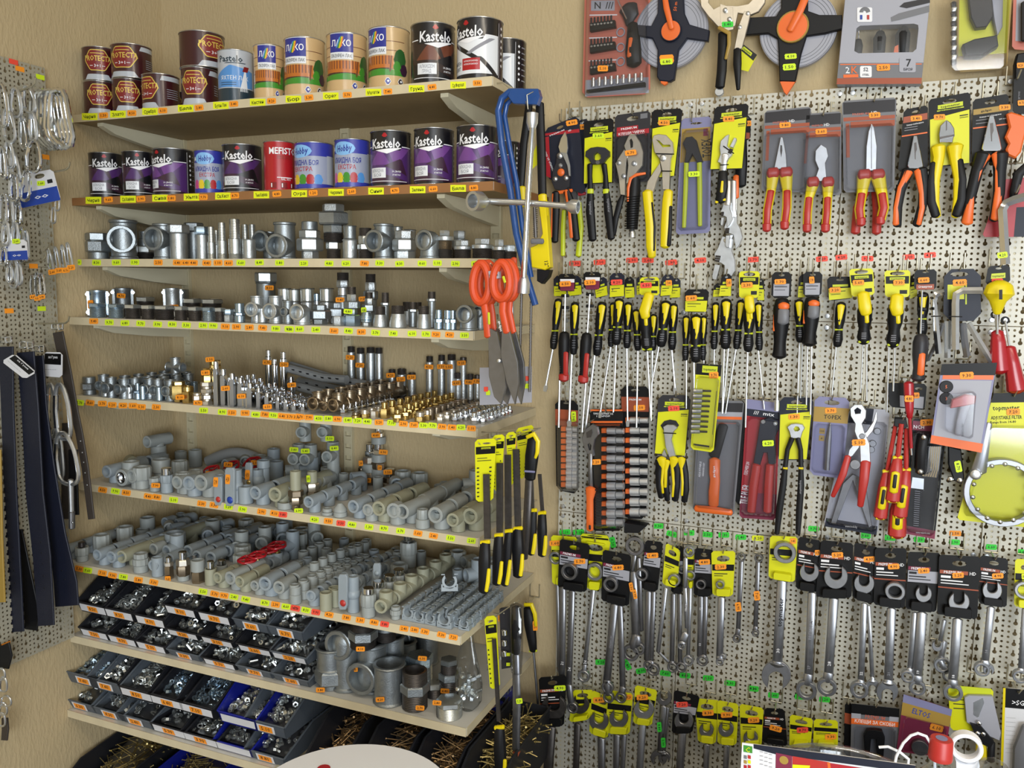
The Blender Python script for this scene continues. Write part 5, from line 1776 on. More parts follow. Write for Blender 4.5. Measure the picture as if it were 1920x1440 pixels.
# ------------------------------------------------------------------ tools on the wall
HOOKS=[]
class It:
 def __init__(s,name,label,cat,k,hx,hy,Y,group=None,hook=True):
  s.k,s.Y=k,Y
  s.px=q1(k,hx,hy)
  s.o=onY(s.px[0],s.px[1],Y)
  s.root=thing(name,label,cat,s.o,group)
  if hook:
   HOOKS.append((s.px[0],s.px[1],Y,label))
 def q(s,*pts):
  return Q(s.k,*pts)
 def part(s,name,fn,parent=None):
  b=MB()
  fn(b)
  return b.build(name,parent or s.root,s.o if parent is None else s.o)
 def tag(s,x,y,m=None,w=22,h=10,ang=-3,dy=.0):
  b=MB()
  px=q1(s.k,x,y)
  sticker(b,px[0],px[1],w,h,s.Y-.0012-dy,m or tagO,ang)
  return b.build('price_tag',s.root,s.o)
 def card(s,p,m,bands=(),texts=(),slot=(.5,.08,.34,.045),r=5,th=.0016,name='card',dY=0.,back=None):
  p=s.q(*p)
  Y=s.Y+dY
  W=math.hypot(p[1][0]-p[0][0],p[1][1]-p[0][1])
  H=math.hypot(p[3][0]-p[0][0],p[3][1]-p[0][1])
  ang=math.degrees(math.atan2(p[1][1]-p[0][1],p[1][0]-p[0][0]))
  b=MB()
  hol=[]
  if slot:
   u,v,a,c=slot
   hol=[[bil(p,u+a/2*math.cos(t)*(1 if abs(math.cos(t))>.5 else.9),v+c*.5*math.sin(t)*1.6)for t in[2*PI*i/10 for i in range(10)]]]
  b.poly(quad(p,r),Y,th,m,bev=0,holes=hol)
  lv=0
  for bd in bands:
   lv+=1
   yy=Y-.0002-.00012*lv
   if len(bd)==5:
    b.patch(band(p,*bd[:4]),yy,bd[4])
   else:
    b.patch([bil(p,*q)for q in bd[0]],yy,bd[1])
  yy=Y-.0004-.00012*lv
  for t in texts:
   st,u,v,hf,mm=t[:5]
   x,y=bil(p,u,v)
   a2=ang+(t[6]if len(t)>6 else 0)
   b.text(st,x,y,hf*H,yy,mm,a2,w=(t[5]*W if len(t)>5 and t[5]else None),center=True)
  s.pp=p
  return b.build(name,s.root,s.o)
 def blister(s,p,bulge=.012,inset=.06,top=.22,dY=0.,r=6):
  p=s.q(*p)
  inner=[bil(p,inset,top),bil(p,1-inset,top),bil(p,1-inset,1-inset*.6),bil(p,inset,1-inset*.6)]
  b=MB()
  lo,hi=quad(inner,r),quad([bil(inner,.05,.03),bil(inner,.95,.03),bil(inner,.95,.97),bil(inner,.05,.97)],r)
  Y=s.Y+dY
  A=[onY(x,y,Y-.0008)for x,y in lo]
  B=[onY(x,y,Y-bulge)for x,y in hi]
  n=len(A)
  b.add(A+B,[(i,n+i,n+(i+1)%n,(i+1)%n)for i in range(n)]+[tuple(range(2*n-1,n-1,-1))],clear)
  return b.build('blister',s.root,s.o)
def hdr(brand,line,hv=.27,col=black,body=yellow):
 return([(0.03,hv,.97,.985,body),([(.03,hv),(.97,hv-.06),(.97,hv+.01),(.03,hv+.01)],body),(.22,.11,.82,.17,ylime),(.2,.185,.84,.2,ylime),(.74,.3,.94,.315,ink)],[(brand,.52,.14,.032,ink,.46),(line,.52,.192,.014,ink,.5),('%dmm'%R.choice((160,180,200,250)),.84,.335,.02,ink,.2)])
def pair(it,left,right,m,trim=None,tm=None,Y=None,flat=.8,name='handle'):
 Y=it.Y-.012 if Y is None else Y
 out=[]
 for i,pts in enumerate((left,right)):
  out.append(it.part(name,lambda b:b.limb(it.q(*pts),Y,m,flat)))
 if trim:
  for i,t in enumerate(trim):
   it.part('grip_inlay',lambda b:b.limb(it.q(*t),Y-.0045,tm,.5),out[min(i,1)])
 return out
Yc=-.062
# --- tin snips and their neighbours
it=It('pliers','lime handled pliers mostly hidden behind the tin snips','pliers','C',250,160,-.04)
it.part('jaws',lambda b:b.poly(it.q((210,700),(280,700),(300,860),(200,900)),-.042,.006,dsteel))
pair(it,[(190,860,34),(183,1000,38),(182,1195,36)],[(300,800,40),(318,980,42),(298,1198,46)],ylime,Y=-.045)
it=It('tin_snips','orange and black tin snips carded on navy, in front of the lime handled pliers','tin snips','C',165,200,Yc)
it.card(((40,250),(300,142),(352,745),(52,610)),navy,[([(0.02,.09),(.98,.17),(.98,.215),(.02,.14)],redc),(0.02,.17,.13,.97,redc)],[('PREMIUM',.36,.145,.024,inkw,.42),('HD',.72,.16,.034,inkw),('НОЖИЦА ЗА ЛАМАРИНА',.075,.58,.034,inkw,.85,-90),('10"',.88,.06,.03,inkw)],slot=(.45,.07,.2,.03),r=8)
it.part('blade',lambda b:(b.poly(it.q((148,380),(165,320),(197,268),(212,310),(218,390),(208,440),(160,425)),Yc-.016,.006,chrome),b.poly(it.q((168,420),(212,430),(235,520),(238,600),(226,600),(214,520)),Yc-.018,.004,steel)))
it.part('body',lambda b:b.poly(it.q((135,430),(175,425),(215,470),(232,600),(228,680),(190,710),(120,700),(95,640),(105,560),(130,500)),Yc-.012,.01,dgray,.001))
for x,y,r,m in((157,448,22,steel),(165,572,27,orange),(160,520,16,steel),(122,622,18,steel),(203,615,18,steel)):
 it.part('bolt',lambda b:b.disc(q1('C',x,y),r/4,Yc-.0145,.006,m,14,.002))
pair(it,[(128,725,60),(128,850,66),(120,1090,58)],[(210,715,56),(255,830,60),(282,1078,60)],blackrub,[[(112,735,26),(104,880,20),(96,1058,18)],[(205,708,30),(232,860,28),(246,1060,30)]],orange,Y=Yc-.014)
it.part('crossbar',lambda b:b.limb(it.q((125,728,26),(250,708,26)),Yc-.013,orange))
it.tag(248,200,ang=-10)
it=It('tin_snips','second navy carded tin snips, only the card edge showing','tin snips','C',330,190,-.048)
it.card(((290,185),(372,168),(362,700),(322,700)),navy,(),[('10"',.45,.05,.03,inkw)],slot=(.5,.03,.3,.015))
it.tag(325,232,w=12,h=10)
it.part('handle',lambda b:b.limb(it.q((300,735,30),(350,730,24)),-.05,redc))
# --- pincers
it=It('pincers','black carpenter pincers on a yellow card beside the tin snips','pincers','C',440,190,Yc-.006)
bd,tx=hdr('topmaster','CARPENTER PINCERS')
it.card(((340,190),(560,166),(556,652),(333,664)),black,bd,tx,r=4)
Y=it.Y-.012
it.part('jaws',lambda b:(b.poly(it.q((348,452),(352,415),(388,388),(440,380),(495,386),(526,412),(528,448),(505,470),(480,508),(395,512),(375,470)),Y,.016,dgray,.001,holes=[it.q((410,470),(412,440),(435,420),(465,440),(468,468),(440,490))]),b.disc(q1('C',440,497),4,Y-.001,.004,dsteel,12)))
pair(it,[(385,515,44),(384,600,38),(388,705,46),(386,860,70),(405,1078,62)],[(490,515,44),(502,600,38),(505,700,48),(522,860,68),(545,1068,56)],blackrub,Y=Y+.002)
for x in(388,505):
 it.part('collar',lambda b:b.limb(it.q((x,702,50),(x,730,50)),Y+.001,ylime))
it.part('print',lambda b:(b.text('topmaster',*q1('C',378,790),5,Y-.0085,inkg,88,w=26),b.text('topmaster',*q1('C',512,770),5,Y-.0085,inkg,86,w=26)))
it.tag(447,298,tagY)
# --- locking pliers
it=It('locking_pliers','nickel locking pliers with black ribbed grip in a dark blister card','locking pliers','C',705,150,Yc-.004)
P4=((572,145),(838,108),(830,640),(562,655))
it.card(P4,dgray,[(.06,.185,.66,.245,redc),(.06,.25,.97,.315,redc),(.72,.03,.92,.1,gray)],[('PREMIUM',.4,.215,.03,inkw,.44),('КЛЕЩИ ЧИРАК',.48,.283,.036,inkw,.74)])
it.part('jaws',lambda b:(b.poly(it.q((640,372),(672,300),(690,282),(722,284),(762,350),(782,420),(776,520),(740,565),(690,640),(655,660),(670,520),(660,440)),it.Y-.016,.01,tinned,.001,holes=[it.q((682,330),(695,318),(708,345),(706,385),(690,392))]),b.poly(it.q((640,400),(668,430),(655,500),(650,640),(648,745),(612,740),(598,610),(575,505),(600,460)),it.Y-.019,.006,tinned,.001)))
for x,y in((712,505),(600,500),(636,600)):
 it.part('rivet',lambda b:b.disc(q1('C',x,y),4.5,it.Y-.0205,.008,steel,12,.001))
it.part('handle',lambda b:b.tube([onY(*q1('C',x,y),it.Y-.016)for x,y in((722,610),(716,720),(706,860),(700,1000))],[.012,.0135,.0135,.012],blackrub,14))
it.part('grip_rib',lambda b:[b.tube([onY(*q1('C',660-i*1.2,760+i*18),it.Y-.029),onY(*q1('C',758-i*1.2,752+i*18),it.Y-.029)],.0009,black,4)for i in range(14)])
it.part('orange_guard',lambda b:b.limb(it.q((800,580,18),(735,590,24),(690,620,28),(672,690,22),(670,790,18)),it.Y-.026,orange))
it.part('lever',lambda b:b.limb(it.q((636,735,30),(610,800,50),(578,920,46),(565,1040,30)),it.Y-.012,blackrub))
it.part('screw_knob',lambda b:b.tube([onY(*q1('C',702,y),it.Y-.016)for y in(1000,1030,1060)],[.004,.008,.008],steel,12))
it.blister(P4,.022,.04,.3)
it.tag(690,425,ang=-8,dy=.022)
# --- slip joint grip
it=It('adjustable_pliers','nickel jawed grip pliers with yellow handles on a yellow card','pliers','C',930,125,Yc-.008)
bd,tx=hdr('topmaster','GRIP PLIERS')
it.card(((850,105),(1080,92),(1020,605),(838,625)),black,bd,tx)
it.part('jaws',lambda b:(b.poly(it.q((850,330),(862,296),(900,285),(955,292),(1005,345),(1012,420),(990,470),(985,560),(980,700),(930,702),(925,560),(905,470),(868,420)),it.Y-.014,.01,tinned,.001,holes=[it.q((880,325),(905,335),(935,365),(985,365),(990,380),(930,385))]),b.poly(it.q((910,500),(860,570),(815,640),(800,715),(860,722),(880,650),(920,560)),it.Y-.01,.008,tinned,.001),b.disc(q1('C',930,463),6,it.Y-.016,.006,steel,14,.001)))
pair(it,[(815,720,80),(822,800,78),(838,960,76),(842,1130,74),(850,1205,60)],[(972,715,70),(965,790,78),(955,960,80),(950,1128,76)],yplast,[[(845,800,24),(868,980,22),(860,1160,24)],[(985,830,36),(982,980,40),(970,1120,46)]],blackrub,Y=it.Y-.012)
it.part('cable_tie',lambda b:(b.bar(it.q((880,432),(1015,436)),it.Y-.016,2,black),b.bar(it.q((920,562),(1000,564)),it.Y-.016,2,black)))
it.tag(940,200,ang=0)
# --- tile nipper blister
it=It('tile_nipper','dark tile nipper with lime handles in a tan and clear blister','tile nipper','C',1150,205,Yc-.004)
P4=((1072,170),(1295,152),(1285,1025),(1028,1040))
it.card(P4,lilac,[(.02,.09,.98,.38,tan),(.74,.1,.9,.165,maroon)],[('TOPEX',.86,.27,.085,ink,.62,-90)],slot=(.5,.05,.4,.012))
it.part('jaws',lambda b:b.poly(it.q((1080,355),(1105,310),(1150,302),(1180,330),(1205,420),(1228,490),(1190,500),(1152,430),(1120,500),(1095,500),(1105,410)),it.Y-.016,.012,dgray,.001))
pair(it,[(1108,500,36),(1102,700,36),(1090,985,30)],[(1205,500,38),(1208,700,38),(1210,972,32)],ylime,Y=it.Y-.011)
it.blister(P4,.022,.05,.1)
it.tag(1165,585,tagY,ang=-3,dy=.022)
# --- adjustable wrenches
Yw=Yc-.004
def adj_head(it,c,ang,s,m,Y,handle=None):
 ca,sa=math.cos(math.radians(ang)),math.sin(math.radians(ang))
 T=lambda pts:it.q(*[(c[0]+(a*ca-b*sa)*s,c[1]+(a*sa+b*ca)*s)for a,b in pts])
 it.part('head',lambda b:b.poly(T([(-1.3,-.3),(-.7,-.36),(-.3,-.62),(.2,-.78),(.75,-.6),(.95,-.42),(.1,-.18),(.02,.02),(.02,.32),(-.35,.46),(-.7,.36),(-1.3,.3)]),Y,.012,m,.001))
 it.part('jaw',lambda b:b.poly(T([(.12,.02),(.16,.3),(.78,.28),(.92,.2),(.9,.02)]),Y+.001,.011,m,.001))
 it.part('worm',lambda b:[b.tube([onY(*T([(-.28+i*.11,.1)])[0],Y-.001),onY(*T([(-.24+i*.11,.36)])[0],Y-.001)],.0022,dark,6)for i in range(3)])
it=It('adjustable_wrench','small adjustable spanner tied to a yellow card with black header','adjustable spanner','C',1455,85,Yw-.02,'adjustable spanners')
bd,tx=hdr('topmaster','ADJUSTABLE WRENCH')
it.card(((1320,82),(1576,55),(1532,548),(1280,556)),black,bd,tx)
adj_head(it,(1425,390),-64,100,steel,it.Y-.012)
it.part('shank',lambda b:b.limb(it.q((1400,440,66),(1388,500,50),(1382,560,56)),it.Y-.01,steel,.4))
it.part('handle',lambda b:b.limb(it.q((1382,570,70),(1378,680,80),(1362,790,74)),it.Y-.01,blackrub,.5))
it.part('grip_inlay',lambda b:b.limb(it.q((1378,640,20),(1372,720,26)),it.Y-.0145,yplast,.4))
it.part('handle_end',lambda b:b.limb(it.q((1328,796,20),(1400,776,20)),it.Y-.012,yplast))
it.part('cable_tie',lambda b:(b.bar(it.q((1385,375),(1465,432)),it.Y-.014,2,black),b.bar(it.q((1360,518),(1425,514)),it.Y-.014,2,black)))
it.tag(1425,172)
for i,(c,a,s_,ds,dy,hx,hy)in enumerate((((1395,900),100,82,'adjustable spanner hanging jaws down, smallest of three beneath the yellow card',.012,1400,620),((1440,1030),95,118,'adjustable spanner hanging jaws down, middle of three beneath the yellow card',.004,1440,640),((1370,1250),105,150,'adjustable spanner hanging jaws down, largest and lowest of three',-.008,1450,660))):
 it=It('adjustable_wrench',ds,'adjustable spanner','C',hx,hy,Yw-dy,'adjustable spanners',hook=False)
 adj_head(it,c,a,s_,steel,it.Y-.004)
 it.part('handle',lambda b:b.limb(it.q((hx+20,640,44),(hx+15,c[1]-s_*1.5,50),(c[0]+s_*.2,c[1]-s_*1.05,60)),it.Y-.002,steel if i else tinned,.35))
it=It('utility_knife','black and orange tool on a black card behind the adjustable spanners','utility knife','C',1560,140,-.042)
it.card(((1510,140),(1592,150),(1588,330),(1540,330)),black,[(.1,.7,.9,.95,brown)],slot=(.6,.1,.3,.04))
it.part('handle',lambda b:b.limb(it.q((1530,330,60),(1520,500,90),(1515,670,80)),-.05,blackrub))
it.part('slider',lambda b:b.limb(it.q((1480,600,40),(1475,760,54)),-.062,orange,.4))
it.tag(1575,205,w=10)
# --- insulated pliers in clear packs
def vde(label,P4,jaw,lh,rh,hook,seam=None,tagp=None,extra=None,Y=Yc-.004):
 it=It('insulated_pliers',label,'insulated pliers','D',hook[0],hook[1],Y,'red insulated pliers in clear packs')
 it.card(P4,gray,[(0.02,0.02,.98,.15,dgray),(.02,.185,.98,.225,brown),(.15,.235,.98,.3,brown),(.06,.25,.13,.62,brown)],[('PREMIUM',.34,.155,.024,coral,.3),('HD',.6,.15,.035,inkw)],slot=(.5,.09,.34,.03))
 it.part('jaws',lambda b:(b.poly(it.q(*jaw[0]),it.Y-.014,.01,steel,.001),b.poly(it.q(*jaw[1]),it.Y-.0148,.006,dark,0)if len(jaw)>1 else None))
 for pts in(lh,rh):
  h=it.part('handle',lambda b:b.limb(it.q(*pts),it.Y-.012,yplast))
  n=len(pts)
  ins=[(x,y,w*.74)for x,y,w in pts[1:]]
  it.part('grip_inlay',lambda b:b.limb(it.q(*ins),it.Y-.0165,red,.55),h)
  it.part('guard',lambda b:b.limb(it.q((pts[0][0]-pts[0][2]*.3,pts[0][1]-6,78),(pts[0][0]+pts[0][2]*.34,pts[0][1]-14,74)),it.Y-.0165,red,.75),h)
  x,y,w=pts[-1]
  it.part('grip_end',lambda b:b.limb(it.q((x,y-30,w*1.02),(x,y+14,w*.96)),it.Y-.014,red,.85),h)
 it.blister(P4,.03,.03,.27)
 if tagp:
  it.tag(*tagp,ang=-4)
vde('red insulated combination pliers in a clear pack, first of three',((52,185),(388,152),(360,772),(28,762)),([(168,370),(185,375),(208,500),(212,600),(120,604),(140,500)],[(166,430),(178,432),(180,470),(172,520),(164,470)]),[(112,640,90),(98,760,66),(72,900,64),(68,1030,62)],[(205,636,96),(214,760,66),(212,880,66),(196,1014,62)],(200,185),tagp=(200,286))
vde('red insulated side cutters in a clear pack, middle of three',((350,205),(606,186),(604,792),(296,782)),([(458,425),(500,450),(512,510),(490,560),(500,690),(410,690),(440,600),(415,540),(418,470)],),[(400,706,86),(372,810,62),(360,920,62),(358,1034,62)],[(508,706,86),(506,810,62),(500,920,60),(490,1034,62)],(475,230),tagp=(460,332))
vde('red insulated long nose pliers in a clear pack, last of three',((610,112),(1002,86),(985,762),(622,772)),([(822,275),(842,300),(862,440),(856,614),(782,614),(784,440),(800,330)],[(820,300),(823,300),(824,600),(820,600)]),[(770,652,100),(752,780,70),(735,890,70),(746,990,64)],[(868,650,100),(898,780,72),(912,880,70),(886,980,64)],(840,130),tagp=(845,214))
it=It('insulated_pliers','second red insulated long nose pliers behind the last pack, handle ends only','insulated pliers','D',850,130,-.044,'red insulated pliers in clear packs',hook=False)
it.part('jaws',lambda b:b.poly(it.q((795,600),(860,600),(850,760),(800,760)),-.047,.006,steel))
pair(it,[(790,740,60),(720,880,62),(706,1060,64)],[(850,740,60),(862,900,62),(858,1062,64)],red,Y=-.05)
def combo(label,P4,jaw,lh,rh,body,inl,hook,texts,bands,tagp,ltrim,rtrim,cat='pliers',Y=Yc-.004,cardm=black):
 it=It('pliers',label,cat,'D',hook[0],hook[1],Y)
 it.card(P4,cardm,bands,texts)
 it.part('jaws',lambda b:[b.poly(it.q(*j),it.Y-.0145-.0008*i,.011 if not i else.004,(chrome,dark)[min(i,1)]if i<9 else dark,.001 if not i else 0)for i,j in enumerate(jaw)])
 ltrim,rtrim=([(x,y,w*1.35)for x,y,w in t]for t in(ltrim,rtrim))
 pair(it,lh,rh,body,(ltrim,rtrim),inl,Y=it.Y-.013)
 it.tag(*tagp,ang=-3)
 return it
J1=lambda x,y0,y1,w:([(x-w*.14,y0),(x+w*.14,y0),(x+w*.45,y0+(y1-y0)*.55),(x+w*.62,y1-20),(x+w*.5,y1),(x-w*.5,y1),(x-w*.62,y1-20),(x-w*.42,y0+(y1-y0)*.55)],[(x-w*.1,y0+(y1-y0)*.22),(x+w*.08,y0+(y1-y0)*.2),(x+w*.12,y0+(y1-y0)*.42),(x+w*.03,y0+(y1-y0)*.52),(x+w*.02,y0+(y1-y0)*.72),(x-w*.04,y0+(y1-y0)*.72),(x-w*.08,y0+(y1-y0)*.42)])
combo('orange and black combination pliers on a black card, smaller pair',((1055,176),(1228,142),(1228,600),(1012,622)),J1(1138,362,600,92),[(1085,612,76),(1030,760,68),(1010,880,62),(1008,1010,56)],[(1180,606,80),(1200,720,68),(1190,860,62),(1148,1006,60)],blackrub,orange,(1165,185),[('Клещи комбинирани',.5,.26,.022,inkw,.7)],[(.02,.12,.98,.22,brown),(.02,.42,.98,.44,orange),(.1,.3,.6,.31,inkg),(.1,.34,.6,.35,inkg)],(1145,238),[(1090,620,44),(1030,740,30),(1000,880,26),(998,1000,34)],[(1160,614,44),(1186,780,28),(1186,880,28),(1160,1000,28)])
combo('yellow handled side cutters on a yellow card',((1232,102),(1535,48),(1535,565),(1238,592)),([(1362,248),(1392,268),(1418,310),(1420,350),(1405,412),(1315,412),(1308,350),(1318,290)],[(1358,256),(1366,256),(1366,320),(1358,330)],[(1312,372),(1420,352),(1420,366),(1312,390)]),[(1300,445,100),(1305,520,78),(1278,680,68),(1275,830,64),(1295,945,50)],[(1425,438,110),(1425,510,80),(1450,660,70),(1445,810,64),(1425,945,54)],yplast,blackrub,(1385,90),hdr('topmaster','SIDE CUTTING PLIERS',.3)[1],hdr('topmaster','',.3)[0],(1312,228),[(1268,560,34),(1252,700,40),(1255,840,46),(1285,940,44)],[(1452,540,40),(1475,680,42),(1468,820,46),(1435,935,48)])
combo('large orange and black combination pliers on a black card',((1552,102),(1810,60),(1802,545),(1542,565)),J1(1688,218,475,116),[(1628,498,110),(1580,620,82),(1535,800,74),(1500,985,62)],[(1748,494,110),(1745,620,84),(1740,780,76),(1702,970,60)],blackrub,orange,(1695,90),[('gadget',.38,.2,.03,ink,.3),('Клещи комбинирани',.5,.29,.02,inkw,.6),('200 mm',.84,.36,.02,inkw,.2)],[(.02,.16,.98,.245,tan),(.02,.44,.98,.46,orange),(.1,.33,.5,.34,inkg),(.1,.38,.5,.39,inkg)],(1782,158),[(1640,500,60),(1600,600,34),(1545,780,26),(1510,990,56)],[(1730,496,60),(1735,600,34),(1738,760,38),(1715,960,46)])
it=It('hacksaw','orange plastic handled tool with a black card at the edge of the wall','hand saw','D',1870,-30,Yc-.006)
it.card(((1850,-60),(1960,-60),(1960,210),(1838,200)),black,(),[('DIY TOOLS',.35,.5,.05,inkg,.5,-90)],slot=None)
it.part('handle',lambda b:b.poly(it.q((1795,205),(1830,190),(1960,230),(1900,480),(1860,525),(1800,500),(1790,460),(1810,420),(1785,370),(1815,300)),it.Y-.012,.018,orange,.003))
it.tag(1905,126-60*0-0,w=16,dy=.001)
it=It('sharpening_tool','black curved tool with red card beside the bent hex bar','hand tool','D',1880,560,Yc+.006)
it.card(((1760,680),(1935,660),(1935,1090),(1618,1092)),redc,[(.72,.5,1,1,navy)],slot=None)
it.part('handle',lambda b:b.limb(it.q((1955,570,60),(1880,640,70),(1850,760,60),(1835,820,40)),it.Y-.012,blackrub))
it=It('hex_bar','thick bent chrome hex bar with lime sticker, right of the combination pliers','hex key','D',1860,790,Yc-.016)
it.part('bar',lambda b:b.tube([onY(*q1('D',x,y),it.Y-.012)for x,y in((1935,800),(1850,825),(1790,850),(1762,900),(1768,1000),(1785,1290))],.0085,chrome,6))
b=MB()
sticker(b,*q1('D',1765,1222),20,11,it.Y-.0225,tagY,-8)
b.build('price_tag',it.root,it.o)
# --- above the panels: bit set, tape reels, clamp, screwdriver box
Yt=-.03
it=It('bit_set','coral blister card of screwdriver bits and sockets, uppermost on the wall','bit set','A',560,-80,Yt)
P4=((362,-90),(872,-90),(872,735),(342,765))
it.card(P4,coral,[(.1,.11,.46,.205,lgray),(.04,.84,.98,.99,lgray),(.08,.24,.5,.25,inkw),(.08,.45,.5,.46,inkw),(.08,.66,.5,.67,inkw)],[('N',.2,.155,.06,dgray),('///',.38,.155,.06,dgray)],slot=None,r=10)
for j,y in enumerate((200,368,535)):
 h=it.part('bit_holder',lambda b:b.poly(it.q((398,y-20),(592,y-46),(600,y+12),(400,y+46)),Yt-.012,.012,black,.001))
 for i in range(7):
  it.part('bit',lambda b:(b.tube([onY(*q1('A',412+i*26,y-14-i*3),Yt-.014),onY(*q1('A',412+i*26,y-60-i*3),Yt-.012)],.0022,dgray,6),b.disc(q1('A',412+i*26,y-8-i*3),2.4,Yt-.0135,.002,chrome,8)),h)
h=it.part('socket_rail',lambda b:b.poly(it.q((372,702),(828,640),(828,672),(372,722)),Yt-.014,.014,black,.001))
for i in range(9):
 it.part('socket',lambda b:b.tube([onY(*q1('A',428+i*47,680-i*5.5),Yt-.01),onY(*q1('A',428+i*47,612-i*5),Yt-.01)],.0046-.0001*i,chrome,14),h)
it.part('ratchet_head',lambda b:(b.limb(it.q((700,60,150),(720,120,130),(700,200,40)),Yt-.01,dgray,.5),b.bar(it.q((620,0),(690,150)),Yt-.02,3,chrome)))
it.part('ratchet_handle',lambda b:b.limb(it.q((735,190,80),(740,300,110),(740,400,130),(748,500,120)),Yt-.012,blackrub))
it.part('grip_inlay',lambda b:b.limb(it.q((722,300,36),(715,440,50)),Yt-.022,orange,.4))
for y in(250,370,480):
 it.part('socket_ring',lambda b:b.ring(q1('A',640,y),8,6,Yt-.004,.003,lgray,16))
it.blister(P4,.026,.02,.05)
b=MB()
sticker(b,*q1('A',502,535),20,11,Yt-.0275,tagO,0)
b.build('price_tag',it.root,it.o)
def reel(k,c,rr_,arms,knob,crank,mcol,tip,label,tags,marks,hub=.4,ring_off=(0,0)):
 it=It('tape_reel',label,'tape measure reel',k,c[0],c[1]-rr_*.9,Yt,'open reel tape measures',hook=False)
 s=CROPS[k][2]
 it.part('tape_disc',lambda b:(b.disc(q1(k,c[0]+ring_off[0],c[1]+ring_off[1]),rr_/s,Yt-.004,.014,lgray,48),[b.ring(q1(k,c[0]+ring_off[0],c[1]+ring_off[1]),rr_*f/s,(rr_*f-3)/s,Yt-.0046,.001,gray,48)for f in(.98,.9,.82,.74)]))
 it.part('frame',lambda b:b.poly(it.q(*arms),Yt-.014,.012,mcol,.002))
 it.part('knob',lambda b:(b.disc(q1(k,*c),knob/s,Yt-.02,.01,orange,28,.001),b.ring(q1(k,*c),knob*1.05/s,knob*.93/s,Yt-.0205,.01,mcol if knob<90 else tan,28)))
 it.part('crank',lambda b:b.limb(it.q(*crank),Yt-.026,orange,.35))
 it.part('tape_end',lambda b:b.poly(it.q(*tip),Yt-.012,.008,orange,.001))
 for t in tags:
  b=MB()
  sticker(b,*q1(k,t[0],t[1]),t[2],t[3],Yt-.0146-t[5]*.0006,t[4],-4,t[6]if len(t)>6 else True)
  b.build('price_tag',it.root,it.o)
 it.part('marking',lambda b:[b.text(tx,*q1(k,x,y),hh,Yt-.0145,mm,aa,center=True)for tx,x,y,hh,mm,aa in marks])
 return it
reel('A',(1033,238),272,((935,-80),(1130,-80),(1140,100),(1180,190),(1335,235),(1325,322),(1160,300),(1095,390),(1060,620),(1025,640),(945,632),(925,600),(930,390),(890,300),(725,268),(735,190),(880,200),(930,100)),74,((985,-40,40),(1000,60,46),(1040,220,40)),navy,((950,622),(1012,622),(1005,655),(982,668),(955,650)),'navy framed tape reel with grey disc, beside the bit set',((1002,462,27,16,tagO,0,False),(1000,482,24,11,tagY,1)),(('50 m',1070,50,6,orange,-85),('=',1045,285,9,inkw,-8)))
reel('B',(185,198),262,((100,-60),(300,-60),(300,80),(385,110),(555,110),(560,215),(430,250),(290,270),(250,400),(205,612),(85,608),(80,400),(72,290),(0,250),(-168,262),(-160,130),(60,120),(98,60)),104,((290,-40,56),(240,80,56),(165,225,50)),blackrub,((88,610),(210,604),(140,712),(118,690)),'black framed tape reel between the locking clamp and the screwdriver box',((170,422,23,10,tagY,0),(160,502,25,12,tagY,1)),(),ring_off=(40,20))
it=It('locking_clamp','grey C shaped locking clamp with yellow and black grip above the panels','locking clamp','A',1480,60,Yt-.01,hook=False)
it.part('jaw',lambda b:(b.poly(it.q((1262,-60),(1330,-60),(1330,20),(1370,70),(1430,40),(1560,45),(1640,30),(1690,-20),(1690,-60),(1780,-60),(1770,20),(1720,90),(1650,120),(1560,100),(1540,200),(1480,240),(1420,240),(1405,210),(1330,130),(1270,50)),it.Y-.012,.008,tinned,.001),b.poly(it.q((1420,30),(1520,60),(1525,230),(1425,250)),it.Y-.015,.005,tinned)))
for x,y in((1458,76),(1492,148),(1636,104),(1574,212)):
 it.part('rivet',lambda b:b.disc(q1('A',x,y),4,it.Y-.0205,.01,steel,12,.001))
it.part('handle',lambda b:b.limb(it.q((1440,260,70),(1440,400,76),(1432,560,78),(1418,680,74)),it.Y-.01,blackrub))
it.part('yellow_spine',lambda b:b.limb(it.q((1410,215,30),(1490,260,34),(1490,350,30),(1465,460,24)),it.Y-.022,tan,.5))
it.part('lever',lambda b:b.poly(it.q((1610,85),(1660,95),(1640,190),(1590,380),(1540,395),(1530,380),(1565,200)),it.Y-.02,.008,tinned,.001))
it.part('lever_grip',lambda b:b.limb(it.q((1555,385,60),(1555,500,66),(1562,700,30)),it.Y-.016,blackrub))
it.part('screw_knob',lambda b:b.disc(q1('A',1412,715),8,it.Y-.008,.01,steel,14))
it.part('hang_card',lambda b:(b.poly(it.q((1600,345),(1710,430),(1640,560),(1560,540)),it.Y-.004,.0012,yellow,0),b.patch(it.q((1600,345),(1710,430),(1680,475),(1585,395)),it.Y-.0046,ink),b.patch(it.q((1606,362),(1672,415),(1660,440),(1592,385)),it.Y-.005,ylime),b.text('topmaster',*q1('A',1632,400),4,it.Y-.0055,ink,38,w=17,center=True)))
it.tag(1478,190,tagG,ang=-2,dy=.015)
it=It('screwdriver_box','grey boxed screwdriver set with a window and a seven piece badge','screwdriver set','B',880,0,Yt-.005,hook=False)
o_=it.q((582,-60),(1222,-60),(1150,628),(514,632))
win=[bil(o_,u,v)for u,v in((.17,.39),(.21,.365),(.84,.345),(.89,.36),(.9,.4),(.9,.62),(.86,.655),(.22,.665),(.17,.64))]
it.part('box',lambda b:(b.poly(quad(o_,2),it.Y-.012,.03,lgray,.0008,holes=[win]),b.patch(band(o_,0,.77,1,1.0),it.Y-.0125,gray),b.patch(band(o_,0,.935,1,1.0),it.Y-.0128,brown),b.patch(band(o_,.02,.78,.98,.79),it.Y-.0128,orange)))
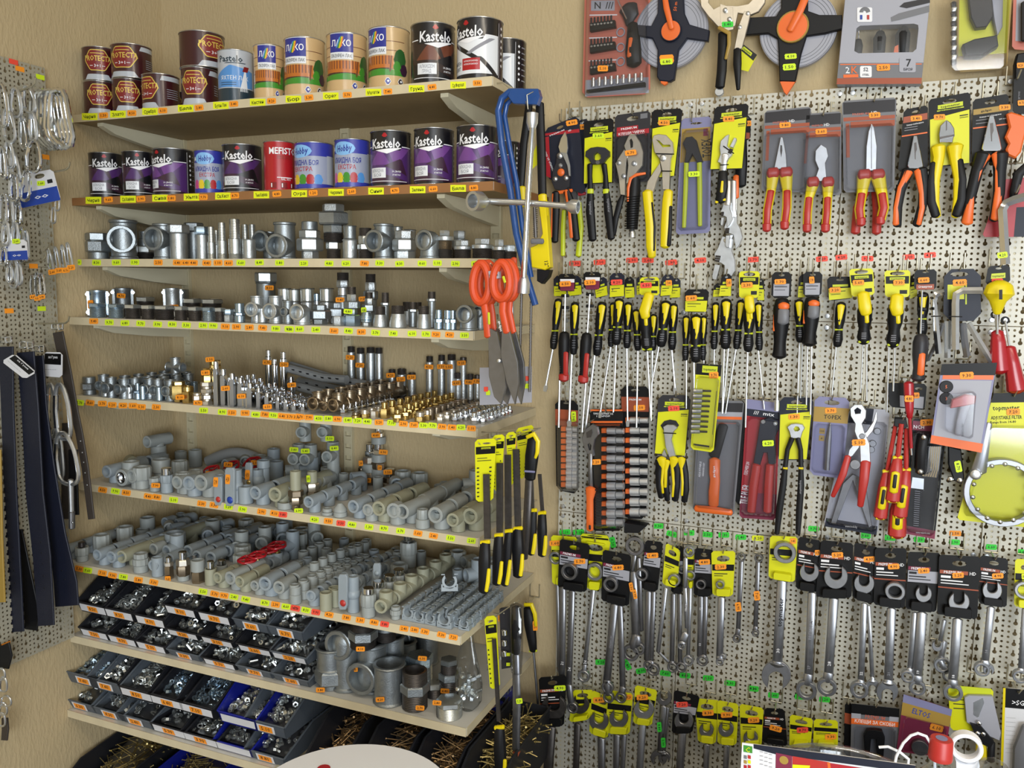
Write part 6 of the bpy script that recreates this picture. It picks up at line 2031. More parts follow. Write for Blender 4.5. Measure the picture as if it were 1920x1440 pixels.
it.part('badge',lambda b:(b.poly(rr(*q1('B',985,432),*q1('B',1108,542),3),it.Y-.0136,.0006,lgray,0),b.text('7',*q1('B',1055,470),14,it.Y-.0142,ink,0,center=True),b.text('БРОЯ',*q1('B',1050,520),4.5,it.Y-.0142,ink,0,center=True)))
it.part('badge',lambda b:(b.poly(rr(*q1('B',690,495),*q1('B',778,580),3),it.Y-.0136,.0006,inkw,0),b.text('S2',*q1('B',734,520),7,it.Y-.0142,ink,0,center=True),b.text('STEEL',*q1('B',734,560),3.5,it.Y-.0142,ink,0,center=True)))
it.part('print',lambda b:(b.text('2',*q1('B',597,525),12,it.Y-.0138,inkw,0,center=True),b.text('K',*q1('B',648,523),13,it.Y-.0138,orange,0,center=True),b.patch(it.q((565,560),(678,556),(678,580),(565,584)),it.Y-.0138,orange)))
it.part('magnet_badge',lambda b:(b.poly(rr(*q1('B',668,55),*q1('B',782,165),3),it.Y-.0136,.0006,inkw,0),b.tube([onY(*q1('B',726+26*math.cos(a),92-26*math.sin(a)),it.Y-.0142)for a in[PI*i/8 for i in range(9)]],.0035,gray,6,flat=.1,up=V((0,1,0))),b.patch(it.q((690,112),(708,112),(708,146),(690,146)),it.Y-.0146,blue),b.patch(it.q((742,112),(760,112),(760,146),(742,146)),it.Y-.0146,red)))
it.part('picture_bits',lambda b:[b.patch(it.q(*p),it.Y-.0126,m)for p,m in((((985,50),(1020,20),(1120,0),(1215,-10),(1215,20),(1040,62)),dgray),(((920,130),(980,100),(1210,40),(1210,90),(985,150),(925,162)),gray))])
for x,y0,y1,w,m in((672,300,410,76,blackrub),(838,240,410,90,blackrub),(1012,210,410,104,blackrub)):
 it.part('screwdriver',lambda b:(b.limb(it.q((x+6,y0,w*.6),(x,y0+45,w),(x-6,y1,w*.9)),it.Y-.003,m,.7),b.bar(it.q((x+8,y0-70),(x+6,y0)),it.Y-.003,2.2,chrome)))
it.part('window_film',lambda b:b.poly(win,it.Y-.0105,.0004,clear,0))
b=MB()
b.patch(it.q((985,410),(940,410),(950,350),(978,335)),it.Y-.0095,orange)
b.build('grip_inlay',it.root,it.o)
it.tag(865,506,w=26,h=12,dy=.013)
it=It('clamp_pack','yellow blister card with a black clamp, above the yellow side cutters','clamp','B',1600,-60,Yt,hook=False)
P4=((1425,-70),(1835,-70),(1792,515),(1415,545))
it.card(P4,tan,[(.03,.03,.97,.97,yellow),(.03,.8,.97,.97,tan)],slot=None,r=8)
it.part('clamp',lambda b:(b.poly(it.q((1500,-60),(1680,-60),(1690,120),(1640,200),(1560,210),(1520,130)),Yt-.02,.018,dgray,.002),b.poly(it.q((1460,330),(1550,290),(1720,260),(1730,340),(1600,420),(1480,420)),Yt-.03,.028,blackrub,.003),b.poly(it.q((1670,-60),(1765,-60),(1760,200),(1720,270),(1690,140)),Yt-.016,.014,lgray,.002)))
it.part('chain',lambda b:[b.limb(it.q((1390+(i%2)*8,20+i*36,40),(1392,50+i*36,36)),Yt-.012,(dgray,steel)[i%2],.6)for i in range(13)])
it.blister(((1340,-70),(1835,-70),(1800,540),(1345,560)),.04,.03,.02)
it=It('blister_pack','coral framed blister pack at the top edge of the wall','blister pack','B',1900,-40,Yt,hook=False)
it.card(((1842,-80),(2040,-80),(2030,385),(1830,368)),coral,[(.12,.1,.9,.86,lgray)],slot=None)
it.part('tool',lambda b:b.limb(it.q((1930,20,60),(1930,300,60)),Yt-.012,dgray))
it=It('hand_tool','black tool with an orange sticker at the wall edge under the coral pack','hand tool','B',1890,400,Yt-.02)
it.part('body',lambda b:b.poly(it.q((1850,470),(1870,400),(1990,380),(1990,800),(1845,760)),it.Y-.01,.02,blackrub,.003))
it.part('print',lambda b:[b.text('I',*q1('B',1880,740+i*22),5,it.Y-.0105,tan,0)for i in range(5)])
it.tag(1895,490,w=14,dy=.01)
# ------------------------------------------------------------------ screwdrivers
def sdriver(label,k,h0,h1,w,shafts,cardp=None,style='bk',collar=None,Y=-.07,tg=None,hang=None,inlay=True,group='black and yellow screwdrivers'):
 hx,hy=(cardp[0][0]+cardp[1][0])/2 if cardp else h0[0],(cardp[0][1]+22 if cardp else h0[1]-60)
 it=It('screwdriver',label,'screwdriver',k,hx,hy,Y,group)
 hm,im={'bk':(blackrub,yplast),'gr':(blackrub,orange),'rd':(blackrub,red),'cr':(red,red),'go':(dgray,orange)}[style]
 if cardp:
  c1={'bk':yellow,'gr':dgray,'rd':black,'cr':black,'go':black}[style]
  if hang=='y':
   it.card(cardp,yellow,[(.04,.22,.96,.5,black),(.2,.26,.8,.36,ylime),(.6,.74,.9,.88,ink)],[('topmaster',.5,.31,.06,ink,.5)],slot=(.5,.12,.6,.1),dY=-.004,r=4)
  elif style=='rd':
   it.card(cardp,black,[(.12,.3,.95,.62,inkw),(.12,.5,.95,.98,maroon)],(),slot=(.5,.14,.3,.06),r=5)
  elif style=='gr':
   it.card(cardp,black,[(.1,.45,.9,.92,lgray),(.15,.55,.8,.58,ink),(.15,.68,.7,.7,ink)],(),slot=(.5,.12,.3,.06),r=6)
  elif style=='go':
   it.card(cardp,black,[(.1,.72,.9,.98,brown)],[('Отвертка',.5,.84,.1,inkw,.6)],slot=(.5,.12,.3,.06))
  else:
   it.card(cardp,navy if R.random()<.5 else black,[(.03,.5,.97,.97,yellow),(.2,.34,.8,.44,ylime),(.12,.62,.7,.65,ink),(.12,.74,.5,.76,ink)],(),slot=(.5,.14,.3,.06),r=6)
 L=lambda t:(h0[0]+(h1[0]-h0[0])*t,h0[1]+(h1[1]-h0[1])*t)
 prof=((0,.82),(.12,1),(.4,.95),(.58,.72),(.66,.74),(.85,.92),(1,.7))if style=='bk' else((0,.8),(.15,1),(.45,.95),(.75,.72),(.93,.78),(1,.9))
 Yh=it.Y-.017
 s=CROPS[k][2]
 it.part('handle',lambda b:b.limb(it.q(*[L(t)+(w*f,)for t,f in prof]),Yh,hm,.95,12))
 kk=mpp(onY(*q1(k,*h0),Yh))*s and mpp(onY(*q1(k,*h0),Yh))/s
 fr=Yh-w*.5*kk*.72
 if style=='bk':
  if inlay:
   it.part('grip_inlay',lambda b:b.limb(it.q(*[L(t)+(w*f,)for t,f in((.05,.66),(.18,.56),(.34,.42),(.5,.12))]),fr-.0006,yplast,.35))
  t=collar or.62
  it.part('collar',lambda b:b.limb(it.q((L(t)[0]-w*.34,L(t)[1],w*.2),(L(t)[0]+w*.34,L(t)[1],w*.2)),Yh-.004,ylime,1.7))
  it.part('ribbing',lambda b:[b.limb(it.q((L(u)[0]-w*.16,L(u)[1],w*.05),(L(u)[0]+w*.16,L(u)[1],w*.05)),Yh-w*.42*kk,inkg)for u in(.74,.79,.84,.89)])
  it.part('end_ring',lambda b:b.limb(it.q((L(1.005)[0]-w*.26,L(1.005)[1],w*.1),(L(1.005)[0]+w*.26,L(1.005)[1],w*.1)),Yh,ylime,3))
 elif style=='gr':
  it.part('grip_inlay',lambda b:b.limb(it.q(*[(L(t)[0]+w*.12,)+L(t)[1:]+(w*.66,)for t in(.08,.14)]),fr-.001,orange,.5))
  it.part('grey_grip',lambda b:b.limb(it.q(*[(L(t)[0]+w*.12,)+L(t)[1:]+(w*.68,)for t in(.18,.4)]),fr-.001,gray,.5))
  it.part('side_inlay',lambda b:b.limb(it.q(*[(L(t)[0]-w*.38,)+L(t)[1:]+(w*.2,)for t in(.26,.55)]),Yh-.006,orange,.8))
 elif style in('rd','go'):
  it.part('grip_inlay',lambda b:b.limb(it.q(*[(L(t)[0]+w*.14,)+L(t)[1:]+(w*.42,)for t in(.42,.6,.9)]),fr-.001,im,.4))
  if style=='rd':
   it.part('butt',lambda b:b.limb(it.q(L(.9)+(w*.9,),L(1.0)+(w*.86,)),Yh-.002,red,.9))
   it.part('grip_dots',lambda b:[b.limb(it.q((L(.42+.05*i)[0]-w*.32+j*w*.13,L(.42+.05*i)[1],w*.04),(L(.42+.05*i)[0]-w*.3+j*w*.13,L(.42+.05*i)[1],w*.04)),fr+.0012+.0012*(2-j)*.5,inkg,1,6)for i in range(9)for j in range(2)])
 for x0,y0,x1,y1,pw,tip in shafts:
  def sh(b):
   b.bar(it.q((x0,y0),(x1,y1)),Yh,pw,steel)
   q=q1(k,x1,y1)
   if tip=='f':
    d=math.hypot(x1-x0,y1-y0)
    ux,uy=(x1-x0)/d,(y1-y0)/d
    z=[(x1-uy*-pw*s*a+ux*t*s,y1+ux*-pw*s*a*-1*-1+uy*t*s)for a,t in((.5,-2),(.95,4),(.7,12),(-.7,12),(-.95,4),(-.5,-2))]
    b.poly(it.q(*z),Yh-.001,.002,steel,0)
   elif tip=='s':
    b.bar([(q[0],q[1]-12),(q[0]-.5,q[1]+8)],Yh,pw*2,steel)
  it.part('shaft',sh)
 if hang=='y':
  cx=(cardp[2][0]+cardp[3][0])/2
  it.part('hanger',lambda b:(b.limb(it.q((cx,cardp[2][1]-6,w*.8),(h0[0],h0[1]+5,w*.85),(h0[0]+w*.1,h0[1]+w*.5,w*.7)),Yh-.012,yplast,.5),b.limb(it.q((h0[0]+w*.1,h0[1]+w*.45,w*.3),(h0[0]+w*.14,h0[1]+w*1.1,w*.28)),fr-.002,yplast,.5)))
 if style in('rd','go')and cardp:
  x=shafts[0][0]
  it.part('clip',lambda b:[b.limb(it.q((x-30,y,26),(x+30,y,26)),Yh+.004,blackrub,.5)for y in(cardp[2][1]+40,cardp[2][1]+140)])
 if tg:
  it.tag(*tg,dy=.006)
 return it
BKY='black and yellow screwdriver '
sdriver(BKY+'tilted, first at the shelf side, flat tip showing on bare plaster','E',(170,470),(125,880),78,[(122,885,62,1200,4,'f')],((128,262),(235,255),(240,440),(128,440)),collar=.64,Y=-.05)
sdriver(BKY+'behind the first red tipped screwdriver','E',(312,500),(298,925),84,[(285,935,262,1500,4.6,'f')],((240,262),(362,262),(372,425),(250,440)),Y=-.052)
sdriver('inverted screwdriver with red and black dotted grip, nearest the shelves','E',(220,755),(215,1150),104,[(228,420,222,750,3.6,None),(180,1150,172,1560,4,None)],((165,245),(315,245),(312,392),(168,392)),'rd',Y=-.09,tg=(227,330),group='red tipped inverted screwdrivers')
sdriver(BKY+'behind the second red tipped screwdriver','E',(545,500),(498,935),92,[(480,940,400,1590,5,None)],((470,300),(580,262),(595,430),(490,455)),Y=-.052)
sdriver('inverted screwdriver with red and black dotted grip, second from the shelves','E',(412,765),(380,1165),104,[(440,420,416,760,3.6,None),(405,1165,372,1600,4,None)],((382,228),(535,228),(525,380),(385,380)),'rd',Y=-.09,tg=(440,318),group='red tipped inverted screwdrivers')
sdriver(BKY+'slim one behind a lime card','E',(640,500),(618,862),66,[(618,866,530,1425,3.2,'f')],None,Y=-.05)
sdriver(BKY+'stout one with a lime card','E',(692,470),(664,842),96,[(665,850,640,1430,3.4,None)],((610,240),(735,235),(735,440),(605,450)),Y=-.066,tg=(668,316,tagR))
sdriver(BKY+'beside the lime carded one, navy card','E',(768,500),(756,872),78,[(755,880,762,1500,3.6,'f')],((738,268),(815,268),(825,450),(738,455)),Y=-.05)
sdriver(BKY+'under the first all yellow hanger','E',(905,560),(930,890),112,[(930,900,962,1480,3.4,None)],((868,275),(1030,270),(1035,430),(862,425)),collar=1.0,Y=-.08,hang='y',tg=(920,342,tagR),inlay=False)
sdriver(BKY+'left behind the first all yellow hanger','E',(835,560),(850,893),76,[(850,900,838,1560,3.4,None)],((835,265),(905,250),(900,420),(840,430)),Y=-.055)
sdriver(BKY+'behind the right edge of the first yellow hanger','E',(985,600),(980,893),70,[(975,905,965,1500,3.2,None)],None,Y=-.052)
sdriver(BKY+'leaning, with an angled black card','E',(1092,490),(1048,858),102,[(1030,868,970,1180,3.6,None)],((1060,250),(1160,250),(1140,430),(1040,440)),Y=-.066,tg=(1115,322,tagO,12))
sdriver(BKY+'with a lime card, beside the leaning one','E',(1158,510),(1142,886),82,[(1140,890,1168,1220,4,'f')],((1150,275),(1215,275),(1215,450),(1120,455)),Y=-.05)
sdriver(BKY+'set lower than its neighbours, thick one in the middle','E',(1350,610),(1345,990),108,[(1330,1000,1335,1560,3.6,None)],((1252,378),(1462,375),(1440,575),(1250,572)),collar=.66,Y=-.08,tg=(1308,452))
for x,w,ds in((1265,66,'slim one left of the low middle one'),(1415,62,'slim one right of the low middle one')):
 sdriver(BKY+ds,'E',(x,612),(x-8,978),w,[(x,985,x,1400,3,None)],None,collar=.66,Y=-.058)
sdriver(BKY+'slim one at the tip of the largest adjustable spanner','E',(1518,500),(1502,882),70,[(1505,885,1500,1200,3,None)],((1505,320),(1600,330),(1610,440),(1490,445)),Y=-.05)
sdriver(BKY+'stout one beside the adjustable spanner tip','E',(1608,475),(1600,875),102,[(1590,885,1572,1440,3.6,None),(1625,885,1575,1440,3,None)],((1570,250),(1655,240),(1650,440),(1540,440)),Y=-.068,tg=(1630,320,tagO,10,14))
sdriver(BKY+'leaning, beside the tall yellow hanger','E',(1735,480),(1695,880),76,[(1690,885,1600,1440,3.6,None)],None,Y=-.052)
sdriver(BKY+'under a tall plain yellow hanger','E',(1808,520),(1795,900),98,[(1790,905,1772,1560,3.4,None)],((1718,222),(1895,222),(1885,450),(1718,452)),Y=-.08,hang='y',tg=(1785,340))
sdriver(BKY+'slim one right of the tall yellow hanger','F',(8,420),(15,750),60,[(5,755,50,1180,3.2,None)],((0,232),(48,235),(50,400),(0,400)),Y=-.052)
sdriver('grey and orange bodied screwdriver, single one with a socket end','F',(178,395),(158,795),118,[(148,800,140,1160,5,'s')],((105,192),(248,192),(240,380),(100,380)),'gr',tg=(165,262),group='grey and orange screwdrivers')
sdriver(BKY+'behind the second grey and orange one','F',(300,400),(308,690),72,[(302,695,285,1240,3,None),(325,695,310,1100,3,None)],((300,210),(395,200),(340,380),(290,380)),Y=-.052,tg=(375,270,tagO,10))
sdriver('grey and orange bodied screwdriver, second one in front of a yellow one','F',(395,385),(375,705),118,[(362,710,352,1150,3,None),(390,710,382,1220,3.4,None)],((330,190),(470,190),(460,370),(330,372)),'gr',tg=(392,250,tagO,10,13),group='grey and orange screwdrivers')
sdriver(BKY+'alone under a wide tilted black and yellow card','F',(605,420),(575,722),76,[(566,730,535,1080,3.4,None)],((500,225),(690,225),(690,382),(512,400)),Y=-.056,tg=(560,322))
sdriver(BKY+'under the yellow hanger left of the last two','F',(775,440),(765,700),104,[(760,705,742,1060,3,None),(786,712,786,1120,3.6,None)],((660,172),(832,165),(845,355),(680,372)),collar=.98,Y=-.08,hang='y',tg=(728,268),inlay=False)
sdriver(BKY+'under the yellow hanger beside the hex keys','F',(1000,440),(975,722),108,[(988,725,978,1050,3.4,None),(945,730,932,1200,3,None)],((915,182),(1102,178),(1095,372),(920,372)),collar=.98,Y=-.08,hang='y',tg=(1020,268),inlay=False)
sdriver(BKY+'behind the inverted grey screwdriver','F',(1195,350),(1185,640),80,[(1185,640,1180,700,3,None)],((1100,210),(1160,200),(1150,370),(1098,390)),Y=-.05)
sdriver('inverted grey screwdriver with an orange flash, beside the hex keys','F',(1180,655),(1158,960),108,[(1186,325,1174,655,3.4,None)],((1132,178),(1292,172),(1288,320),(1128,322)),'go',Y=-.09,tg=(1198,250),group='inverted single screwdrivers')
it=It('hex_key_set','set of bent chrome hex keys on a slate plastic holder','hex key set','F',1455,190,-.07)
it.card(((1345,172),(1610,168),(1610,545),(1340,545)),navy,[(.1,.3,.55,.58,yellow),(.12,.32,.2,.56,ylime),(.58,.3,.62,.68,ylime)],slot=(.42,.1,.5,.06),r=14,th=.008,name='holder')
for i,(pts,r,m)in enumerate(((((1620,325),(1480,325),(1432,350),(1425,420),(1426,750)),.0072,steel),(((1345,335),(1290,350),(1268,400),(1275,480),(1305,780)),.0062,chrome),(((1478,560),(1490,680),(1512,805)),.0068,dsteel),(((1520,560),(1590,680),(1695,850)),.006,steel),(((1370,545),(1368,810),),.006,steel),(((1340,560),(1290,700),(1225,830)),.004,dsteel))):
 it.part('hex_key',lambda b:b.tube([onY(*q1('F',x,y),it.Y-.018+(.012 if i>1 else 0))for x,y in pts],r,m,6))
it.part('strap',lambda b:(b.bar(it.q((1250,512),(1322,510)),it.Y-.026,2,black),b.bar(it.q((1380,512),(1475,514)),it.Y-.027,2,black)))
it.tag(1458,268,w=27,h=12)
it=It('screwdriver','stubby yellow knobbed screwdriver under a black and yellow card','screwdriver','F',1745,165,-.072)
it.card(((1662,150),(1818,140),(1822,270),(1640,285)),black,[(.2,.42,.8,.7,ylime)],[('topmaster',.5,.56,.12,ink,.56)],slot=(.5,.15,.3,.08))
it.part('handle',lambda b:b.limb(it.q((1745,290,170),(1740,350,200),(1732,405,110),(1728,490,50)),it.Y-.014,yplast,.7))
it.part('print',lambda b:b.patch(it.q((1740,320),(1765,318),(1765,390),(1740,390)),it.Y-.0455,ink))
it.part('shaft',lambda b:b.bar(it.q((1726,490),(1728,640)),it.Y-.014,4,steel))
it.tag(1728,258,tagR)
for ds,h,s in(('clear red handled screwdriver hanging handle down, nearer the hex keys',((1728,625),(1735,700),(1745,900)),(1712,500,1728,630)),('clear red handled screwdriver hanging handle down, at the wall edge',((1815,740),(1835,850),(1868,1040)),(1785,540,1816,745))):
 it=It('screwdriver',ds,'screwdriver','F',s[0],s[1],-.062,'red handled screwdrivers',hook=False)
 it.part('handle',lambda b:b.limb(it.q((h[0][0],h[0][1],80),(h[1][0],h[1][1],100),(h[2][0],h[2][1],130)),it.Y-.014,wheelred))
 it.part('shaft',lambda b:b.bar(it.q(s[:2],s[2:]),it.Y-.014,4.2,steel))
 it.part('loop',lambda b:b.ring(q1('F',*s[:2]),7,4,it.Y-.012,.003,blackrub,14))
 # ------------------------------------------------------------------ packs and pliers of the third row
Y3=-.055
def socket_pack(label,k,P4,sx,y0,y1,n,ox,wd,Y=Y3,tg=None,bands=(),texts=()):
 it=It('socket_set',label,'socket set',k,(P4[0][0]+P4[1][0])/2,P4[0][1]+25,Y)
 it.card(P4,black,bands,texts,slot=(.5,.03,.3,.012),r=8)
 s=CROPS[k][2]
 kk=mpp(it.o)/s
 for i in range(n):
  y=y0+(y1-y0)*i/(n-1)
  g=.82+.36*i/n
  it.part('socket',lambda b:(b.tube([onY(*q1(k,sx-wd*.5,y),Y-.014),onY(*q1(k,sx+wd*.02,y+1),Y-.014)],[34*g*kk]*2,sockets,14),b.tube([onY(*q1(k,sx+wd*.05,y+1),Y-.014),onY(*q1(k,sx+wd*.5,y+2),Y-.014)],[28*g*kk,30*g*kk],sockets,14)))
  it.part('rail_clip',lambda b:b.poly(it.q((ox-22,y-20),(ox+22,y-20),(ox+22,y+20),(ox-22,y+20)),Y-.012,.012,orange,.001))
 if tg:
  it.tag(*tg)
 return it
it=socket_pack('socket and bit rail in a black pack, lowest beside the shelves','G',((138,225),(332,235),(330,1020),(150,985)),285,470,940,10,208,90,Y=-.048,bands=[(.0,.1,1,.28,brown)])
b=MB()
px=q1('G',295,365)
sticker(b,px[0],px[1],20,9,it.Y-.002,tagY,88)
b.build('price_tag',it.root,it.o)
it.blister(((138,225),(340,235),(345,1025),(150,1000)),.03,.03,.2)
socket_pack('long rail of chrome sockets, farther one beside the end cutters','G',((690,108),(940,112),(905,1230),(722,1225)),850,395,1170,10,752,150,Y=-.042,tg=(850,290),bands=[(.02,.08,.98,.19,brown)],texts=[('PREMIUM',.5,.1,.014,inkw,.4)])
it=socket_pack('long rail of chrome sockets behind the orange handled pliers','G',((432,300),(712,300),(715,1330),(440,1330)),650,485,1258,11,550,140,Y=-.058,bands=[(.02,.005,.98,.018,orange),(.02,.1,.98,.115,orange)],texts=[('ТРЕСЧОТКА 1/2',.4,.04,.014,inkw,.6),('11 БРОЯ',.4,.06,.012,inkw,.4)])
it.blister(((432,300),(725,300),(728,1330),(440,1330)),.03,.02,.12)
it=It('black_tray','black plastic end piece jutting under the farther socket rail','socket rail end','G',810,1225,-.045,hook=False)
it.part('end_piece',lambda b:b.poly(it.q((722,1260),(910,1290),(840,1350),(718,1345)),-.07,.03,blackrub,.001))
it=It('water_pump_pliers','grey water pump pliers with one orange handle, hanging jaws up','pliers','G',430,420,-.088)
it.part('jaws',lambda b:(b.poly(it.q((365,545),(395,470),(450,430),(490,450),(500,520),(470,560),(455,640),(460,700),(420,690),(385,640)),it.Y-.008,.01,dsteel,.001,holes=[it.q((412,600),(430,585),(445,610),(440,650),(425,650))]),b.poly(it.q((400,500),(450,470),(455,500),(440,540),(405,545)),it.Y-.0095,.004,dark,0)))
it.part('shank',lambda b:b.limb(it.q((436,680,44),(434,800,34),(440,965,40)),it.Y-.006,dsteel,.5))
h=it.part('handle',lambda b:b.limb(it.q((440,975,96),(432,1060,62),(432,1200,64),(432,1320,62)),it.Y-.01,orange,.7))
it.part('hang_hole',lambda b:b.limb(it.q((432,1285,18),(432,1315,18)),it.Y-.0185,ink,.3),h)
it.part('band',lambda b:b.limb(it.q((396,988,14),(486,984,14)),it.Y-.012,blackrub,1))
it.tag(485,748,w=18,h=10)
it=It('wire_brush','dark bristled wire brush beside the orange pliers handle','wire brush','G',490,1020,-.07,hook=False)
it.part('bristles',lambda b:[b.bar(it.q((478+(i%2)*4,1010+i*12),(535+R.uniform(-8,8),1016+i*12)),it.Y-.002*(i%4),.7,dsteel)for i in range(26)])
it=It('end_cutters','end cutting pliers with four yellow and black handles on a yellow card','end cutters','G',1160,205,-.06)
bd,tx=hdr('topmaster','END CUTTING PLIERS',.29)
it.card(((1010,182),(1285,188),(1240,705),(972,682)),dgray,bd,tx,r=8)
it.part('window',lambda b:b.patch(it.q((1028,440),(1060,402),(1110,390),(1160,400),(1185,438),(1150,480),(1060,490)),it.Y-.0022,ink))
it.part('jaws',lambda b:(b.poly(it.q((1050,452),(1085,432),(1140,436),(1172,460),(1140,490),(1120,560),(1160,720),(1110,740),(1070,620),(1058,520)),it.Y-.014,.01,steel,.001),b.poly(it.q((1060,640),(1085,700),(1040,720),(1040,680)),it.Y-.008,.008,steel)))
it.part('cable_tie',lambda b:b.bar(it.q((1050,503),(1160,508)),it.Y-.016,2,black))
for pts,tr in((((1035,720,92),(1015,840,64),(1020,960,62),(1035,1045,54)),((1048,800,22),(1040,920,22),(1048,1010,20))),(((1145,720,96),(1165,830,68),(1160,960,66),(1150,1070,56)),((1130,800,28),(1140,930,24),(1130,1040,22))),(((1085,740,60),(1075,860,52),(1075,960,54),(1085,1070,46)),((1072,820,30),(1068,960,26))),(((1205,720,80),(1235,850,62),(1240,980,62),(1228,1080,52)),((1205,800,26),(1215,920,22),(1208,1030,20)))):
 h=it.part('handle',lambda b:b.limb(it.q(*pts),it.Y-.014,blackrub))
 it.part('grip_inlay',lambda b:b.limb(it.q((pts[0][0],pts[0][1],pts[0][2]*.9),(pts[0][0]*.4+tr[0][0]*.6,pts[0][1]+50,pts[0][2]*.6),*tr),it.Y-.019,yplast,.6),h)
it.tag(1140,296,tagR)
it=It('bit_pack','yellow clear pack of bits hanging crooked under the low screwdrivers','bit set','G',1440,-60,-.1)
P4=((1330,-85),(1545,-70),(1475,668),(1282,640))
it.card(P4,yellow,[(.0,.0,1,.13,black),(.25,.02,.85,.1,ylime),(.1,.93,.8,.95,ink),(.88,.3,.9,.8,ink)],[('topmaster',.55,.06,.03,ink,.5)],slot=None)
for i in range(9):
 it.part('bit',lambda b:(b.bar(it.q((1310-i*3,148+i*43),(1385-i*3,148+i*43)),it.Y-.008,8,steel),b.bar(it.q((1385-i*3,148+i*43),(1455-i*4,150+i*43)),it.Y-.008,4,dark)))
it.blister(P4,.02,.03,.14)
it.tag(1478,15,w=18,h=12)
it=It('grout_remover','orange T handled scraper in a clear grey pack','scraper','G',1560,240,-.058)
P4=((1345,228),(1735,232),(1648,1205),(1300,1160))
it.card(P4,gray,[(.02,.02,.98,.1,dgray),(.15,.1,.98,.14,lgray),(.1,.14,.98,.165,orange)],[('ADJUSTABLE',.12,.62,.018,inkw,.34,-86),('GRINDER KEY',.2,.62,.016,inkw,.3,-86)],slot=(.6,.04,.2,.012))
it.part('strap',lambda b:b.limb(it.q((1560,440,80),(1520,560,90),(1480,700,90)),it.Y-.008,blackrub,.2))
it.part('handle',lambda b:b.limb(it.q((1485,730,92),(1482,850,90),(1488,900,84),(1478,1000,90),(1475,1110,84)),it.Y-.012,orange,.5))
it.part('crossbar',lambda b:b.limb(it.q((1325,1140,56),(1480,1155,66),(1625,1175,52)),it.Y-.013,orange,.6))
it.part('print',lambda b:b.text('gadget',*q1('G',1487,880),4,it.Y-.0235,inkw,-90,w=22))
it.blister(P4,.026,.03,.18)
it=It('strap_edge','thin black pack edge beside the red tile plier pack','tool pack','G',1710,240,-.05)
it.card(((1690,225),(1742,235),(1705,1110),(1660,1100)),black,(),slot=None)
it=It('tile_plier','red and navy tile plier in a red pack','tile plier','H',215,190,-.06)
P4=((108,168),(322,195),(296,962),(56,945))
it.card(P4,maroon,[(.0,.0,1,.08,lilac),(.0,.08,1,.14,navy),(.0,.14,1,.55,redc),(.0,.55,1,.78,redc)],[('mtx',.68,.105,.03,inkw,.34),('///',.3,.105,.03,inkw,.16),('TILE PLIER',.12,.8,.07,inkw,.6,-88),('ПЛОЧКИ 200',.12,.58,.03,inkw,.4,-88)],slot=(.5,.04,.2,.012))
it.part('jaws',lambda b:(b.poly(it.q((195,310),(250,292),(312,310),(310,370),(290,420),(295,590),(250,605),(240,520),(215,520),(190,605),(150,585),(175,440),(185,370)),it.Y-.016,.014,navy,.001),b.disc(q1('H',212,318),4,it.Y-.018,.006,chrome,12),b.disc(q1('H',292,330),4,it.Y-.018,.006,chrome,12)))
pair(it,[(172,600,60),(150,740,62),(134,905,54)],[(258,600,56),(248,740,58),(240,905,54)],red,Y=it.Y-.012)
it.blister(P4,.024,.03,.14)
it.tag(245,458,tagY,w=22,h=11,dy=.024)
it=It('tower_pincers','long black tower pincers with yellow collars on a yellow card','pincers','H',430,175,-.07)
bd,tx=hdr('topmaster','TOWER PINCERS',.28)
it.card(((322,155),(545,160),(502,568),(310,568)),navy,bd,tx,r=8)
it.part('jaws',lambda b:b.poly(it.q((370,352),(395,332),(430,328),(470,335),(485,358),(470,385),(458,425),(395,425),(385,385)),it.Y-.014,.012,steel,.001,holes=[it.q((410,365),(425,345),(445,350),(455,368),(440,380),(420,380))]))
pair(it,[(402,425,34),(372,500,30),(358,600,32),(345,720,44),(318,900,44),(302,1050,32)],[(440,425,34),(458,500,30),(460,620,32),(460,740,42),(448,900,42),(440,1050,32)],blackrub,Y=it.Y-.012)
for x in(358,460):
 it.part('collar',lambda b:b.limb(it.q((x-12,620,18),(x+12,622,18)),it.Y-.014,yplast,1))
it.part('print',lambda b:b.text('topmaster',*q1('H',452,700),4,it.Y-.019,inkg,90,w=26))
it.tag(415,284)
it=It('center_punch','grey punch on a lilac and yellow card','punch','H',660,185,-.066)
P4=((552,150),(780,162),(735,690),(515,662))
it.card(P4,lilac,[(.0,.13,1,.32,tan),(.2,.4,.36,.47,tan),(.2,.49,.36,.56,tan)],[('TOPEX',.55,.25,.05,ink,.5),('100',.28,.435,.025,ink,.12),('6',.28,.525,.025,ink,.06)],slot=(.5,.07,.46,.04),r=8)
it.part('punch',lambda b:b.tube([onY(*q1('H',x,y),it.Y-.007)for x,y in((652,325),(645,400),(640,440),(628,632))],[.0015,.0045,.0058,.0058],dsteel,8))
it.blister(P4,.014,.05,.34)
it.tag(655,244)
it=It('punch_card','big grey clear pack with a steel part and chrome wheels','tool pack','H',900,235,-.048)
P4=((782,222),(1042,240),(962,1060),(606,1000))
it.card(P4,lgray,[(.02,.0,.6,.13,navy),(.02,.93,.98,1,navy)],[('www.tools.bg',.5,.965,.02,inkw,.3),('1C',.4,.1,.04,gray,.1)],slot=None,r=8)
it.part('steel_part',lambda b:b.poly(it.q((655,980),(735,720),(800,660),(880,700),(925,1000),(905,1010),(800,700),(690,985)),it.Y-.012,.006,dsteel,.001))
it.part('wheel',lambda b:[b.disc(q1('H',x,y),6,it.Y-.006,.004,dsteel,14)for x,y in((930,460),(960,380),(920,500))])
it.blister(P4,.02,.03,.1)
it=It('hole_punch_pliers','nickel revolving punch pliers with red handles','punch pliers','H',832,215,-.084)
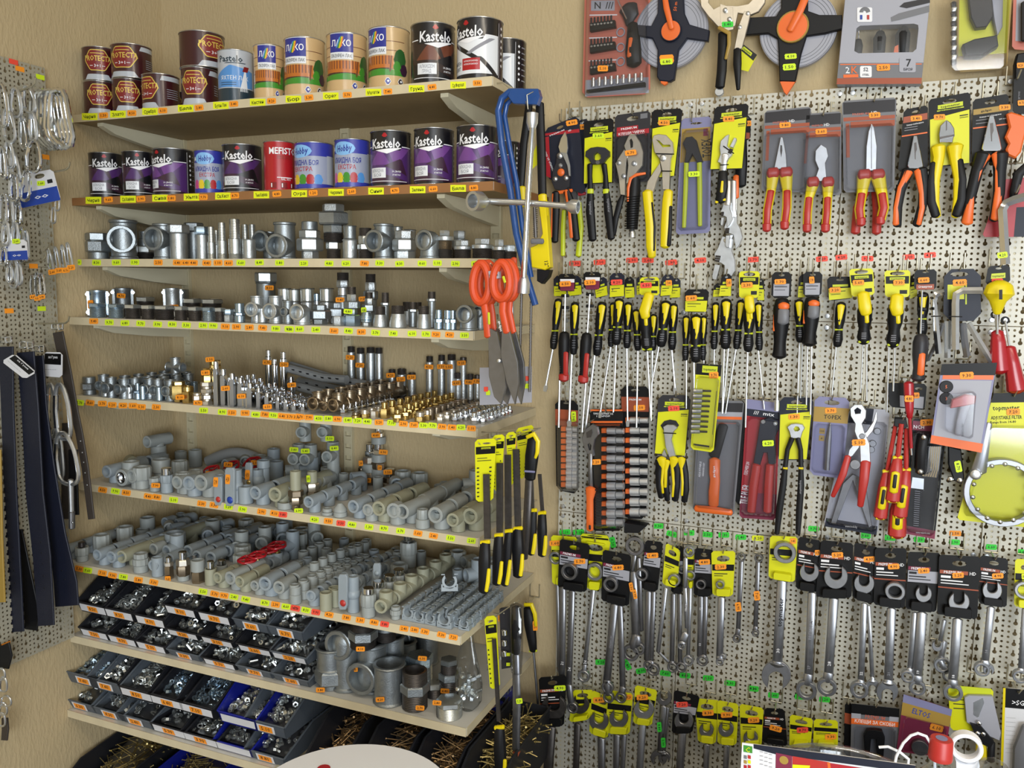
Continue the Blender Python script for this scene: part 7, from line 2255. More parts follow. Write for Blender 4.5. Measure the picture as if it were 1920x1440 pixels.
it.part('jaws',lambda b:(b.poly(it.q((782,230),(810,205),(860,205),(888,245),(885,290),(860,330),(875,380),(910,460),(915,580),(850,580),(845,470),(810,380),(815,330),(785,280)),it.Y-.012,.01,steel,.001,holes=[it.q((808,240),(830,222),(855,240),(850,265),(815,268))]),b.poly(it.q((955,245),(962,300),(930,380),(870,450),(800,540),(765,560),(775,500),(840,420),(890,380),(930,320)),it.Y-.006,.008,steel,.001),b.disc(q1('H',860,412),5,it.Y-.013,.006,dsteel,14),b.disc(q1('H',815,598),9,it.Y-.01,.006,dsteel,16)))
pair(it,[(768,545,40),(735,660,46),(668,805,28)],[(884,580,64),(872,700,58),(848,868,38)],red,Y=it.Y-.01,flat=.5)
it.tag(838,453,w=26,h=12,dy=.013)
for i,(x0,y0,x1,y1,w,sx,sy,ds)in enumerate(((1022,650,978,940,84,1082,330,'first, at the outer side'),(1092,560,1060,828,92,1118,330,'highest one in front'),(1148,640,1106,930,92,1150,360,'beside the black tool pack'),(1098,830,1088,1058,112,1110,700,'lowest of the bunch'))):
 it=It('screwdriver','red and yellow insulated screwdriver hanging handle down, '+ds,'screwdriver','H',sx,sy,-.07-.012*(i==1)+.01*(i==3),'red insulated screwdrivers',hook=i==1)
 it.part('handle',lambda b:b.limb(it.q((x0,y0,w*.6),(x0*.7+x1*.3,y0*.7+y1*.3,w*.9),(x1,y1,w)),it.Y-.014,red))
 it.part('guard',lambda b:b.limb(it.q((x0-w*.3,y0-8,26),(x0+w*.3,y0-10,26)),it.Y-.014,yplast,1.2))
 it.part('grip_inlay',lambda b:(b.limb(it.q((x0*.65+x1*.35,y0*.65+y1*.35,w*.56),(x0*.2+x1*.8,y0*.2+y1*.8,w*.56)),it.Y-.024,yplast,.4),b.limb(it.q((x0*.6+x1*.4,y0*.6+y1*.4,w*.24),(x0*.3+x1*.7,y0*.3+y1*.7,w*.24)),it.Y-.0275,ink,.3)))
 it.part('butt',lambda b:b.limb(it.q((x1-w*.3,y1+4,w*.36),(x1+w*.3,y1+6,w*.36)),it.Y-.015,yplast,1.3))
 it.part('shaft',lambda b:b.bar(it.q((x0,y0),(sx,sy)),it.Y-.014,9 if i else 8,red))
it=It('bundle_holder','small black plastic holder above the red insulated screwdrivers','tool holder','H',1110,300,-.06)
it.part('holder',lambda b:b.poly(it.q((1075,295),(1150,300),(1160,350),(1135,365),(1070,345)),-.095,.024,blackrub,.001))
it=It('black_hanger','black hanger card behind the red voltage tester','hanger card','H',1060,80,-.045)
it.card(((1028,60),(1285,70),(1270,240),(1040,220)),black,[(.3,.5,.95,.95,lgray)],slot=(.8,.2,.2,.08))
it.tag(1212,145,w=14,h=11)
it=It('voltage_tester','slim dark red voltage tester screwdriver with orange sticker','voltage tester','H',1165,60,-.085)
it.part('handle',lambda b:b.limb(it.q((1165,65,62),(1168,180,58),(1170,240,50),(1172,290,34)),it.Y-.01,wheelred))
it.part('shaft',lambda b:(b.bar(it.q((1172,290),(1182,490)),it.Y-.01,6,wheelred),b.bar(it.q((1182,490),(1185,535)),it.Y-.01,3.4,chrome)))
it.tag(1168,166,w=17,h=12,ang=0,dy=.018)
it=It('knife_pack','black clear pack with a wide blade and small parts, red lower edge','tool pack','H',1240,310,-.052)
P4=((1190,295),(1420,310),(1335,1085),(1135,1048))
it.card(P4,black,[(.02,.02,.98,.1,maroon),(0,.93,1,1,maroon)],[('www.valerii.com',.6,.965,.018,inkw,.4),('NCH',.2,.07,.03,inkw,.3)],slot=None)
it.part('blade',lambda b:b.patch(it.q((1190,680),(1265,690),(1262,760),(1180,750)),it.Y-.003,steel))
it.part('coil',lambda b:[b.bar(it.q((1205-i*.6,770+i*14),(1240-i*.6,774+i*14)),it.Y-.004,1.6,inkg)for i in range(17)])
it.blister(P4,.016,.03,.1)
it.tag(1285,322,w=26,h=12)
it=It('folding_hex_keys','folding hex key set with black grips and chrome keys','hex key set','H',1265,400,-.075,hook=False)
it.part('grip',lambda b:b.limb(it.q((1265,420,64),(1250,500,62),(1245,650,66)),it.Y-.014,blackrub,.7))
for x,y in((1266,420),(1243,645)):
 it.part('grip_bolt',lambda b:b.disc(q1('H',x,y),4.5,it.Y-.024,.006,chrome,14,.001))
for i in range(6):
 it.part('hex_key',lambda b:b.tube([onY(*q1('H',1300+i*14,478),it.Y-.01),onY(*q1('H',1285+i*14,640-i*3),it.Y-.01),onY(*q1('H',1262+i*16,670+i*2),it.Y-.008)],.0022+.0002*(6-i),chrome,6))
it.tag(1322,548,tagY,w=20,h=11,dy=.01)
it=It('folding_hex_keys','second folding hex key set, only its black grip in view','hex key set','H',1450,490,-.07,hook=False)
it.part('grip',lambda b:b.poly(it.q((1425,480),(1510,500),(1530,690),(1510,730),(1460,700),(1425,600)),it.Y-.012,.014,blackrub,.002))
for x,y in((1502,702),(1440,695)):
 it.part('grip_bolt',lambda b:b.disc(q1('H',x,y),5,it.Y-.014,.006,chrome,14,.001))
it.part('price_tag',lambda b:sticker(b,*q1('H',1490,610),22,12,it.Y-.0128,tagY,78))
it=It('pipe_cutter','red pipe cutter in a tilted white and orange clear pack','pipe cutter','H',1545,-60,-.1)
P4=((1382,-60),(1745,-70),(1642,520),(1306,456))
it.card(P4,lilac,[(0,0,1,.14,black),(.05,.14,.98,.19,orange),(.04,.2,.96,.9,lgray),(0,.9,1,1,orange)],(),slot=None)
it.part('print',lambda b:[(b.disc(q1('H',1412,y),11,it.Y-.003,.001,ink,18),b.text('%s'%t,*q1('H',1412,y),6,it.Y-.0044,orange,0,center=True))for y,t in((88,'5'),(165,'3'))])
it.part('cutter',lambda b:(b.poly(it.q((1450,175),(1540,140),(1605,150),(1600,200),(1530,215),(1440,230)),it.Y-.02,.018,red,.002),b.limb(it.q((1540,200,60),(1505,320,50),(1490,400,40)),it.Y-.012,lgray,.5),b.text('PROLINE',*q1('H',1512,330),4,it.Y-.021,ink,90,w=24)))
it.blister(((1400,130),(1615,110),(1590,440),(1395,380)),.034,.02,.02)
it.tag(1545,14,w=27,h=13)
it=It('filter_wrench','grey oil filter wrench ring on a large yellow card','oil filter wrench','H',1850,160,-.07)
P4=((1722,130),(2060,120),(2040,1020),(1480,958))
it.card(P4,yellow,[(0,0,1,.075,black)],[('topmaster',.3,.115,.035,ink,.52),('ADJUSTABLE FILTER',.34,.19,.026,ink,.6),('Range from 14-80',.3,.225,.018,ink,.5)],slot=(.2,.03,.2,.01))
it.part('strap_ring',lambda b:b.ring(q1('H',1780,785),61,51,it.Y-.02,.018,satin,40))
it.part('rivet',lambda b:[b.disc(q1('H',1780+196*math.cos(a),785+190*math.sin(a)),4,it.Y-.022,.003,chrome,12,.001)for a in[.3+i*.45 for i in range(14)]])
it.part('handle',lambda b:(b.limb(it.q((1690,330,40),(1660,480,60),(1625,640,90)),it.Y-.02,satin,.3),b.disc(q1('H',1605,665),9,it.Y-.03,.012,steel,18,.001)))
it.blister(P4,.03,.06,.25)
it.tag(1850,252,w=26,h=12)
# ------------------------------------------------------------------ spanners
def ospan(b,it,c,r,ang,m,Y,th=.007):
 a0=math.radians(ang)
 pts=[(c[0]+r*math.cos(a0+t),c[1]+r*math.sin(a0+t))for t in[math.radians(38+i*284/18)for i in range(19)]]
 inn=[(c[0]+r*.5*math.cos(a0+t)+r*.24*math.cos(a0),c[1]+r*.5*math.sin(a0+t)+r*.24*math.sin(a0))for t in[math.radians(290-i*220/12)for i in range(13)]]
 tip=lambda s:(c[0]+r*1.04*math.cos(a0+s*.52),c[1]+r*1.04*math.sin(a0+s*.52))
 b.poly(it.q(*(pts+[tip(-1)]+inn+[tip(1)])),Y,th,m,.001)
def wr(label,k,cp,col,head,shafts,tg=None,Y=-.062,m=satin,ends=(),nums=(),cat='spanner',group='carded spanners'):
 hx,hy=((cp[0][0]+cp[1][0])/2,(cp[0][1]+cp[1][1])/2+24)if cp else(head[1],head[2])
 it=It('spanner',label,cat,k,hx,hy,Y,group)
 if cp:
  if col=='y':
   it.card(cp,yellow,[(.02,.3,.98,.44,black),(.1,.5,.7,.52,ink),(.1,.55,.5,.565,ink)],[('topmaster',.5,.19,.05,ink,.5)],slot=(.5,.17,.56,.09),r=4)
  else:
   hd=col=='h'
   it.card(cp,black,[(.03,.25,.72,.31,brown if hd else maroon),(.03,.32,.97,.52,black if hd else lgray),(.06,.34,.3,.38,inkw if hd else ink),(.06,.41,.6,.43,inkw if hd else ink),(.06,.46,.75,.475,inkw if hd else ink),(.0,.53,1,.55,brown if hd else black)],[('PREMIUM',.34,.28,.045,inkw,.42)]+([('HD',.84,.28,.055,inkw)]if hd else[]),slot=(.5,.13,.36,.06),r=4)
  P=[it.pp[i]for i in range(4)]
  it.part('clip',lambda b:b.poly(quad(band(P,.18,.86,.86,1.02),2),it.Y-.016,.014,yellow if col=='y' else black,.001))
 ty,x,y,r=head[:4]
 s=CROPS[k][2]
 Yh=it.Y-.012
 def hd_(b):
  if ty=='r':
   b.ring(q1(k,x,y),r/s,r*.64/s,Yh-.004,.012,m,24)
  else:
   ospan(b,it,(x,y),r,-90,m,Yh)
 it.part('head',hd_)
 for i,(x0,y0,x1,y1,w)in enumerate(shafts):
  h=it.part('shaft',lambda b:b.limb(it.q((x0,y0,w),(x0*.5+x1*.5,y0*.5+y1*.5,w*.92),(x1,y1,w*.96)),Yh+.002+.003*i,m,.42))
  if i<len(nums):
   for tx,f,hh,aa,mm in nums[i]:
    px=q1(k,x0+(x1-x0)*f,y0+(y1-y0)*f)
    it.part('stamp',lambda b:b.text(tx,px[0],px[1],hh,Yh+.0015+.003*i-w*.5*.42/s*mpp(it.o),mm,aa,center=True),h)
 for e in ends:
  sx,sy,sw=min(((q[2],q[3],q[4])for q in shafts),key=lambda q:(q[0]-e[1])**2+(q[1]-e[2])**2)
  dd=math.hypot(e[1]-sx,e[2]-sy)
  if dd>e[3]*.6:
   f=max(0,dd-e[3]*.8)/dd
   it.part('neck',lambda b:b.limb(it.q((sx,sy-6,sw),(sx+(e[1]-sx)*f*.5,sy+(e[2]-sy)*f*.5,sw*1.0),(sx+(e[1]-sx)*f,sy+(e[2]-sy)*f,max(sw,e[3]*1.1))),Yh+.001,m,.36))
  it.part('end',(lambda b:b.ring(q1(k,e[1],e[2]),e[3]/s,e[3]*.62/s,Yh-.002,.011,m,24))if e[0]=='r' else(lambda b:ospan(b,it,(e[1],e[2]),e[3],e[4]if len(e)>4 else 90,m,Yh)))
 if tg:
  it.tag(*tg)
 return it
RS='ring spanners on '
wr('ring spanners behind a yellow card, first beside the shelves','I',((148,104),(368,122),(330,520),(158,515)),'y',('r',180,298,52),[(200,520,215,1250,30)],(182,172),Y=-.045)
wr(RS+'a yellow card between the first two black cards','I',((398,128),(648,152),(565,562),(442,552)),'y',('r',510,415,72),[(500,565,430,1200,40)],None,Y=-.052,ends=(('r',418,1290,50),),nums=(((('24',.95,5,-80,inkw),)),))
wr('yellow card edge behind the second black ring spanner card','I',((395,90),(632,108),(630,200),(400,160)),'y',('r',600,300,30),[(600,330,610,620,20)],None,Y=-.044)
wr('ring spanners on the first black card beside the shelves','I',((222,134),(472,182),(445,582),(204,545)),'b',('r',298,415,68),[(245,550,240,1290,62),(325,575,296,1370,58)],(388,325),Y=-.068,m=dsteel,ends=(('r',325,1555,46),),nums=((('21',.85,5,-80,inkw),),(('24',.82,5,-80,inkw),)))
wr('ring spanners on the second black card from the shelves','I',((582,226),(818,272),(800,700),(568,652)),'b',('r',643,523,60),[(680,690,615,1330,70),(725,700,750,1390,56)],(708,376),Y=-.074,m=dsteel,ends=(('r',618,1385,48),('r',625,1470,44),('r',730,1470,44)),nums=((('PREMIUM',.48,4,-84,inkg),),))
it=wr('bunch of uncarded offset ring spanners, thick dark ones','I',None,'',('r',845,200,76),[(850,270,830,400,34),(835,420,860,960,78),(880,300,905,900,44)],None,Y=-.062,m=dsteel,ends=(('r',812,1095,66),('r',880,1060,50)),group='loose spanners')
for x,y in((820,540),(850,600)):
 it.part('price_tag',lambda b:sticker(b,*q1('I',x,y),18,7,it.Y-.022,tagO,80))
wr('ring spanners on a narrow tilted black card with white label','I',((938,146),(1085,165),(1040,578),(895,545)),'b',('r',905,440,50),[(965,580,950,1150,52),(1005,580,985,1170,48)],(998,275),Y=-.066,m=dsteel,ends=(('r',1000,1235,50),('r',960,1200,40)))
wr('angled ring spanner on a torn yellow card','I',((1110,168),(1230,232),(1205,545),(1078,515)),'y',('r',1176,484,50),[(1108,550,1045,1080,38),(1045,1080,1130,1165,26)],None,Y=-.074)
wr('pair of slim ring spanners behind a short black card','I',((1190,195),(1255,195),(1250,592),(1150,585)),'b',('r',1240,400,30),[(1172,600,1160,1170,42),(1225,600,1228,1180,40)],None,Y=-.056,m=dsteel,ends=(('r',1162,1215,42),('r',1235,1215,42)))
wr('uncarded polished offset spanner in front of the slim pair','I',None,'',('r',1300,245,44),[(1275,300,1270,540,40),(1270,540,1285,880,34),(1275,930,1245,1010,62)],None,Y=-.088,ends=(('r',1238,1035,30),),group='loose spanners',nums=((),(('18x19',.5,4,-86,inkw),)))
wr('ring spanner on a yellow card behind the polished offset spanner','I',((1285,200),(1350,205),(1335,545),(1295,545)),'y',('r',1312,445,40),[(1312,550,1296,1120,36)],None,Y=-.056,ends=(('r',1294,1160,42),))
wr('ring spanners on a black card beside the last yellow ring spanner card','I',((1350,210),(1512,230),(1500,612),(1342,608)),'b',('r',1400,522,40),[(1402,620,1392,1120,48),(1442,620,1430,1120,44)],(1432,330),Y=-.064,m=dsteel,ends=(('r',1412,1160,44),),nums=((('12',.2,4,-86,inkw),('13',.8,4,-86,inkw)),))
wr('ring spanners on the last yellow card before the two loose ones','I',((1490,238),(1692,238),(1670,615),(1500,608)),'y',('r',1562,522,34),[(1575,630,1560,1130,62)],(1568,370),Y=-.072,ends=(('r',1558,1170,30),('r',1585,1130,26)))
for ds,a,sh,e,t in(('first of the two',(1738,295,34),(1742,310,1715,900,40),(1702,975,32),(1715,705)),('second of the two',(1885,300,34),(1882,320,1860,880,40),(1858,930,28),(1872,612))):
 it=wr('small uncarded offset spanner hanging alone, '+ds,'I',None,'',('r',)+a,[sh],None,Y=-.05,m=dsteel,ends=(('r',)+e,),group='loose spanners')
 it.part('price_tag',lambda b:sticker(b,*q1('I',*t),18,11,it.Y-.018,tagO,84))
wr('largest combination spanner, ring up on a yellow card, dark open jaw down','J',((128,92),(322,100),(302,420),(116,390)),'y',('r',230,215,72),[(212,415,178,990,72)],(290,130,tagO,12),Y=-.066,ends=(('o',170,1080,104,95),),nums=((('topmaster',.38,9,-86,ink),('30',.85,6,-86,inkw)),))
BC='combination spanner on a black card, '
for ds,cp,col,hd_,sh,tg,en,nm,Y in(('open jaw partly hidden, first of the row',((330,98),(488,128),(462,492),(308,465)),'h',('o',405,350,68),[(425,500,398,1080,60)],(462,212,tagO,10),(('r',383,1188,66),),((('PREMIUM',.45,6,-86,inkg),('27',.9,5,-86,inkg)),),-.062),('broad open jaw at the card middle',((488,122),(716,148),(702,532),(448,522)),'h',('o',592,385,84),[(578,540,540,1070,66)],(603,228),(('r',528,1165,62),),((('28',.86,6,-86,inkw),),),-.07),('yellow backed, two spanners crossing behind',((722,140),(892,176),(862,572),(708,530)),'h',('o',792,432,72),[(792,575,768,1120,46),(822,590,850,1100,30)],(828,258),(('r',757,1185,58),('o',850,1160,50,100)),((('22',.9,5,-86,inkw),),),-.064),('ring end up and open jaw down',((868,178),(1092,182),(1080,604),(858,578)),'h',('r',1010,490,62),[(985,610,962,1120,62)],(1000,310),(('o',955,1195,78,92),),((('21',.9,5,-86,inkg),),),-.072),('white labelled, shiny narrow jaw',((1102,206),(1332,216),(1300,632),(1082,608)),'b',('o',1212,505,58),[(1200,640,1168,1090,70),(1150,640,1115,1040,40)],(1212,340),(('r',1168,1170,52),('r',1100,1090,42)),((('19',.92,5,-86,inkw),),),-.07),('large card in front, bold white jaw',((1322,226),(1612,242),(1590,682),(1306,645)),'h',('o',1462,562,74),[(1452,685,1418,1120,66)],(1455,372),(('r',1420,1205,60),),((('18',.92,5,-86,inkw),),),-.08),('shorter one, last full card before the wall edge',((1612,230),(1808,256),(1798,598),(1600,570)),'h',('o',1697,480,70),[(1688,600,1645,985,52)],(1735,376),(('r',1625,1040,48),('o',1672,1040,40,90)),((('14',.8,5,-86,inkg),),),-.066)):
 wr(BC+ds,'J',cp,col,hd_,sh,tg,Y,ends=en,nums=nm)
wr('small shiny combination spanners half hidden behind the large front card','J',None,'',('o',1310,870,40),[(1360,690,1330,830,30),(1360,840,1330,980,40)],None,Y=-.05,ends=(('r',1345,1010,52),('r',1395,1085,44)),group='loose spanners')
wr('spanner on a yellow card cut by the picture edge','J',((1858,256),(2040,262),(2030,610),(1850,590)),'y',('r',1925,480,60),[(1930,610,1900,1040,44)],(1918,380,tagYl,8),Y=-.066,ends=(('r',1895,1090,46),))
YC='lowest row spanner on a yellow card, '
for ds,cp,col,hd_,sh,tg,m,Y in(('dark open jaw, lowest row spanner on a black card beside the shelves',((44,226),(278,206),(255,630),(68,634)),'h',('o',168,480,104),[(148,640,110,1200,92)],(222,314,tagY),dark,-.09),(YC+'dark jaw behind the ring spanner tips',((330,330),(505,330),(470,575),(300,600)),'y',('o',388,455,76),[(370,620,350,1180,60)],None,dark,-.058),(YC+'brown jaw under the crossed rings',((490,330),(655,400),(622,735),(468,690)),'y',('o',548,592,80),[(570,740,575,1200,70)],(548,414),dsteel,-.06),(YC+'two spanners below the crossed rings',((625,330),(835,360),(805,700),(602,690)),'y',('o',712,572,78),[(700,710,688,1200,60),(760,710,735,1200,46)],(800,390,tagO,12),dsteel,-.066),(YC+'bent top, large bright jaw',((852,288),(1038,332),(990,630),(836,610)),'y',('o',924,494,84),[(915,600,880,1200,66)],(912,392),satin,-.074),('black carded spanner with red sticker in the lowest row',((1178,330),(1394,382),(1330,690),(1158,690)),'b',('o',1258,592,80),[(1246,690,1215,1200,72)],(1245,452,tagR),dsteel,-.076),(YC+'first of three after the red sticker',((1352,400),(1560,418),(1525,782),(1378,762)),'y',('o',1448,668,60),[(1452,790,1440,1200,50)],(1462,522),dsteel,-.066),(YC+'second of three after the red sticker',((1540,415),(1718,448),(1700,792),(1542,780)),'y',('o',1612,660,64),[(1620,795,1600,1200,50)],(1618,538),dsteel,-.07)):
 wr(ds,'K',cp,col,hd_,sh,tg,Y,m)
for ds,cp,col,hd_,sh,tg in((YC+'third of three after the red sticker',((58,348),(216,378),(202,622),(68,642)),'y',('o',130,575,48),[(125,640,120,900,40)],(150,455)),('tilted black carded spanner above the flyer',((222,375),(352,384),(372,625),(206,600)),'h',('o',285,620,40),[(285,640,285,900,36)],(295,510,tagO,24,10,15)),(YC+'with red sticker, above the flyer',((388,418),(540,448),(522,635),(384,630)),'y',('o',450,640,40),[(450,660,450,900,36)],(470,520,tagR)),(YC+'last one before the tool packs',((545,448),(702,458),(702,632),(540,622)),'y',('o',620,640,40),[(620,660,620,900,36)],(655,564))):
 wr(ds,'L',cp,col,hd_,sh,tg,-.066,dsteel)
it=wr('bunch of dark uncarded open spanners with green stickers','K',None,'',('o',1095,400,62),[(1090,470,1065,850,62),(1120,480,1090,850,40)],None,Y=-.05,m=dsteel,ends=(('o',1050,900,70,95),('o',1095,900,50,70)),group='loose spanners')
for x,y in((1055,640),(1088,770)):
 it.part('price_tag',lambda b:sticker(b,*q1('K',x,y),19,8,it.Y-.024,tagG,86))
it=It('clamp_pliers','pipe clamp pliers in a black and grey clear pack above the bottle','pliers','L',950,370,-.06)
P4=((792,346),(1105,380),(1080,760),(782,760))
it.card(P4,gray,[(0,0,1,.16,black),(0,.15,.2,.23,lgray),(.8,.15,1,.23,lgray),(0,.23,1,.32,orange)],[('PREMIUM',.5,.19,.06,coral,.42),('КЛЕЩИ ЗА СКОБИ',.5,.275,.05,inkw,.84)],slot=(.5,.06,.3,.05))
it.part('jaws',lambda b:b.poly(it.q((870,560),(890,525),(940,520),(990,530),(1010,580),(1000,700),(960,720),(950,580),(920,580),(905,720),(880,700)),it.Y-.016,.012,blackrub,.001))
it.blister(P4,.026,.04,.34)
it=It('tool_pack','black and brown pack edge behind the pipe clamp pliers','tool pack','L',770,350,-.045)
it.card(((748,338),(800,345),(795,700),(740,680)),black,[(.0,.2,1,.4,brown)],slot=None)
it=It('cutting_pack','purple and cream clear pack with orange sticker behind the bottle','tool pack','L',1280,300,-.068)
P4=((1132,285),(1450,385),(1400,700),(1085,660))
it.card(P4,maroon,[(0,0,1,.14,lilac),(0,.14,1,.36,tan)],[('ELTOS',.4,.24,.09,blue,.36)],slot=(.5,.2,.2,.05))
it.part('hole_saw',lambda b:b.disc(q1('L',1240,640),14,it.Y-.012,.01,dsteel,18))
it.blister(P4,.02,.04,.36)
it.tag(1348,506,w=26,h=12,ang=14)
it=It('knife_pack','yellow pack with grey guarded shears beside the white ring handle','shears','L',1610,215,-.066)
it.card(((1422,225),(1722,252),(1690,525),(1440,520)),yellow,[(.05,.0,.95,.14,ylime),(.1,.3,.35,.32,ink),(.1,.4,.4,.42,ink),(.1,.5,.35,.52,ink)],slot=(.6,.06,.2,.04))
it.part('guard',lambda b:b.poly(it.q((1530,310),(1560,295),(1715,300),(1770,540),(1760,590),(1690,560),(1545,470)),it.Y-.01,.008,lgray,.001))
it.part('blade',lambda b:b.poly(it.q((1590,340),(1650,310),(1660,340),(1620,440),(1590,420)),it.Y-.0108,.001,steel,0))
it.part('lever',lambda b:(b.poly(it.q((1570,480),(1640,500),(1725,600),(1700,640),(1620,600)),it.Y-.018,.01,blackrub,.001),b.limb(it.q((1640,600,60),(1640,700,70)),it.Y-.01,yplast),b.limb(it.q((1710,600,40),(1700,720,50)),it.Y-.01,blackrub)))
it.part('pivot',lambda b:[b.disc(q1('L',x,y),4,it.Y-.02,.004,chrome,12,.001)for x,y in((1618,545),(1655,550),(1628,480))])
it=It('tool_pack','black and white card with a dark handle at the lower wall edge','tool pack','L',1880,280,-.07)
it.card(((1800,245),(2000,262),(1990,900),(1780,880)),paper,[(0,0,1,.2,black),(-.08,0,0,.8,yplast)],[('>SG',.42,.14,.05,inkw,.4)]+[('-----',.2,.3+i*.045,.008,ink,.3)for i in range(9)],slot=None)
it.part('handle',lambda b:b.limb(it.q((1950,500,80),(1900,640,90),(1890,900,90)),it.Y-.014,gray))
# ------------------------------------------------------------------ tools hanging at the end of the shelves
Ye=-.44
it=It('lug_wrench','chrome four way wheel wrench cross hanging in front of the shelf end','wheel wrench','o',986,380,Ye,hook=False)
it.part('cross_bar',lambda b:b.bar([(905,377),(986,380),(1070,387)],Ye,11,steel,12))
it.part('upright_bar',lambda b:b.bar([(998,240),(990,370),(982,520)],Ye-.012,11,chrome,12))
for x0,y0,x1,y1,ra,rb in((912,378,886,377,13,18),(1062,386,1084,388,11,13),(997,245,998.5,212,9,11),(983,515,981,550,10,12)):
 def so(b):
  p0,p1=onY(x0,y0,Ye-.006),onY(x1,y1,Ye-.006-(.034 if x1==886 else 0))
  d=(p1-p0)
  x,y=frame_of(d)
  M=Matrix((x,y,d.normalized())).transposed().to_4x4()
  M.translation=p0
  k,L=mpp(p0),d.length
  b.lathe([(0,0),(ra*.6*k,0),(rb*k,L*.45),(rb*k,L),(rb*.72*k,L),(rb*.68*k,L*.3),(0,L*.3)],steel,M,16)
 it.part('socket',so)
Ys=-.3
it=It('hacksaw','blue tubular hacksaw frame hanging behind the wheel wrench','hacksaw','o',965,175,Ys)
for i,pts in enumerate((((980,172),(956,172),(941,184),(934,208),(941,272),(957,358),(968,438),(988,521),(1004,572)),((985,182),(962,184),(950,196),(946,218),(955,272),(969,344),(980,430),(996,520)))):
 it.part('frame_tube',lambda b:b.bar(pts,Ys-.012*(1-i),13-3*i,blueenamel,12))
it.part('end_plate',lambda b:b.poly([(957,166),(1008,166),(1012,180),(1006,196),(962,194),(952,180)],Ys-.02,.016,blueenamel,.001))
it.part('wire_loop',lambda b:b.bar([(986,190),(990,205),(988,178),(1000,172)],Ys-.03,2,wire))
for x0,y0,x1,y1,ds in((978,548,974,706,'thin dark saw blade rod under the wheel wrench socket'),(996,566,993,735,'second thin dark saw blade rod beside the plaster wall')):
 it=It('saw_blade',ds,'saw blade','o',x0,y0,Ys-.01,hook=False)
 it.part('rod',lambda b:b.bar([(x0,y0),(x1,y1)],Ys-.01,4.6,dark))
 it.part('tooth',lambda b:[b.bar([(x0+(x1-x0)*t/30-2.6,y0+(y1-y0)*t/30),(x0+(x1-x0)*t/30+2.6,y0+(y1-y0)*t/30+1)],Ys-.01,2.2,dsteel,5)for t in range(30)])
it=It('bolt_cutter','yellow and black hand tool with a threaded rod beside the wheel wrench','hand tool','d',1820,-420,-.28,hook=False)
it.part('tube_handle',lambda b:b.limb([(1012,195,17),(1015,280,18),(1017,366,17)],-.29,blackrub))
it.part('tube_sleeve',lambda b:b.limb([(1017,366,17),(1020,405,17)],-.292,yplast))
it.part('second_handle',lambda b:b.limb([(993,190,15),(982,270,16),(976,350,16)],-.25,blackrub))
it.part('second_sleeve',lambda b:b.limb([(978,352,17),(980,385,17)],-.252,yplast))
it.part('body',lambda b:b.poly(it.q((1800,60),(1850,60),(1862,200),(1885,540),(1850,562),(1752,542),(1742,400),(1790,378),(1830,300)),-.3,.02,yplast,.002))
it.part('threaded_rod',lambda b:(b.bar(it.q((1775,110),(1785,330)),-.305,7,dark),[b.bar(it.q((1764,120+i*14),(1798,124+i*14)),-.305,2.4,dsteel)for i in range(15)]))
it.part('collar',lambda b:b.limb(it.q((1755,355,40),(1835,355,40)),-.306,gray))
it.part('foot',lambda b:b.poly(it.q((1790,555),(1885,560),(1870,610),(1825,662),(1790,640)),-.298,.02,blackrub,.002))
it.part('print',lambda b:b.text('12"',*q1('d',1845,500),7,-.3005,ink,80))
it.part('card',lambda b:b.poly(Q('b',(1880,930),(1905,1050),(1840,1110),(1830,1040)),-.27,.0012,yellow,0))
def shears(label,dx,Y,group='orange handled shears'):
 it=It('tin_shears',label,'shears','d',1470+dx,540,Y,group,hook=dx==0)
 for c,rx,ry,leg,par_ in(((1392,655),58,140,((1410,790),(1425,880),(1438,1040)),0),((1540,640),60,130,((1550,770),(1545,860),(1575,1010)),1)):
  pts=[q1('d',c[0]+dx+rx*math.cos(t)*(1+.12*math.sin(t)),c[1]+ry*math.sin(t))for t in[2*PI*i/22 for i in range(22)]]
  h=it.part('handle',lambda b:(b.tube([onY(x,y,Y-.01*par_)for x,y in pts],.0084,orangeh,10,True),b.limb(it.q(*[(x+dx,y,56)for x,y in leg]),Y-.01*par_,orangeh,.7)))
 it.part('blade',lambda b:b.poly(Q('f',*[(x+dx,y)for x,y in((1440,-100),(1500,-70),(1560,160),(1570,330),(1532,455),(1482,400),(1445,250))]),Y-.002,.006,dsteel,.001))
 it.part('blade',lambda b:b.poly(Q('f',*[(x+dx,y)for x,y in((1540,-110),(1592,-80),(1652,150),(1660,300),(1632,455),(1572,300),(1530,100))]),Y-.012,.006,dsteel,.001))
 it.part('bolt',lambda b:[b.disc(q1('f',x+dx,y),4,Y-.015+.004,.006,steel,12,.001)for x,y in((1515,142),(1598,146))])
 return it
it=shears('orange handled tin shears in front at the shelf end',0,-.462)
it.part('size_mark',lambda b:b.limb(it.q((1445,870,18),(1448,950,18)),it.Y-.0125,ylime,.3))
it.part('size_mark',lambda b:b.limb(it.q((1550,610,20),(1562,650,20)),it.Y-.018,ylime,.3))
it.part('print',lambda b:b.text('gadget',*q1('d',1515,930),4,it.Y-.024,inkw,80,w=20))
it.part('label_band',lambda b:(b.poly(it.q((1440,570),(1515,560),(1520,620),(1450,640)),it.Y-.014,.01,lgray,.001),b.text('TRUPER',*q1('d',1480,600),3.4,it.Y-.0146,ink,-6,center=True)))
shears('second orange handled tin shears, close behind the front pair',44,-.435)
it=It('snips_handle','red handled tool hanging behind the orange shears','hand tool','d',1620,480,-.33,hook=False)
it.part('handle',lambda b:b.limb(it.q((1625,480,50),(1630,620,54),(1610,750,50)),-.34,orangeh))
it.part('blade',lambda b:b.limb(it.q((1605,750,40),(1600,960,60)),-.335,dsteel,.4))
it=It('tag_card','grey clear strip with red and lime stickers behind the shears','hanging strip','f',1560,180,-.3,hook=False)
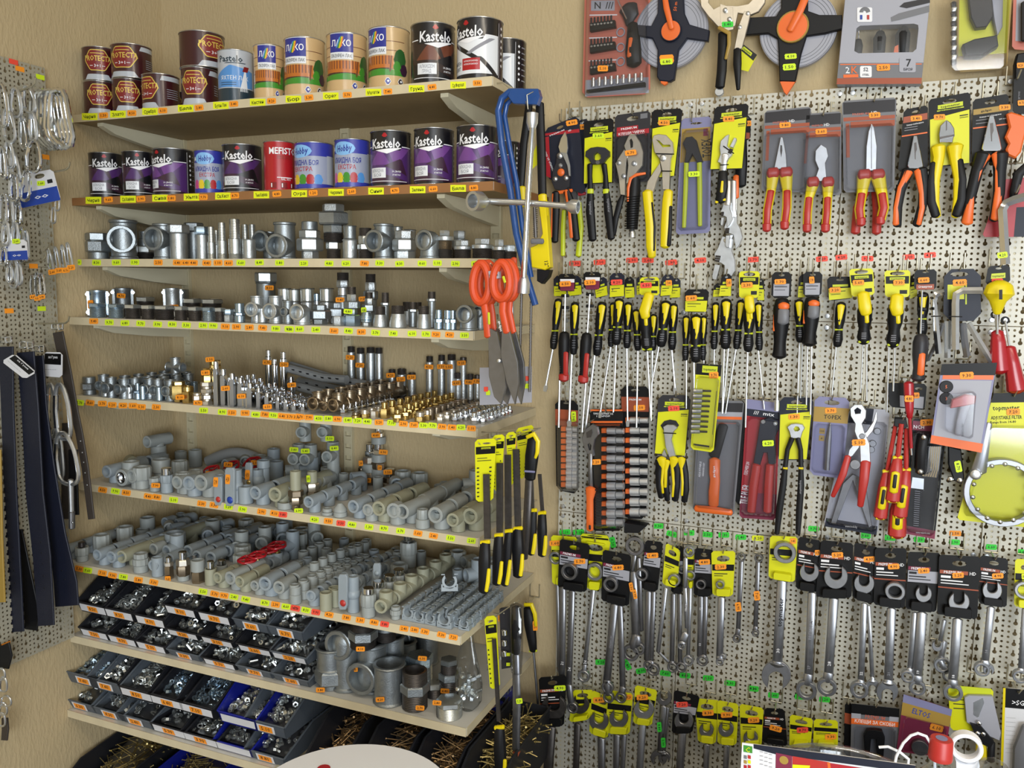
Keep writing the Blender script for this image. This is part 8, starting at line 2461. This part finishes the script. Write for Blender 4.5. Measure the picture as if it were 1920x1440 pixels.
it.part('strip',lambda b:b.poly(it.q((1380,190),(1755,180),(1755,440),(1380,460)),-.3,.001,lgray,0))
for x,y,m in((1425,345,tagR),(1440,370,tagY),(1675,285,tagR),(1675,320,tagY),(1718,268,tagR),(1718,322,tagY)):
 it.part('price_tag',lambda b:sticker(b,*q1('f',x,y),8,9,-.302,m,0,False))
def rasp(label,k,bar,hnd,w,Y,cardp=None,tag_=None,bw=44):
 it=It('file',label,'file',k,cardp[0][0]+40 if cardp else bar[0],cardp[0][1]+40 if cardp else bar[1],Y,'files with yellow and black handles',hook=bool(cardp))
 if cardp:
  it.card(cardp,yellow,[(.04,.12,.98,.24,black),(.3,.135,.75,.16,ylime),(.1,.3,.6,.31,ink),(.1,.34,.8,.35,ink)]+[(.08,.45+i*.065,.2,.47+i*.065,ink)for i in range(8)]+[(.72,.45+i*.065,.84,.47+i*.065,ink)for i in range(8)],[('topmaster',.52,.148,.02,ink,.4)],slot=(.55,.07,.4,.02),dY=-.002)
 it.part('blade',lambda b:b.poly(it.q((bar[0]-bw/2,bar[1]),(bar[0]+bw/2,bar[1]),(bar[2]+bw/2,bar[3]),(bar[2]-bw/2,bar[3])),Y-.012,.005,dark,.0008))
 x0,y0,x1,y1=hnd
 h=it.part('handle',lambda b:b.limb(it.q((x0,y0,w*.8),(x0*.6+x1*.4,y0*.6+y1*.4,w),(x1,y1,w*.8)),Y-.012,blackrub))
 it.part('collar',lambda b:b.limb(it.q((x0-w*.3,y0,30),(x0+w*.3,y0-6,30)),Y-.014,yplast,1.2),h)
 it.part('grip_inlay',lambda b:b.limb(it.q((x0*.45+x1*.55+w*.34,y0*.45+y1*.55,26),(x0*.2+x1*.8+w*.3,y0*.2+y1*.8,32),(x1+w*.2,y1,28)),Y-.018,yplast,.9),h)
 if tag_:
  it.tag(*tag_)
FL='flat file with black and yellow handle, '
rasp(FL+'nearest the shelves, on the large yellow card','h',(1424,-40,1432,425),(1420,450,1408,800),98,-.47,((1345,-290),(1500,-300),(1475,150),(1352,158)),(1436,-168))
rasp(FL+'second from the shelves','h',(1520,-120,1520,380),(1518,400,1502,745),86,-.44,((1470,-320),(1560,-330),(1530,90),(1482,80)))
rasp(FL+'third from the shelves','h',(1578,-180,1582,355),(1590,370,1560,752),74,-.415)
rasp(FL+'fourth from the shelves, shorter','h',(1638,-220,1652,335),(1655,352,1655,688),96,-.4,((1568,-340),(1640,-350),(1630,30),(1590,40)),(1628,-262,tagO,8,11))
rasp('round file with black and yellow handle, behind the others','h',(1740,-250,1755,205),(1765,222,1748,530),74,-.33,((1640,-370),(1770,-400),(1700,-10),(1670,-5)),(1710,-300),26)
rasp('round file with black and yellow handle, next to the plaster','h',(1808,-40,1828,225),(1830,240,1828,540),78,-.3,None,None,24)
it=It('file','file hanging by its thick handle, yellow and black grip uppermost','file','f',1760,650,-.36)
it.part('handle',lambda b:b.limb(it.q((1768,700,90),(1755,830,104),(1742,985,84)),-.375,blackrub))
it.part('grip_inlay',lambda b:b.limb(it.q((1720,690,30),(1770,668,40),(1800,720,36),(1795,800,30),(1780,840,20)),-.39,yplast,.7))
it.part('band',lambda b:b.limb(it.q((1705,935,16),(1775,940,16)),-.384,lilac,1))
it.part('blade',lambda b:b.limb(it.q((1735,1000,60),(1720,1300,62),(1700,1560,56)),-.375,dark,.4))
rasp(FL+'lower one on a card under the deep shelf','j',(1512,280,1545,830),(1552,870,1562,1260),92,-.34,((1450,130),(1530,120),(1555,600),(1490,615)),(1498,235,tagO,9,14),24)
it=It('chisel_pack','chisel with black handle in a clear sleeve, lower part grey','chisel','j',1660,40,-.3)
it.part('handle',lambda b:b.limb(it.q((1665,70,70),(1668,200,84),(1660,370,60)),-.31,blackrub))
it.part('blade',lambda b:b.limb(it.q((1660,385,50),(1668,700,60),(1662,1020,56)),-.308,dsteel,.3))
it.part('tip',lambda b:b.poly(it.q((1640,1030),(1690,1030),(1660,1095)),-.308,.004,brown,0))
it.part('sleeve',lambda b:b.limb(it.q((1668,60,100),(1668,350,90),(1664,500,78)),-.31,clear,.6))
b=MB()
sticker(b,*q1('j',1684,692),12,10,-.324,tagY,-8)
b.build('price_tag',it.root,it.o)
it=It('blister_pack','clear pack of chrome bits between the lower file and the chisel','blister pack','j',1590,110,-.27)
it.part('pack',lambda b:b.poly(it.q((1550,80),(1610,70),(1625,470),(1565,480)),-.28,.01,dgray,.001))
it.part('bit',lambda b:[b.limb(it.q((1582,220+i*70,40),(1584,250+i*70,40)),-.284,chrome)for i in range(3)])
it.part('mark',lambda b:[b.patch(it.q((1598,y),(1622,y),(1622,y+22),(1598,y+22)),-.2945,ylime)for y in(370,436)])
it.tag(1556,140,w=8,h=12)
it=It('screwdriver','long black and yellow screwdriver hanging alone on the plaster below the files','screwdriver','j',1740,50,-.05)
it.part('handle',lambda b:b.limb(it.q((1742,75,70),(1755,180,84),(1770,290,66),(1778,355,54)),-.06,blackrub))
it.part('grip_inlay',lambda b:b.limb(it.q((1720,50,26),(1765,48,34),(1788,110,30),(1795,190,24)),-.074,yplast,.7))
it.part('collar',lambda b:b.limb(it.q((1752,358,16),(1800,356,16)),-.062,ylime,1))
it.part('shaft',lambda b:b.bar(it.q((1779,360),(1800,600),(1822,885)),-.06,5,dsteel))
it.tag(1790,190,w=9,h=18,dy=.024)
# ------------------------------------------------------------------ hardware on the side wall
CAR='snap hooks and chain on the side wall'
def loopy(k,cx,y0,y1,w,n=22,lean=0.):
 out=[]
 for i in range(n):
  t=2*PI*i/n
  u=math.sin(t)
  ww=w*.5*(.78+.22*u)
  out.append(q1(k,cx+ww*math.copysign(abs(math.cos(t))**.75,math.cos(t))+lean*u,(y0+y1)/2+(y1-y0)/2*math.copysign(abs(u)**.85,u)))
 return out
def snap(label,k,cx,y0,y1,w,Y,m=steel,pw=4.2,lean=0.,hook=False,name='carabiner',group=CAR,tg=None):
 it=It(name,label,'snap hook',k,cx,y0,Y,group,hook=False)
 L=loopy(k,cx,y0,y1,w,22,lean)
 it.part('body',lambda b:b.tube([onY(x,y,Y)for x,y in L],pw*.5*mpp(it.o),m,8,True))
 a,c=L[10],L[13]
 it.part('gate',lambda b:b.bar([L[9],L[11],L[13]],Y-.001,pw*1.3,chrome,8))
 if tg:
  b=MB()
  sticker(b,*q1(k,tg[0],tg[1]),tg[2],tg[3],Y-.006,tg[4]if len(tg)>4 else tagO,-6)
  b.build('price_tag',it.root,it.o)
 return it
for i in range(6):
 it=It('carabiner','large oval snap hook, %s from the front in the tight row of six'%ordw(i),'snap hook','a',415-i*26,645,-.5+i*.013,CAR,hook=False)
 L=[(x-i*27,y+2*i)for x,y in((372,652),(410,640),(448,650),(468,700),(490,830),(518,970),(505,1030),(465,1048),(420,1020),(372,965),(352,900),(356,780),(360,700))]
 it.part('body',lambda b:b.tube([onY(*q1('a',*p),it.Y)for p in L],.0062,chrome,8,True))
 it.part('gate',lambda b:b.bar(Q('a',*[L[4],L[5]]),it.Y-.001,7,chrome))
for i,(cx,y0,y1,w,lean,Y,ds)in enumerate(((205,610,800,100,15,-.5,'steel snap hook hung on the upper rod'),(165,820,1060,62,10,-.5,'slim snap hook below the upper rod'),(236,805,1000,56,5,-.505,'slim snap hook linking down to the large teardrop one'),(240,1000,1222,122,-2,-.51,'large teardrop snap hook lowest of the upper bunch'),(62,775,1010,96,14,-.54,'snap hook at the picture edge, bright rounded one'),(18,600,900,84,10,-.56,'snap hook cut by the picture edge, upper'),(112,625,830,90,6,-.53,'dark snap hook behind the upper rod'),(182,1212,1425,78,-6,-.5,'open snap hook in front of the blue pack'),(66,1005,1190,70,10,-.54,'small snap hook beside the picture edge, middle'),(20,1045,1270,60,6,-.55,'small snap hook cut by the picture edge, lower'),(104,1080,1290,70,16,-.52,'snap hook hanging at a slant above the blue pack'),(100,1230,1430,76,4,-.53,'snap hook left of the blue pack'))):
 snap(ds,'a',cx,y0,y1,w,Y,(steel,chrome)[i%2],6,lean)
for i,(cx,y0,y1,w,Y)in enumerate(((20,10,200,60,-.55),(60,30,260,56,-.53),(110,60,200,50,-.52),(95,190,330,44,-.53),(130,220,430,52,-.515),(35,180,330,50,-.55),(115,300,420,40,-.52),(160,240,420,36,-.51),(20,330,450,50,-.55),(85,410,590,60,-.53),(60,440,560,40,-.54),(115,440,570,44,-.525))):
 snap('zinc snap hook in the hanging chain of hooks at picture edge, %s from the top'%ordw(i),'k',cx,y0,y1,w,Y,(chrome,steel)[i%2],5.2)
for i,(cx,y0,y1)in enumerate(((308,352,490),(350,338,480),(392,326,478),(424,312,462))):
 snap('small swivel snap with orange sticker, %s of four along the rod'%ordw(i),'k',cx,y0,y1,34,-.43-i*.006,steel,3.4,12,name='swivel_snap',tg=(cx+12,y1+2,15,10))
for i,(cx,y0,y1)in enumerate(((205,510,640),(232,490,650),(258,500,640))):
 snap('small swivel snap in the cluster above the belts, %s of three'%ordw(i),'k',cx,y0,y1,42,-.47-.006*i,chrome,3.6,6,name='swivel_snap',tg=(cx-2,y1+4,13,8))
for i,(k,p0,p1,x0,ds)in enumerate((('k',(300,340),(455,290),-.43,'zinc rod carrying four small swivel snaps'),('k',(280,400),(180,210),-.5,'zinc rod carrying the middle snap hooks'),('a',(490,1185),(400,1210),-.47,'zinc rod holding the blue pack'),('a',(250,590),(100,610),-.52,'zinc rod holding the upper snap hooks'),('k',(420,790),(300,800),-.47,'zinc rod carrying the thin brown straps'))):
 a=onY(*q1(k,*p0),x0)
 c=onX(*q1(k,*p1),LPX+.001)if i!=2 else V((LPX+.001,a.y+.02,a.z-.01))
 c=V((LPX+.001,max(-.96,min(-.39,a.y+.03)),a.z-.012))
 b=MB()
 b.tube([c,a+V((-.01,0,-.006)),a,a+V((.006,-.002,.01))],.0022,wire,6)
 tag(b.build('wire_hook',None,c.copy()),ds,'hook','wire rods on the side wall')
for ds,k,P4,Y,lab in(('blue and white pack of small hooks under the oval snap hooks','a',((125,1250),(372,1200),(430,1420),(150,1480)),-.47,(290,1302)),('blue and white pack of small hooks lower at the picture edge','k',((28,300),(160,290),(172,415),(20,420)),-.545,(98,302))):
 it=It('hardware_pack',ds,'hardware pack',k,P4[0][0]+60,P4[0][1]+10,Y,hook=False)
 it.card(P4,paper,[(0,.55,1,1,blue),(.78,.3,.92,.42,ink)],[('S',.12,.3,.2,blue,.1),('oo',.55,.75,.14,inkw,.4)],slot=(.6,.14,.3,.1))
 it.tag(lab[0],lab[1],tagY,15,9)
for cx,y0,y1,ds in((328,95,192,'small wire snap hanging below the blue pack'),(352,-10,115,'small wire snap beside the blue pack')):
 snap(ds,'k',cx,y0,y1,34,-.46,steel,3)
for k,x,y,m,ii in(('a',95,440,tagR,(0,0)),('a',140,490,tagO,(0,0)),('a',285,548,tagY,(0,0)),('a',320,1115,tagO,(0,0)),('k',205,455,tagO,(0,1)),('k',55,730,tagO,(0,1)),('k',255,716,tagY,(0,1)),('i',40,475,tagO,(0,2))):
 p=onX(*q1(k,x,y),LPX)
 par,o=LP[ii]
 b=MB()
 w_,h_=.022,.011
 b.box((LPX+.0006,p.y,p.z),(.0004,w_,h_),m)
 b.build('price_tag',par,o)
BELT='leather belts on the side wall'
def strap(label,k,pts,Y,m=leather,holes=(),buckle=None,th=.35,name='belt'):
 it=It(name,label,'belt',k,pts[0][0],pts[0][1],Y,BELT,hook=False)
 def f(b):
  q=it.q(*pts)
  n=len(q)
  L,Rr=[],[]
  for i,p in enumerate(q):
   a,c=q[max(0,i-1)],q[min(n-1,i+1)]
   d=math.hypot(c[0]-a[0],c[1]-a[1])or 1
   nx,ny=-(c[1]-a[1])/d,(c[0]-a[0])/d
   L.append((p[0]+nx*p[2]/2,p[1]+ny*p[2]/2))
   Rr.append((p[0]-nx*p[2]/2,p[1]-ny*p[2]/2))
  b.poly(L+Rr[::-1],Y,.0035,m,.0012)
 s=it.part('strap',f)
 for x,y in holes:
  it.part('eyelet',lambda b:b.disc(q1(k,x,y),1.6,Y-.0004,.001,steel if m is leatherb else black,8),s)
 if buckle:
  x,y,w,h=buckle
  it.part('buckle',lambda b:(b.tube([onY(*q1(k,*p),Y-.006)for p in((x-w,y-h),(x+w,y-h),(x+w,y+h),(x-w,y+h))],.0028,chrome,8,True),b.bar(Q(k,(x,y-h),(x+w*.2,y+h*1.5)),Y-.008,4,chrome)))
 return it
strap('tan leather belt edge hanging at the picture edge','l',((-30,250,60),(-22,760,66),(-10,1110,70)),-.6,tan)
strap('wide navy leather belt, first from the picture edge','l',((30,-330,80),(38,0,70),(56,500,70),(72,900,80),(92,1275,78)),-.55,holes=[(72,800),(74,860),(78,930),(82,1000)],buckle=(30,-370,34,14))
strap('black belt loop hanging between the two navy belts','l',((100,700,40),(135,1000,96),(160,1180,120),(150,1262,110)),-.52,blackrub)
strap('wide navy leather belt in front, second from the picture edge','l',((140,-300,96),(165,0,96),(192,500,98),(232,850,100),(258,1240,88)),-.535,holes=[(228,770),(232,830),(238,890),(243,960),(248,1028)],buckle=(150,-340,36,16))
strap('navy leather belt swinging out towards the shelves','l',((215,-280,50),(232,0,54),(262,330,78),(318,720,92),(365,1000,130),(375,1130,130)),-.5,holes=[(345,930),(362,980)],buckle=(218,-320,30,14))
strap('narrow dark brown strap curving towards the shelves','k',((352,860,62),(372,960,62),(405,1110,60),(450,1340,50),(482,1480,44),(520,1700,42),(558,2010,38)),-.44,leatherb,[(492,1530),(503,1600),(512,1660),(520,1725),(532,1800)],buckle=(355,825,32,16))
strap('short brown strap end behind the hanging snap hooks','l',((372,100,50),(372,400,56),(368,640,50)),-.42,leatherb)
strap('black strap end behind the belts','l',((408,250,50),(410,450,48),(420,618,40)),-.43,black)
for ds,k,P4,Y,ang in(('clear pouch with black printed label tilted on the navy belts','k',((88,992),(222,1108),(150,1150),(8,1040)),-.56,0),('clear pouch with black printed label beside the brown strap','k',((268,982),(382,985),(380,1140),(262,1130)),-.475,0)):
 it=It('label_pouch',ds,'label pouch',k,P4[0][0]+20,P4[0][1],Y,hook=False)
 it.card(P4,paper,[(.06,.06,.94,.5,black)],[('за Гума',.5,.2,.1,inkw,.5),('-----',.4,.7,.05,ink,.6)],slot=None)
BIG='large steel snap hooks beside the belts'
for cx,y0,y1,w,ds,Y,lean in((350,-120,190,100,'large steel snap hook, upper front one of the linked group',-.47,16),(288,-120,175,70,'large steel snap hook, upper one behind near the belts',-.455,6),(372,155,445,145,'large steel snap hook, lower front one of the linked group',-.475,24),(325,130,420,60,'large steel snap hook, lower one half hidden behind',-.45,10)):
 snap(ds,'l',cx,y0,y1,w,Y,steel,8,lean,group=BIG)
it=It('shackle_pin','steel eye bolt hanging lowest under the large snap hooks','eye bolt','l',400,420,-.475,hook=False)
it.part('shank',lambda b:(b.limb(it.q((398,420,30),(402,560,28),(405,690,27)),-.475,steel,1),b.limb(it.q((404,600,34),(405,690,34)),-.475,dsteel,1),b.disc(q1('l',405,660),1.8,-.49,.002,chrome,10)))
for i,(cx,y0,y1,w)in enumerate(((10,640,720,60),(22,700,800,64),(40,830,900,90),(20,880,960,70),(12,950,1040,60))):
 snap('steel chain link at the lower picture edge, %s from the top'%ordw(i),'i',cx,y0,y1,w,-.62,steel,4,name='chain_link')
it=strap('black round strap end above the chain links','i',((-10,490,150),(20,560,120),(10,640,90)),-.6,blackrub)
it=strap('brown tag piece at the bottom of the chain links','i',((28,985,40),(32,1060,46),(26,1140,40)),-.61,leatherb)
# ------------------------------------------------------------------ nearest things: stool, counter, flyer, bottle
ZS=.70
far=onZ(652,1394,ZS)
d_=V((CAM.x-far.x,CAM.y-far.y,0)).normalized()
c_=far+d_*.168
root=thing('round_stool','white round stool top with a red printed mark, in front of the nail bins','stool',V((c_.x,c_.y,0)))
b=MB()
b.lathe([(0,ZS-.03),(.155,ZS-.03),(.166,ZS-.022),(.168,ZS-.008),(.163,ZS),(.155,ZS),(0,ZS+.001)],white,None,64)
b.build('seat',root)
q=onZ(607,1440,ZS+.0015)-V((c_.x,c_.y,0))
b=MB()
b.lathe([(0,ZS+.0014),(.011,ZS+.0013),(.011,ZS+.001)],redc,Matrix.Translation((q.x,q.y,0)),16)
b.build('printed_mark',root)
for i in range(4):
 a=PI/4+i*PI/2
 b=MB()
 b.tube([(.1*math.cos(a),.1*math.sin(a),ZS-.03),(.16*math.cos(a),.16*math.sin(a),.001)],.012,steel,10)
 b.build('leg',root)
ZC=.70
b=MB()
b.box((.28,-.92,ZC-.02),(.9,.62,.04),wood,bev=.003)
root=tag(b.build('counter',None,V((.28,-.92,ZC-.02))),'wooden counter below the picture carrying the flyer and the bottle','counter')
b=MB()
b.box((.28,-.92,(ZC-.04)/2),(.8,.5,ZC-.041),dgray)
b.build('cabinet',root,V((.28,-.92,ZC-.02)))
YF=-.93
it=It('flyer','printed shop flyer with navy border, green corner and food pictures','flyer','L',75,605,YF,hook=False)
T=lambda x,y:q1('L',x,y)
it.part('page',lambda b:(b.poly([T(75,604),T(1210,752),T(1180,1250),T(40,1250)],YF,.0015,paper,0),b.patch([T(150,612),T(1210,752),T(1205,800),T(300,680),T(150,640)],YF-.0004,navy),b.patch([T(84,618),T(142,628),T(142,672),T(84,662)],YF-.0006,MATS['print_lawn']),b.patch([T(296,668),T(402,690),T(400,1000),T(290,1000)],YF-.0006,maroon),b.patch([T(404,690),T(640,730),T(640,1000),T(404,1000)],YF-.0006,red),b.patch([T(645,735),T(900,775),T(900,1000),T(645,1000)],YF-.0006,redc)))
it.part('print',lambda b:(b.text('C',*T(112,648),9,YF-.001,ylime,6,center=True),[b.patch([T(86+(i%2)*26,684+(i//2)*32),T(106+(i%2)*26,688+(i//2)*32),T(106+(i%2)*26,710+(i//2)*32),T(86+(i%2)*26,706+(i//2)*32)],YF-.0008,(gray,red,tan,yellow,redc,red)[i])for i in range(6)],[b.patch([T(190+(i%3)*30,660+i*9),T(212+(i%3)*30,663+i*9),T(212+(i%3)*30,666+i*9),T(190+(i%3)*30,663+i*9)],YF-.0008,inkg)for i in range(12)],b.disc(T(348,718),9,YF-.0008,.0006,tan,16),b.patch([T(405,745),T(520,752),T(515,775),T(405,775)],YF-.0009,yellow),b.patch([T(632,730),T(650,733),T(660,800),T(640,800)],YF-.001,orange)))
it=It('plastic_tub','clear round plastic tub behind the flyer','plastic tub','L',780,640,-.77,hook=False)
p=onY(*T(790,690),-.74)
b=MB()
top_=onY(*T(760,624),-.622).z
M=Matrix.Translation((p.x,p.y,ZC+.0005))
h=top_-ZC
b.lathe([(0,0),(.085,0),(.112,h-.004),(.118,h-.002),(.118,h),(.112,h),(.108,h-.006),(.082,.003),(0,.003)],clear,M,40)
b.build('tub',it.root,it.o)
it=It('cable','white cable looping up beside the bottle','cable','L',1210,540,-.86,hook=False)
it.part('loop',lambda b:b.tube([onY(*T(x,y),-.86)for x,y in((1050,1000),(1062,800),(1085,690),(1130,605),(1180,555),(1225,540),(1280,560),(1320,625),(1335,720),(1340,1000))],.0016,white,8))
it.part('strand',lambda b:b.tube([onY(*T(x,y),-.85)for x,y in((970,632),(1030,628),(1110,665),(1165,710),(1160,760),(1120,800),(1110,1000))],.0016,white,8))
YB=-.86
p=onY(*T(1376,640),YB)
k_=mpp(p)/3.491
p0=V((p.x,p.y,ZC+.0006))
root=thing('bottle','clear plastic bottle with a red screw cap','bottle',p0)
zt_=p.z-ZC
r=72*k_
b=MB()
z1=zt_-62*k_
b.lathe([(0,0),(.03,0),(.034,.006),(.034,z1-.09),(.0325,z1-.06),(.03,z1-.035),(r*.95,z1-.012),(r*.86,z1-.004),(r*.86,z1)],film,None,28)
b.build('body',root)
b=MB()
b.lathe([(r,z1-.002),(r*1.03,z1),(r*1.03,z1+.004),(r,z1+.005),(r*.98,zt_+56*k_),(r*.9,zt_+66*k_),(0,zt_+68*k_)],red,None,36)
cap=b.build('cap',root)
b=MB()
b.lathe([(0,zt_+69*k_),(r*.5,zt_+68.8*k_),(r*.5,zt_+68*k_)],lilac,None,20)
b.build('cap_print',cap)
it=It('ring_handle','white plastic ring handle standing beside the red capped bottle','ring handle','L',1545,540,-.84,hook=False)
it.part('ring',lambda b:b.ring(T(1545,645),26.5,19.5,-.84,.012,white,40))
it.part('stem',lambda b:b.poly([T(1470,715),T(1500,735),T(1545,745),T(1590,735),T(1622,712),T(1632,760),T(1600,1010),T(1480,1010)],-.838,.01,white,.002))
it=It('plastic_cup','crumpled lilac clear plastic cup at the lower edge','plastic cup','L',1720,690,-.84,hook=False)
p=onY(*T(1725,700),-.84)
b=MB()
h=p.z-ZC
M=Matrix.Translation((p.x,p.y,ZC+.0006))
b.lathe([(0,0),(.02,0),(.03,h*.6),(.026,h*.85),(.014,h*.97),(0,h)],film,M,14)
b.build('cup',it.root,it.o)
# ------------------------------------------------------------------ wire hooks
for(x,y,Y,lab)in HOOKS:
 o=onY(x,y,Y)
 if o.z>PZ[0]-.01:
  continue
 b=MB()
 if Y<-.15:
  n=min(SH,key=lambda q:abs(SH[q][4]-o.z))
  e=SH[n][2]+.0016
  ey=min(-.03,max(SH[n][3]+.02,o.y+.02))
  b.tube([V((e,ey,SH[n][4])),V((e+.012,ey,SH[n][4])),V((o.x,ey,o.z)),V((o.x,o.y+.004,o.z)),V((o.x+.002,o.y-.012,o.z+.006))],.0014,wire,6)
  w=lab.replace(',','').split()
  tag(b.build('wire_hook',None,o.copy()),'wire hook at the shelf end holding the '+' '.join(w[:8]),'hook','wire hooks at the shelf end')
  continue
 top=.034
 py_=PY if o.x>PX[0]else 0.
 for s in(-1,1):
  b.tube([V((o.x+s*.012,py_-.0002,o.z+top)),V((o.x+s*.012,py_-.003,o.z+top+.003)),V((o.x+s*.012,py_-.003,o.z+.004))],.0013,wire,6)
 b.tube([V((o.x-.012,py_-.003,o.z+.004)),V((o.x+.012,py_-.003,o.z+.004))],.0013,wire,6)
 b.tube([V((o.x,py_-.003,o.z+.004)),V((o.x,Y+.002,o.z+.003)),V((o.x,Y-.008,o.z+.004)),V((o.x+.003,Y-.017,o.z+.016))],.0015,wire,6)
 w=lab.replace(',','').split()
 tag(b.build('wire_hook',None,o.copy()),'wire peg hook holding the '+' '.join(w[:11]),'hook','wire hooks on the tool wall')
SEEN={}
for o in THINGS:
 SEEN.setdefault(o['label'],[]).append(o.name)
for l,n in SEEN.items():
 if len(n)>1:
  print('DUP LABEL',l,n)
 if not 4<=len(l.split())<=16:
  print('LABEL LENGTH',len(l.split()),l)
